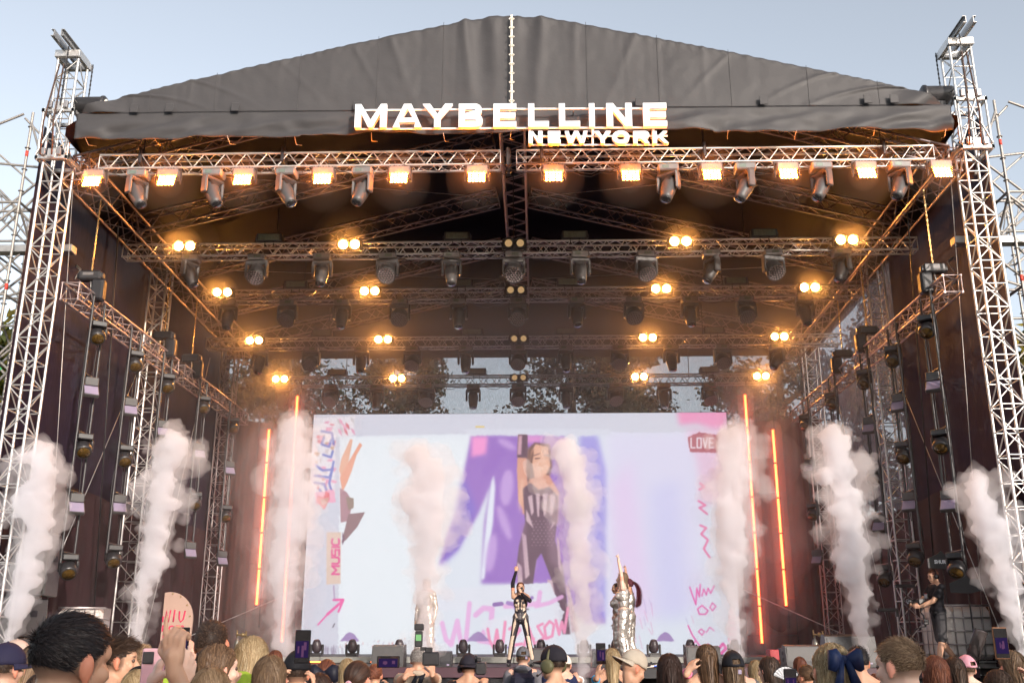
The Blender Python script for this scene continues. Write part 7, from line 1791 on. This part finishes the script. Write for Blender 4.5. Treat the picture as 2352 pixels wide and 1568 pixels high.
crowd('woman with long dark hair fading to copper tips', 1536, 1499, 74, .215, 0, True, 'fair', ('long', 'ombre', dict(length=.46)), ((.05, .03, .03), 'tee'))
crowd('woman with long brown hair and a pink bracelet reaching out', 1622, 1477, 62, .21, 2, True, 'warm', ('long', 'brown', dict(length=.44)), ((.60, .60, .63), 'tank'), arms={'L': dict(w=at(1578, 1500, 7.0), pole=(-1, -.3, -.3), hd=(.5, .3, .8), hn=(.7, .4, 0), curl=(.5, .5, .6, .6))}, extras={'bands': [('L', .85, (.75, .06, .18)), ('L', .93, (.8, .2, .35))]})
crowd('boy with black hair and glasses turned left', 1642, 1516, 34, .165, 60, False, 'warm', ('short', 'black'), ((.05, .05, .06), 'tee'), extras={'glasses': 1}, face=True)
crowd('grey haired head behind the black cap with white buckle', 1680, 1490, 46, .18, 0, False, 'fair', ('crop', 'grey'), ((.1, .1, .1), 'tee'))
crowd('woman in a black cap with a white buckle over long light hair', 1682, 1497, 60, .20, 0, True, 'fair', ('long', 'lbrown', dict(length=.40)), ((.1, .08, .08), 'tee'), hat=dict(col=(.010, .010, .014), brim_dir=0, hole=True), extras={'clip': (.03, -.115, -.005)})
crowd('blonde woman beside the glowing batten right of the screen', 1735, 1514, 46, .19, -8, True, 'pale', ('long', 'blonde', dict(length=.34)), ((.25, .15, .14), 'tee'))
crowd('woman with long dark hair showing a pale cheek on her left', 1766, 1506, 56, .20, 38, True, 'pale', ('long', 'dark', dict(length=.44)), ((.03, .03, .04), 'tee'), face=True)
crowd('woman with smooth dark hair right of the white paper fan', 1836, 1507, 38, .195, 0, True, 'fair', ('long', 'auburn', dict(length=.4)), ((.03, .02, .02), 'tee'))
crowd('small child with tied brown hair left of the big navy bow', 1852, 1526, 40, .165, 30, True, 'warm', ('bun', 'brown', dict(tie=(0, -.095, .03))), ((.2, .1, .1), 'tee'))
crowd('blonde woman with a big navy bow in her hair', 1908, 1476, 106, .215, 12, True, 'fair', ('long', 'blonde', dict(length=.40)), ((.6, .6, .63), 'tee'), extras={'bow': ((.008, .018, .065), (.0, -.118, .055), .80)}, nh=4500)
crowd('man with dark curly hair in a navy shirt behind the bow', 1968, 1478, 54, .178, -5, False, 'tan', ('curly', 'black'), ((.014, .02, .055), 'tee'))
crowd('auburn haired girl low between the curly man and the boy in white', 2010, 1545, 40, .19, -10, True, 'fair', ('long', 'auburn', dict(length=.4)), ((.05, .02, .02), 'tee'))
crowd('boy with short sandy hair and a white shirt, largest head at the right', 2062, 1450, 94, .178, 32, False, 'pale', ('short', 'lbrown', dict(flow=(-.3, .8, .1))), (wht, 'collar'), head=(10, -4, 0), nh=4500, face=True)
crowd('woman with long chestnut hair right of the boy in white', 2146, 1504, 74, .205, -4, True, 'fair', ('long', 'auburn', dict(length=.42)), ((.04, .03, .04), 'tee'))
crowd('woman with dark brown hair left of the pink cap', 2190, 1507, 58, .20, 0, True, 'fair', ('long', 'dark', dict(length=.42)), ((.03, .03, .04), 'tee'))
crowd('person in a pink cap behind two brown haired women', 2218, 1506, 50, .205, -10, True, 'pale', ('crop', 'brown'), ((.45, .46, .5), 'tee'), hat=dict(col=(.62, .30, .36), brim_dir=R_(20), hole=True))
crowd('woman with long brown hair filming with a phone at the right edge', 2322, 1492, 66, .205, 14, True, 'fair', ('long', 'lbrown', dict(length=.45)), ((.1, .05, .05), 'tee'), arms={'R': dict(w=at(2306, 1496, 5.5), pole=(1, .3, -.7), hd=(-.15, .1, 1), hn=(-.8, .4, 0), curl=(.4, .45, .5, .5), thumb=.8)}, voxs=.0065)
phone(at(2299, 1476, 5.35), R_(4), 'phone in a copper case held up at the right edge', s=1.0, colr=(.22, .10, .05))
crowd('dark haired woman lowest at the right edge', 2290, 1536, 72, .20, 20, True, 'pale', ('long', 'dark', dict(length=.35)), ((.03, .03, .03), 'tee'), face=True)
crowd('person with dark hair low in the shade beside the white collar', 92, 1546, 70, .20, -10, True, 'fair', ('long', 'dark', dict(length=.3)), ((.04, .02, .03), 'tee'))
crowd('brown haired person at the bottom left corner', 10, 1552, 80, .2, 0, True, 'fair', ('long', 'brown', dict(length=.3)), ((.04, .02, .03), 'tee'))
# raised pointing hand and pink phone
p8 = at(285, 1750, 3.0)
person('short girl below the frame with one arm up pointing to the sky', (p8.x, 3.0, 0), 0, 1.57, True, 'warm', ('long', 'brown', dict(length=.3, w=.004)), ((.1, .08, .09), 'tank'), arms={'R': dict(w=at(400, 1530, 2.82), pole=(1, -.2, -.6), hd=(-.12, .05, 1), hn=(.25, 1, 0), curl=(.12, .9, 1.15, 1.2), thumb=.55)}, vox=.0055, seed=88, nh=900)
p9 = at(395, 1720, 2.85) + Vector((-.10, .25, 0))
person('short girl below the frame holding a pink phone with pink nails', (p9.x, 3.35, 0), 0, 1.50, True, 'pale', ('long', 'dark', dict(length=.3, w=.004)), ((.3, .1, .12), 'tank'), arms={'L': dict(w=at(352, 1580, 3.1), pole=(-1, -.2, -.6), hd=(.1, .1, 1), hn=(.8, .4, 0), curl=(.7, .7, .8, .8), thumb=.8, nails=(.80, .05, .22)), 'R': dict(w=at(398, 1580, 3.1), pole=(1, -.2, -.6), hd=(.35, .1, .9), hn=(-.7, .5, 0), curl=(.25, .3, .4, .5), thumb=.6, nails=(.8, .05, .22))}, vox=.0055, seed=89, nh=900)
phone(at(350, 1542, 3.3), R_(12), 'pink phone with a black lens block behind the raised finger', s=.92, colr=(.72, .42, .47), scr=False)
q = at(420, 1470, 6.3)
p10 = at(428, 1560, 6.6)
person('person in dark sleeves holding a phone before the arch sign', (p10.x, 6.6, 0), 0, 1.52, True, 'fair', ('long', 'auburn', dict(length=.3, w=.006)), ((.015, .012, .016), 'long'), arms={'R': dict(w=at(440, 1492, 6.35), pole=(1, 0, -1), hd=(-.2, .1, 1), hn=(-.8, .4, 0), curl=(.6, .6, .6, .6)), 'L': dict(w=at(412, 1492, 6.35), pole=(-1, 0, -1), hd=(.2, .1, 1), hn=(.8, .4, 0), curl=(.6, .6, .6, .6))}, vox=.009, seed=90, nh=700)
phone(q, 0, 'black phone showing a purple picture before the arch sign', s=1.0)
phone(at(205, 1562, 4.0), R_(15), 'small black phone at the bottom edge by the white collar', s=.75)
phone(at(1816, 1566, 6.0), 0, 'phone at the bottom edge below the white paper fan', s=.95)
# paper fan
q = at(1806, 1562, 6.6)
t = thing('paper_fan', 'white pleated paper fan with a black rim held in the crowd', 'fan', q, R_(0)); t.scale = (.55, .55, .55)
n = 18; vs = []; fs = []
for i in range(n + 1):
    a = math.pi * (.12 + .76 * i / n)
    for r in (.03, .15): vs.append((r * math.cos(a) * 1.0, .006 * (-1) ** i, r * math.sin(a)))
for i in range(n): fs.append((2 * i, 2 * i + 1, 2 * i + 3, 2 * i + 2))
fb = MB(); fb.add(vs, fs); fb.build('paper', M_WHITE, t)
MB().sweep([(.155 * math.cos(math.pi * (.12 + .76 * i / n)), 0, .155 * math.sin(math.pi * (.12 + .76 * i / n))) for i in range(n + 1)], .008, 5).build('rim', M_BLK, t)
for k in range(9):
    rr_ = .05 + .011 * k; MB().sweep([(rr_ * math.cos(math.pi * (.12 + .76 * i / n)), -.009, rr_ * math.sin(math.pi * (.12 + .76 * i / n))) for i in range(n + 1)], .0012, 4).build('printed_line', M_BLK, t)
# crowd barrier in front of the pit
t = thing('crowd_barrier', 'dark steel crowd barrier between the crowd and the photographers', 'barrier', (0, 8.1, 0))
MB().box((0, 8.1, .55), (24, .04, 1.1), b=.01).build('panel', M_BLK, t, True)
# ================================================================== turn modifier stacks into plain meshes
bpy.context.view_layer.update()
dg = bpy.context.evaluated_depsgraph_get()
done = [(o, bpy.data.meshes.new_from_object(o.evaluated_get(dg)), k, s) for o, k, s in pending]
for o, me, k, s in done:
    old = o.data; nm = old.name; o.modifiers.clear(); o.data = me
    bpy.data.meshes.remove(old); me.name = nm
    n = len(me.vertices); co = np.empty(n * 3, np.float32); me.vertices.foreach_get('co', co); co = co.reshape(-1, 3)
    if k == 'smoke':
        bm = bmesh.new(); bm.from_mesh(me); seen = set(); kill = []
        for v0 in bm.verts:
            if v0 in seen: continue
            isl = [v0]; seen.add(v0)
            for v1 in isl:
                for e1 in v1.link_edges:
                    w1 = e1.other_vert(v1)
                    if w1 not in seen: seen.add(w1); isl.append(w1)
            if len(isl) < 260: kill += isl
        bmesh.ops.delete(bm, geom=kill, context='VERTS'); bm.to_mesh(me); bm.free(); me.update()
        n = len(me.vertices); co = np.empty(n * 3, np.float32); me.vertices.foreach_get('co', co); co = co.reshape(-1, 3)
        nr = np.empty(n * 3, np.float32); me.vertices.foreach_get('normal', nr); nr = nr.reshape(-1, 3)
        d = .75 * np.array([0.20 * noise.noise((x * 2.0 + s, y * 2.0, z * 1.8)) + 0.13 * noise.noise((x * 4.7, y * 4.7 + s, z * 4.7)) + 0.11 * noise.noise((x * 10, y * 10, z * 10 + s)) + 0.07 * noise.noise((x * 19, y * 19, z * 19)) for x, y, z in co])
        me.vertices.foreach_set('co', (co + nr * d[:, None]).astype(np.float32).ravel())
    elif k == 'skin':
        c = np.ones((n, 4), np.float32); c[:, :3] = np.array(s['col']); sc_ = s['s']
        v = co - np.array(s['lips']); Mi = np.array(s['Mh'].transposed()); v = v @ Mi.T
        m = np.clip(1.25 - np.sqrt((v[:, 0] / (.024 * sc_)) ** 2 + (v[:, 2] / (.010 * sc_)) ** 2 + (v[:, 1] / (.025 * sc_)) ** 2), 0, 1)[:, None]
        c[:, :3] = c[:, :3] * (1 - m) + np.array(s['col']) * np.array((.85, .42, .45)) * m
        for b in s['brow']:
            v = (co - np.array(b)) @ Mi.T
            m = np.clip(1.3 - np.sqrt((v[:, 0] / (.017 * sc_)) ** 2 + (v[:, 2] / (.0052 * sc_)) ** 2 + (v[:, 1] / (.03 * sc_)) ** 2), 0, .85)[:, None]
            c[:, :3] = c[:, :3] * (1 - m) + np.array(s['hair']) * m
        v = (co - np.array(s['hc'])) @ Mi.T / sc_
        ear = ((np.abs(v[:, 0]) > .074) & (np.abs(v[:, 2] + .005) < .045) & (np.abs(v[:, 1]) < .035))[:, None]
        c[:, :3] = np.where(ear, c[:, :3] * np.array((1.08, .72, .66)), c[:, :3])
        if s['fade']:   # clipped hair at the sides and nape
            m = np.clip((v[:, 2] + .055) / .05, 0, .75) * (v[:, 1] < .035 - .3 * np.clip(-.0 - v[:, 2], 0, 1)) * (np.abs(v[:, 0]) < .079) * (v[:, 2] > -.06) * (v[:, 1] > -.2)
            m = (m * ~ear[:, 0] * np.clip((.05 - v[:, 1]) / .03, 0, 1))[:, None]; c[:, :3] = c[:, :3] * (1 - m) + (np.array(s['hair']) * .6 + np.array(s['col']) * .12) * m
        c[:, :3] *= np.array([1 + .10 * noise.noise((x * 14, y * 14, z * 14)) for x, y, z in co])[:, None]
        a = me.color_attributes.new('tint', 'FLOAT_COLOR', 'POINT'); a.data.foreach_set('color', c.ravel())
    elif k == 'fold':
        nr = np.empty(n * 3, np.float32); me.vertices.foreach_get('normal', nr); nr = nr.reshape(-1, 3)
        d = np.array([.012 * noise.noise((x * 9 + s, y * 9, z * 13)) + .007 * noise.noise((x * 18, y * 18 + s, z * 30)) for x, y, z in co])
        me.vertices.foreach_set('co', (co + nr * d[:, None]).astype(np.float32).ravel())
    elif k == 'suit':
        x, y, z = np.abs(co[:, 0]) / s, co[:, 1] / s, co[:, 2] / s
        legc = .088 + .16 * np.clip((.92 - z) / .85, 0, 1); rel = x - legc
        cream = ((x > .018) & (x < .042) & (z > 1.12 + x * .8) & (z < 1.29)) | ((x > .062) & (x < .098 + .1 * (z - 1.1)) & (z > 1.08 + x * .4) & (z < 1.25))
        cream |= (x > .035) & (x < .085) & (z > 1.305) & (z < 1.345) & (y > 0)
        cream |= (z > .97) & (z < 1.09) & (np.abs(x - (.065 + .45 * (z - .97))) < .016 * np.clip((1.09 - z) / .05, 0, 1))
        cream |= (z > .60) & (z < .98) & (np.abs(rel - .02) < .028 * np.clip((z - .6) / .2, .1, 1) * np.clip((.98 - z) / .1, 0, 1)) & (y > -.06)
        cream |= (z > .14) & (z < .66) & (rel > -.02) & (rel < .05) & (y > -.02) & (z < .62 - .3 * np.abs(rel))
        c = np.ones((n, 4), np.float32); c[:, :3] = np.where(cream[:, None], np.array((.62, .47, .36)), np.array((.016, .012, .018)))
        dots = (np.sin(z * 260) > .6) & (np.abs((x * 60) % 1 - .5) < .16) & ~cream & (z > .9) & (z < 1.2)
        c[:, :3] = np.where(dots[:, None], np.array((.4, .36, .36)), c[:, :3])
        a = me.color_attributes.new('tint', 'FLOAT_COLOR', 'POINT'); a.data.foreach_set('color', c.ravel())
    me.update()
    me.polygons.foreach_set('use_smooth', [True] * len(me.polygons))
# second pass on the smoke: the roughened skins are made watertight again
again = [o for o, me, k, s in done if k == 'smoke']
for o in again:
    md = o.modifiers.new('r', 'REMESH'); md.mode = 'VOXEL'; md.voxel_size = .034 if o.name.startswith(('dense', 'thin')) else .1
bpy.context.view_layer.update(); dg = bpy.context.evaluated_depsgraph_get()
for o, me in [(o, bpy.data.meshes.new_from_object(o.evaluated_get(dg))) for o in again]:
    old = o.data; nm = old.name; o.modifiers.clear(); o.data = me; bpy.data.meshes.remove(old); me.name = nm
    bm = bmesh.new(); bm.from_mesh(me); seen = set(); kill = []
    for v0 in bm.verts:
        if v0 in seen: continue
        isl = [v0]; seen.add(v0)
        for v1 in isl:
            for e1 in v1.link_edges:
                w1 = e1.other_vert(v1)
                if w1 not in seen: seen.add(w1); isl.append(w1)
        if len(isl) < 160: kill += isl
    bmesh.ops.delete(bm, geom=kill, context='VERTS'); bm.to_mesh(me); bm.free(); me.update()
    me.polygons.foreach_set('use_smooth', [True] * len(me.polygons))
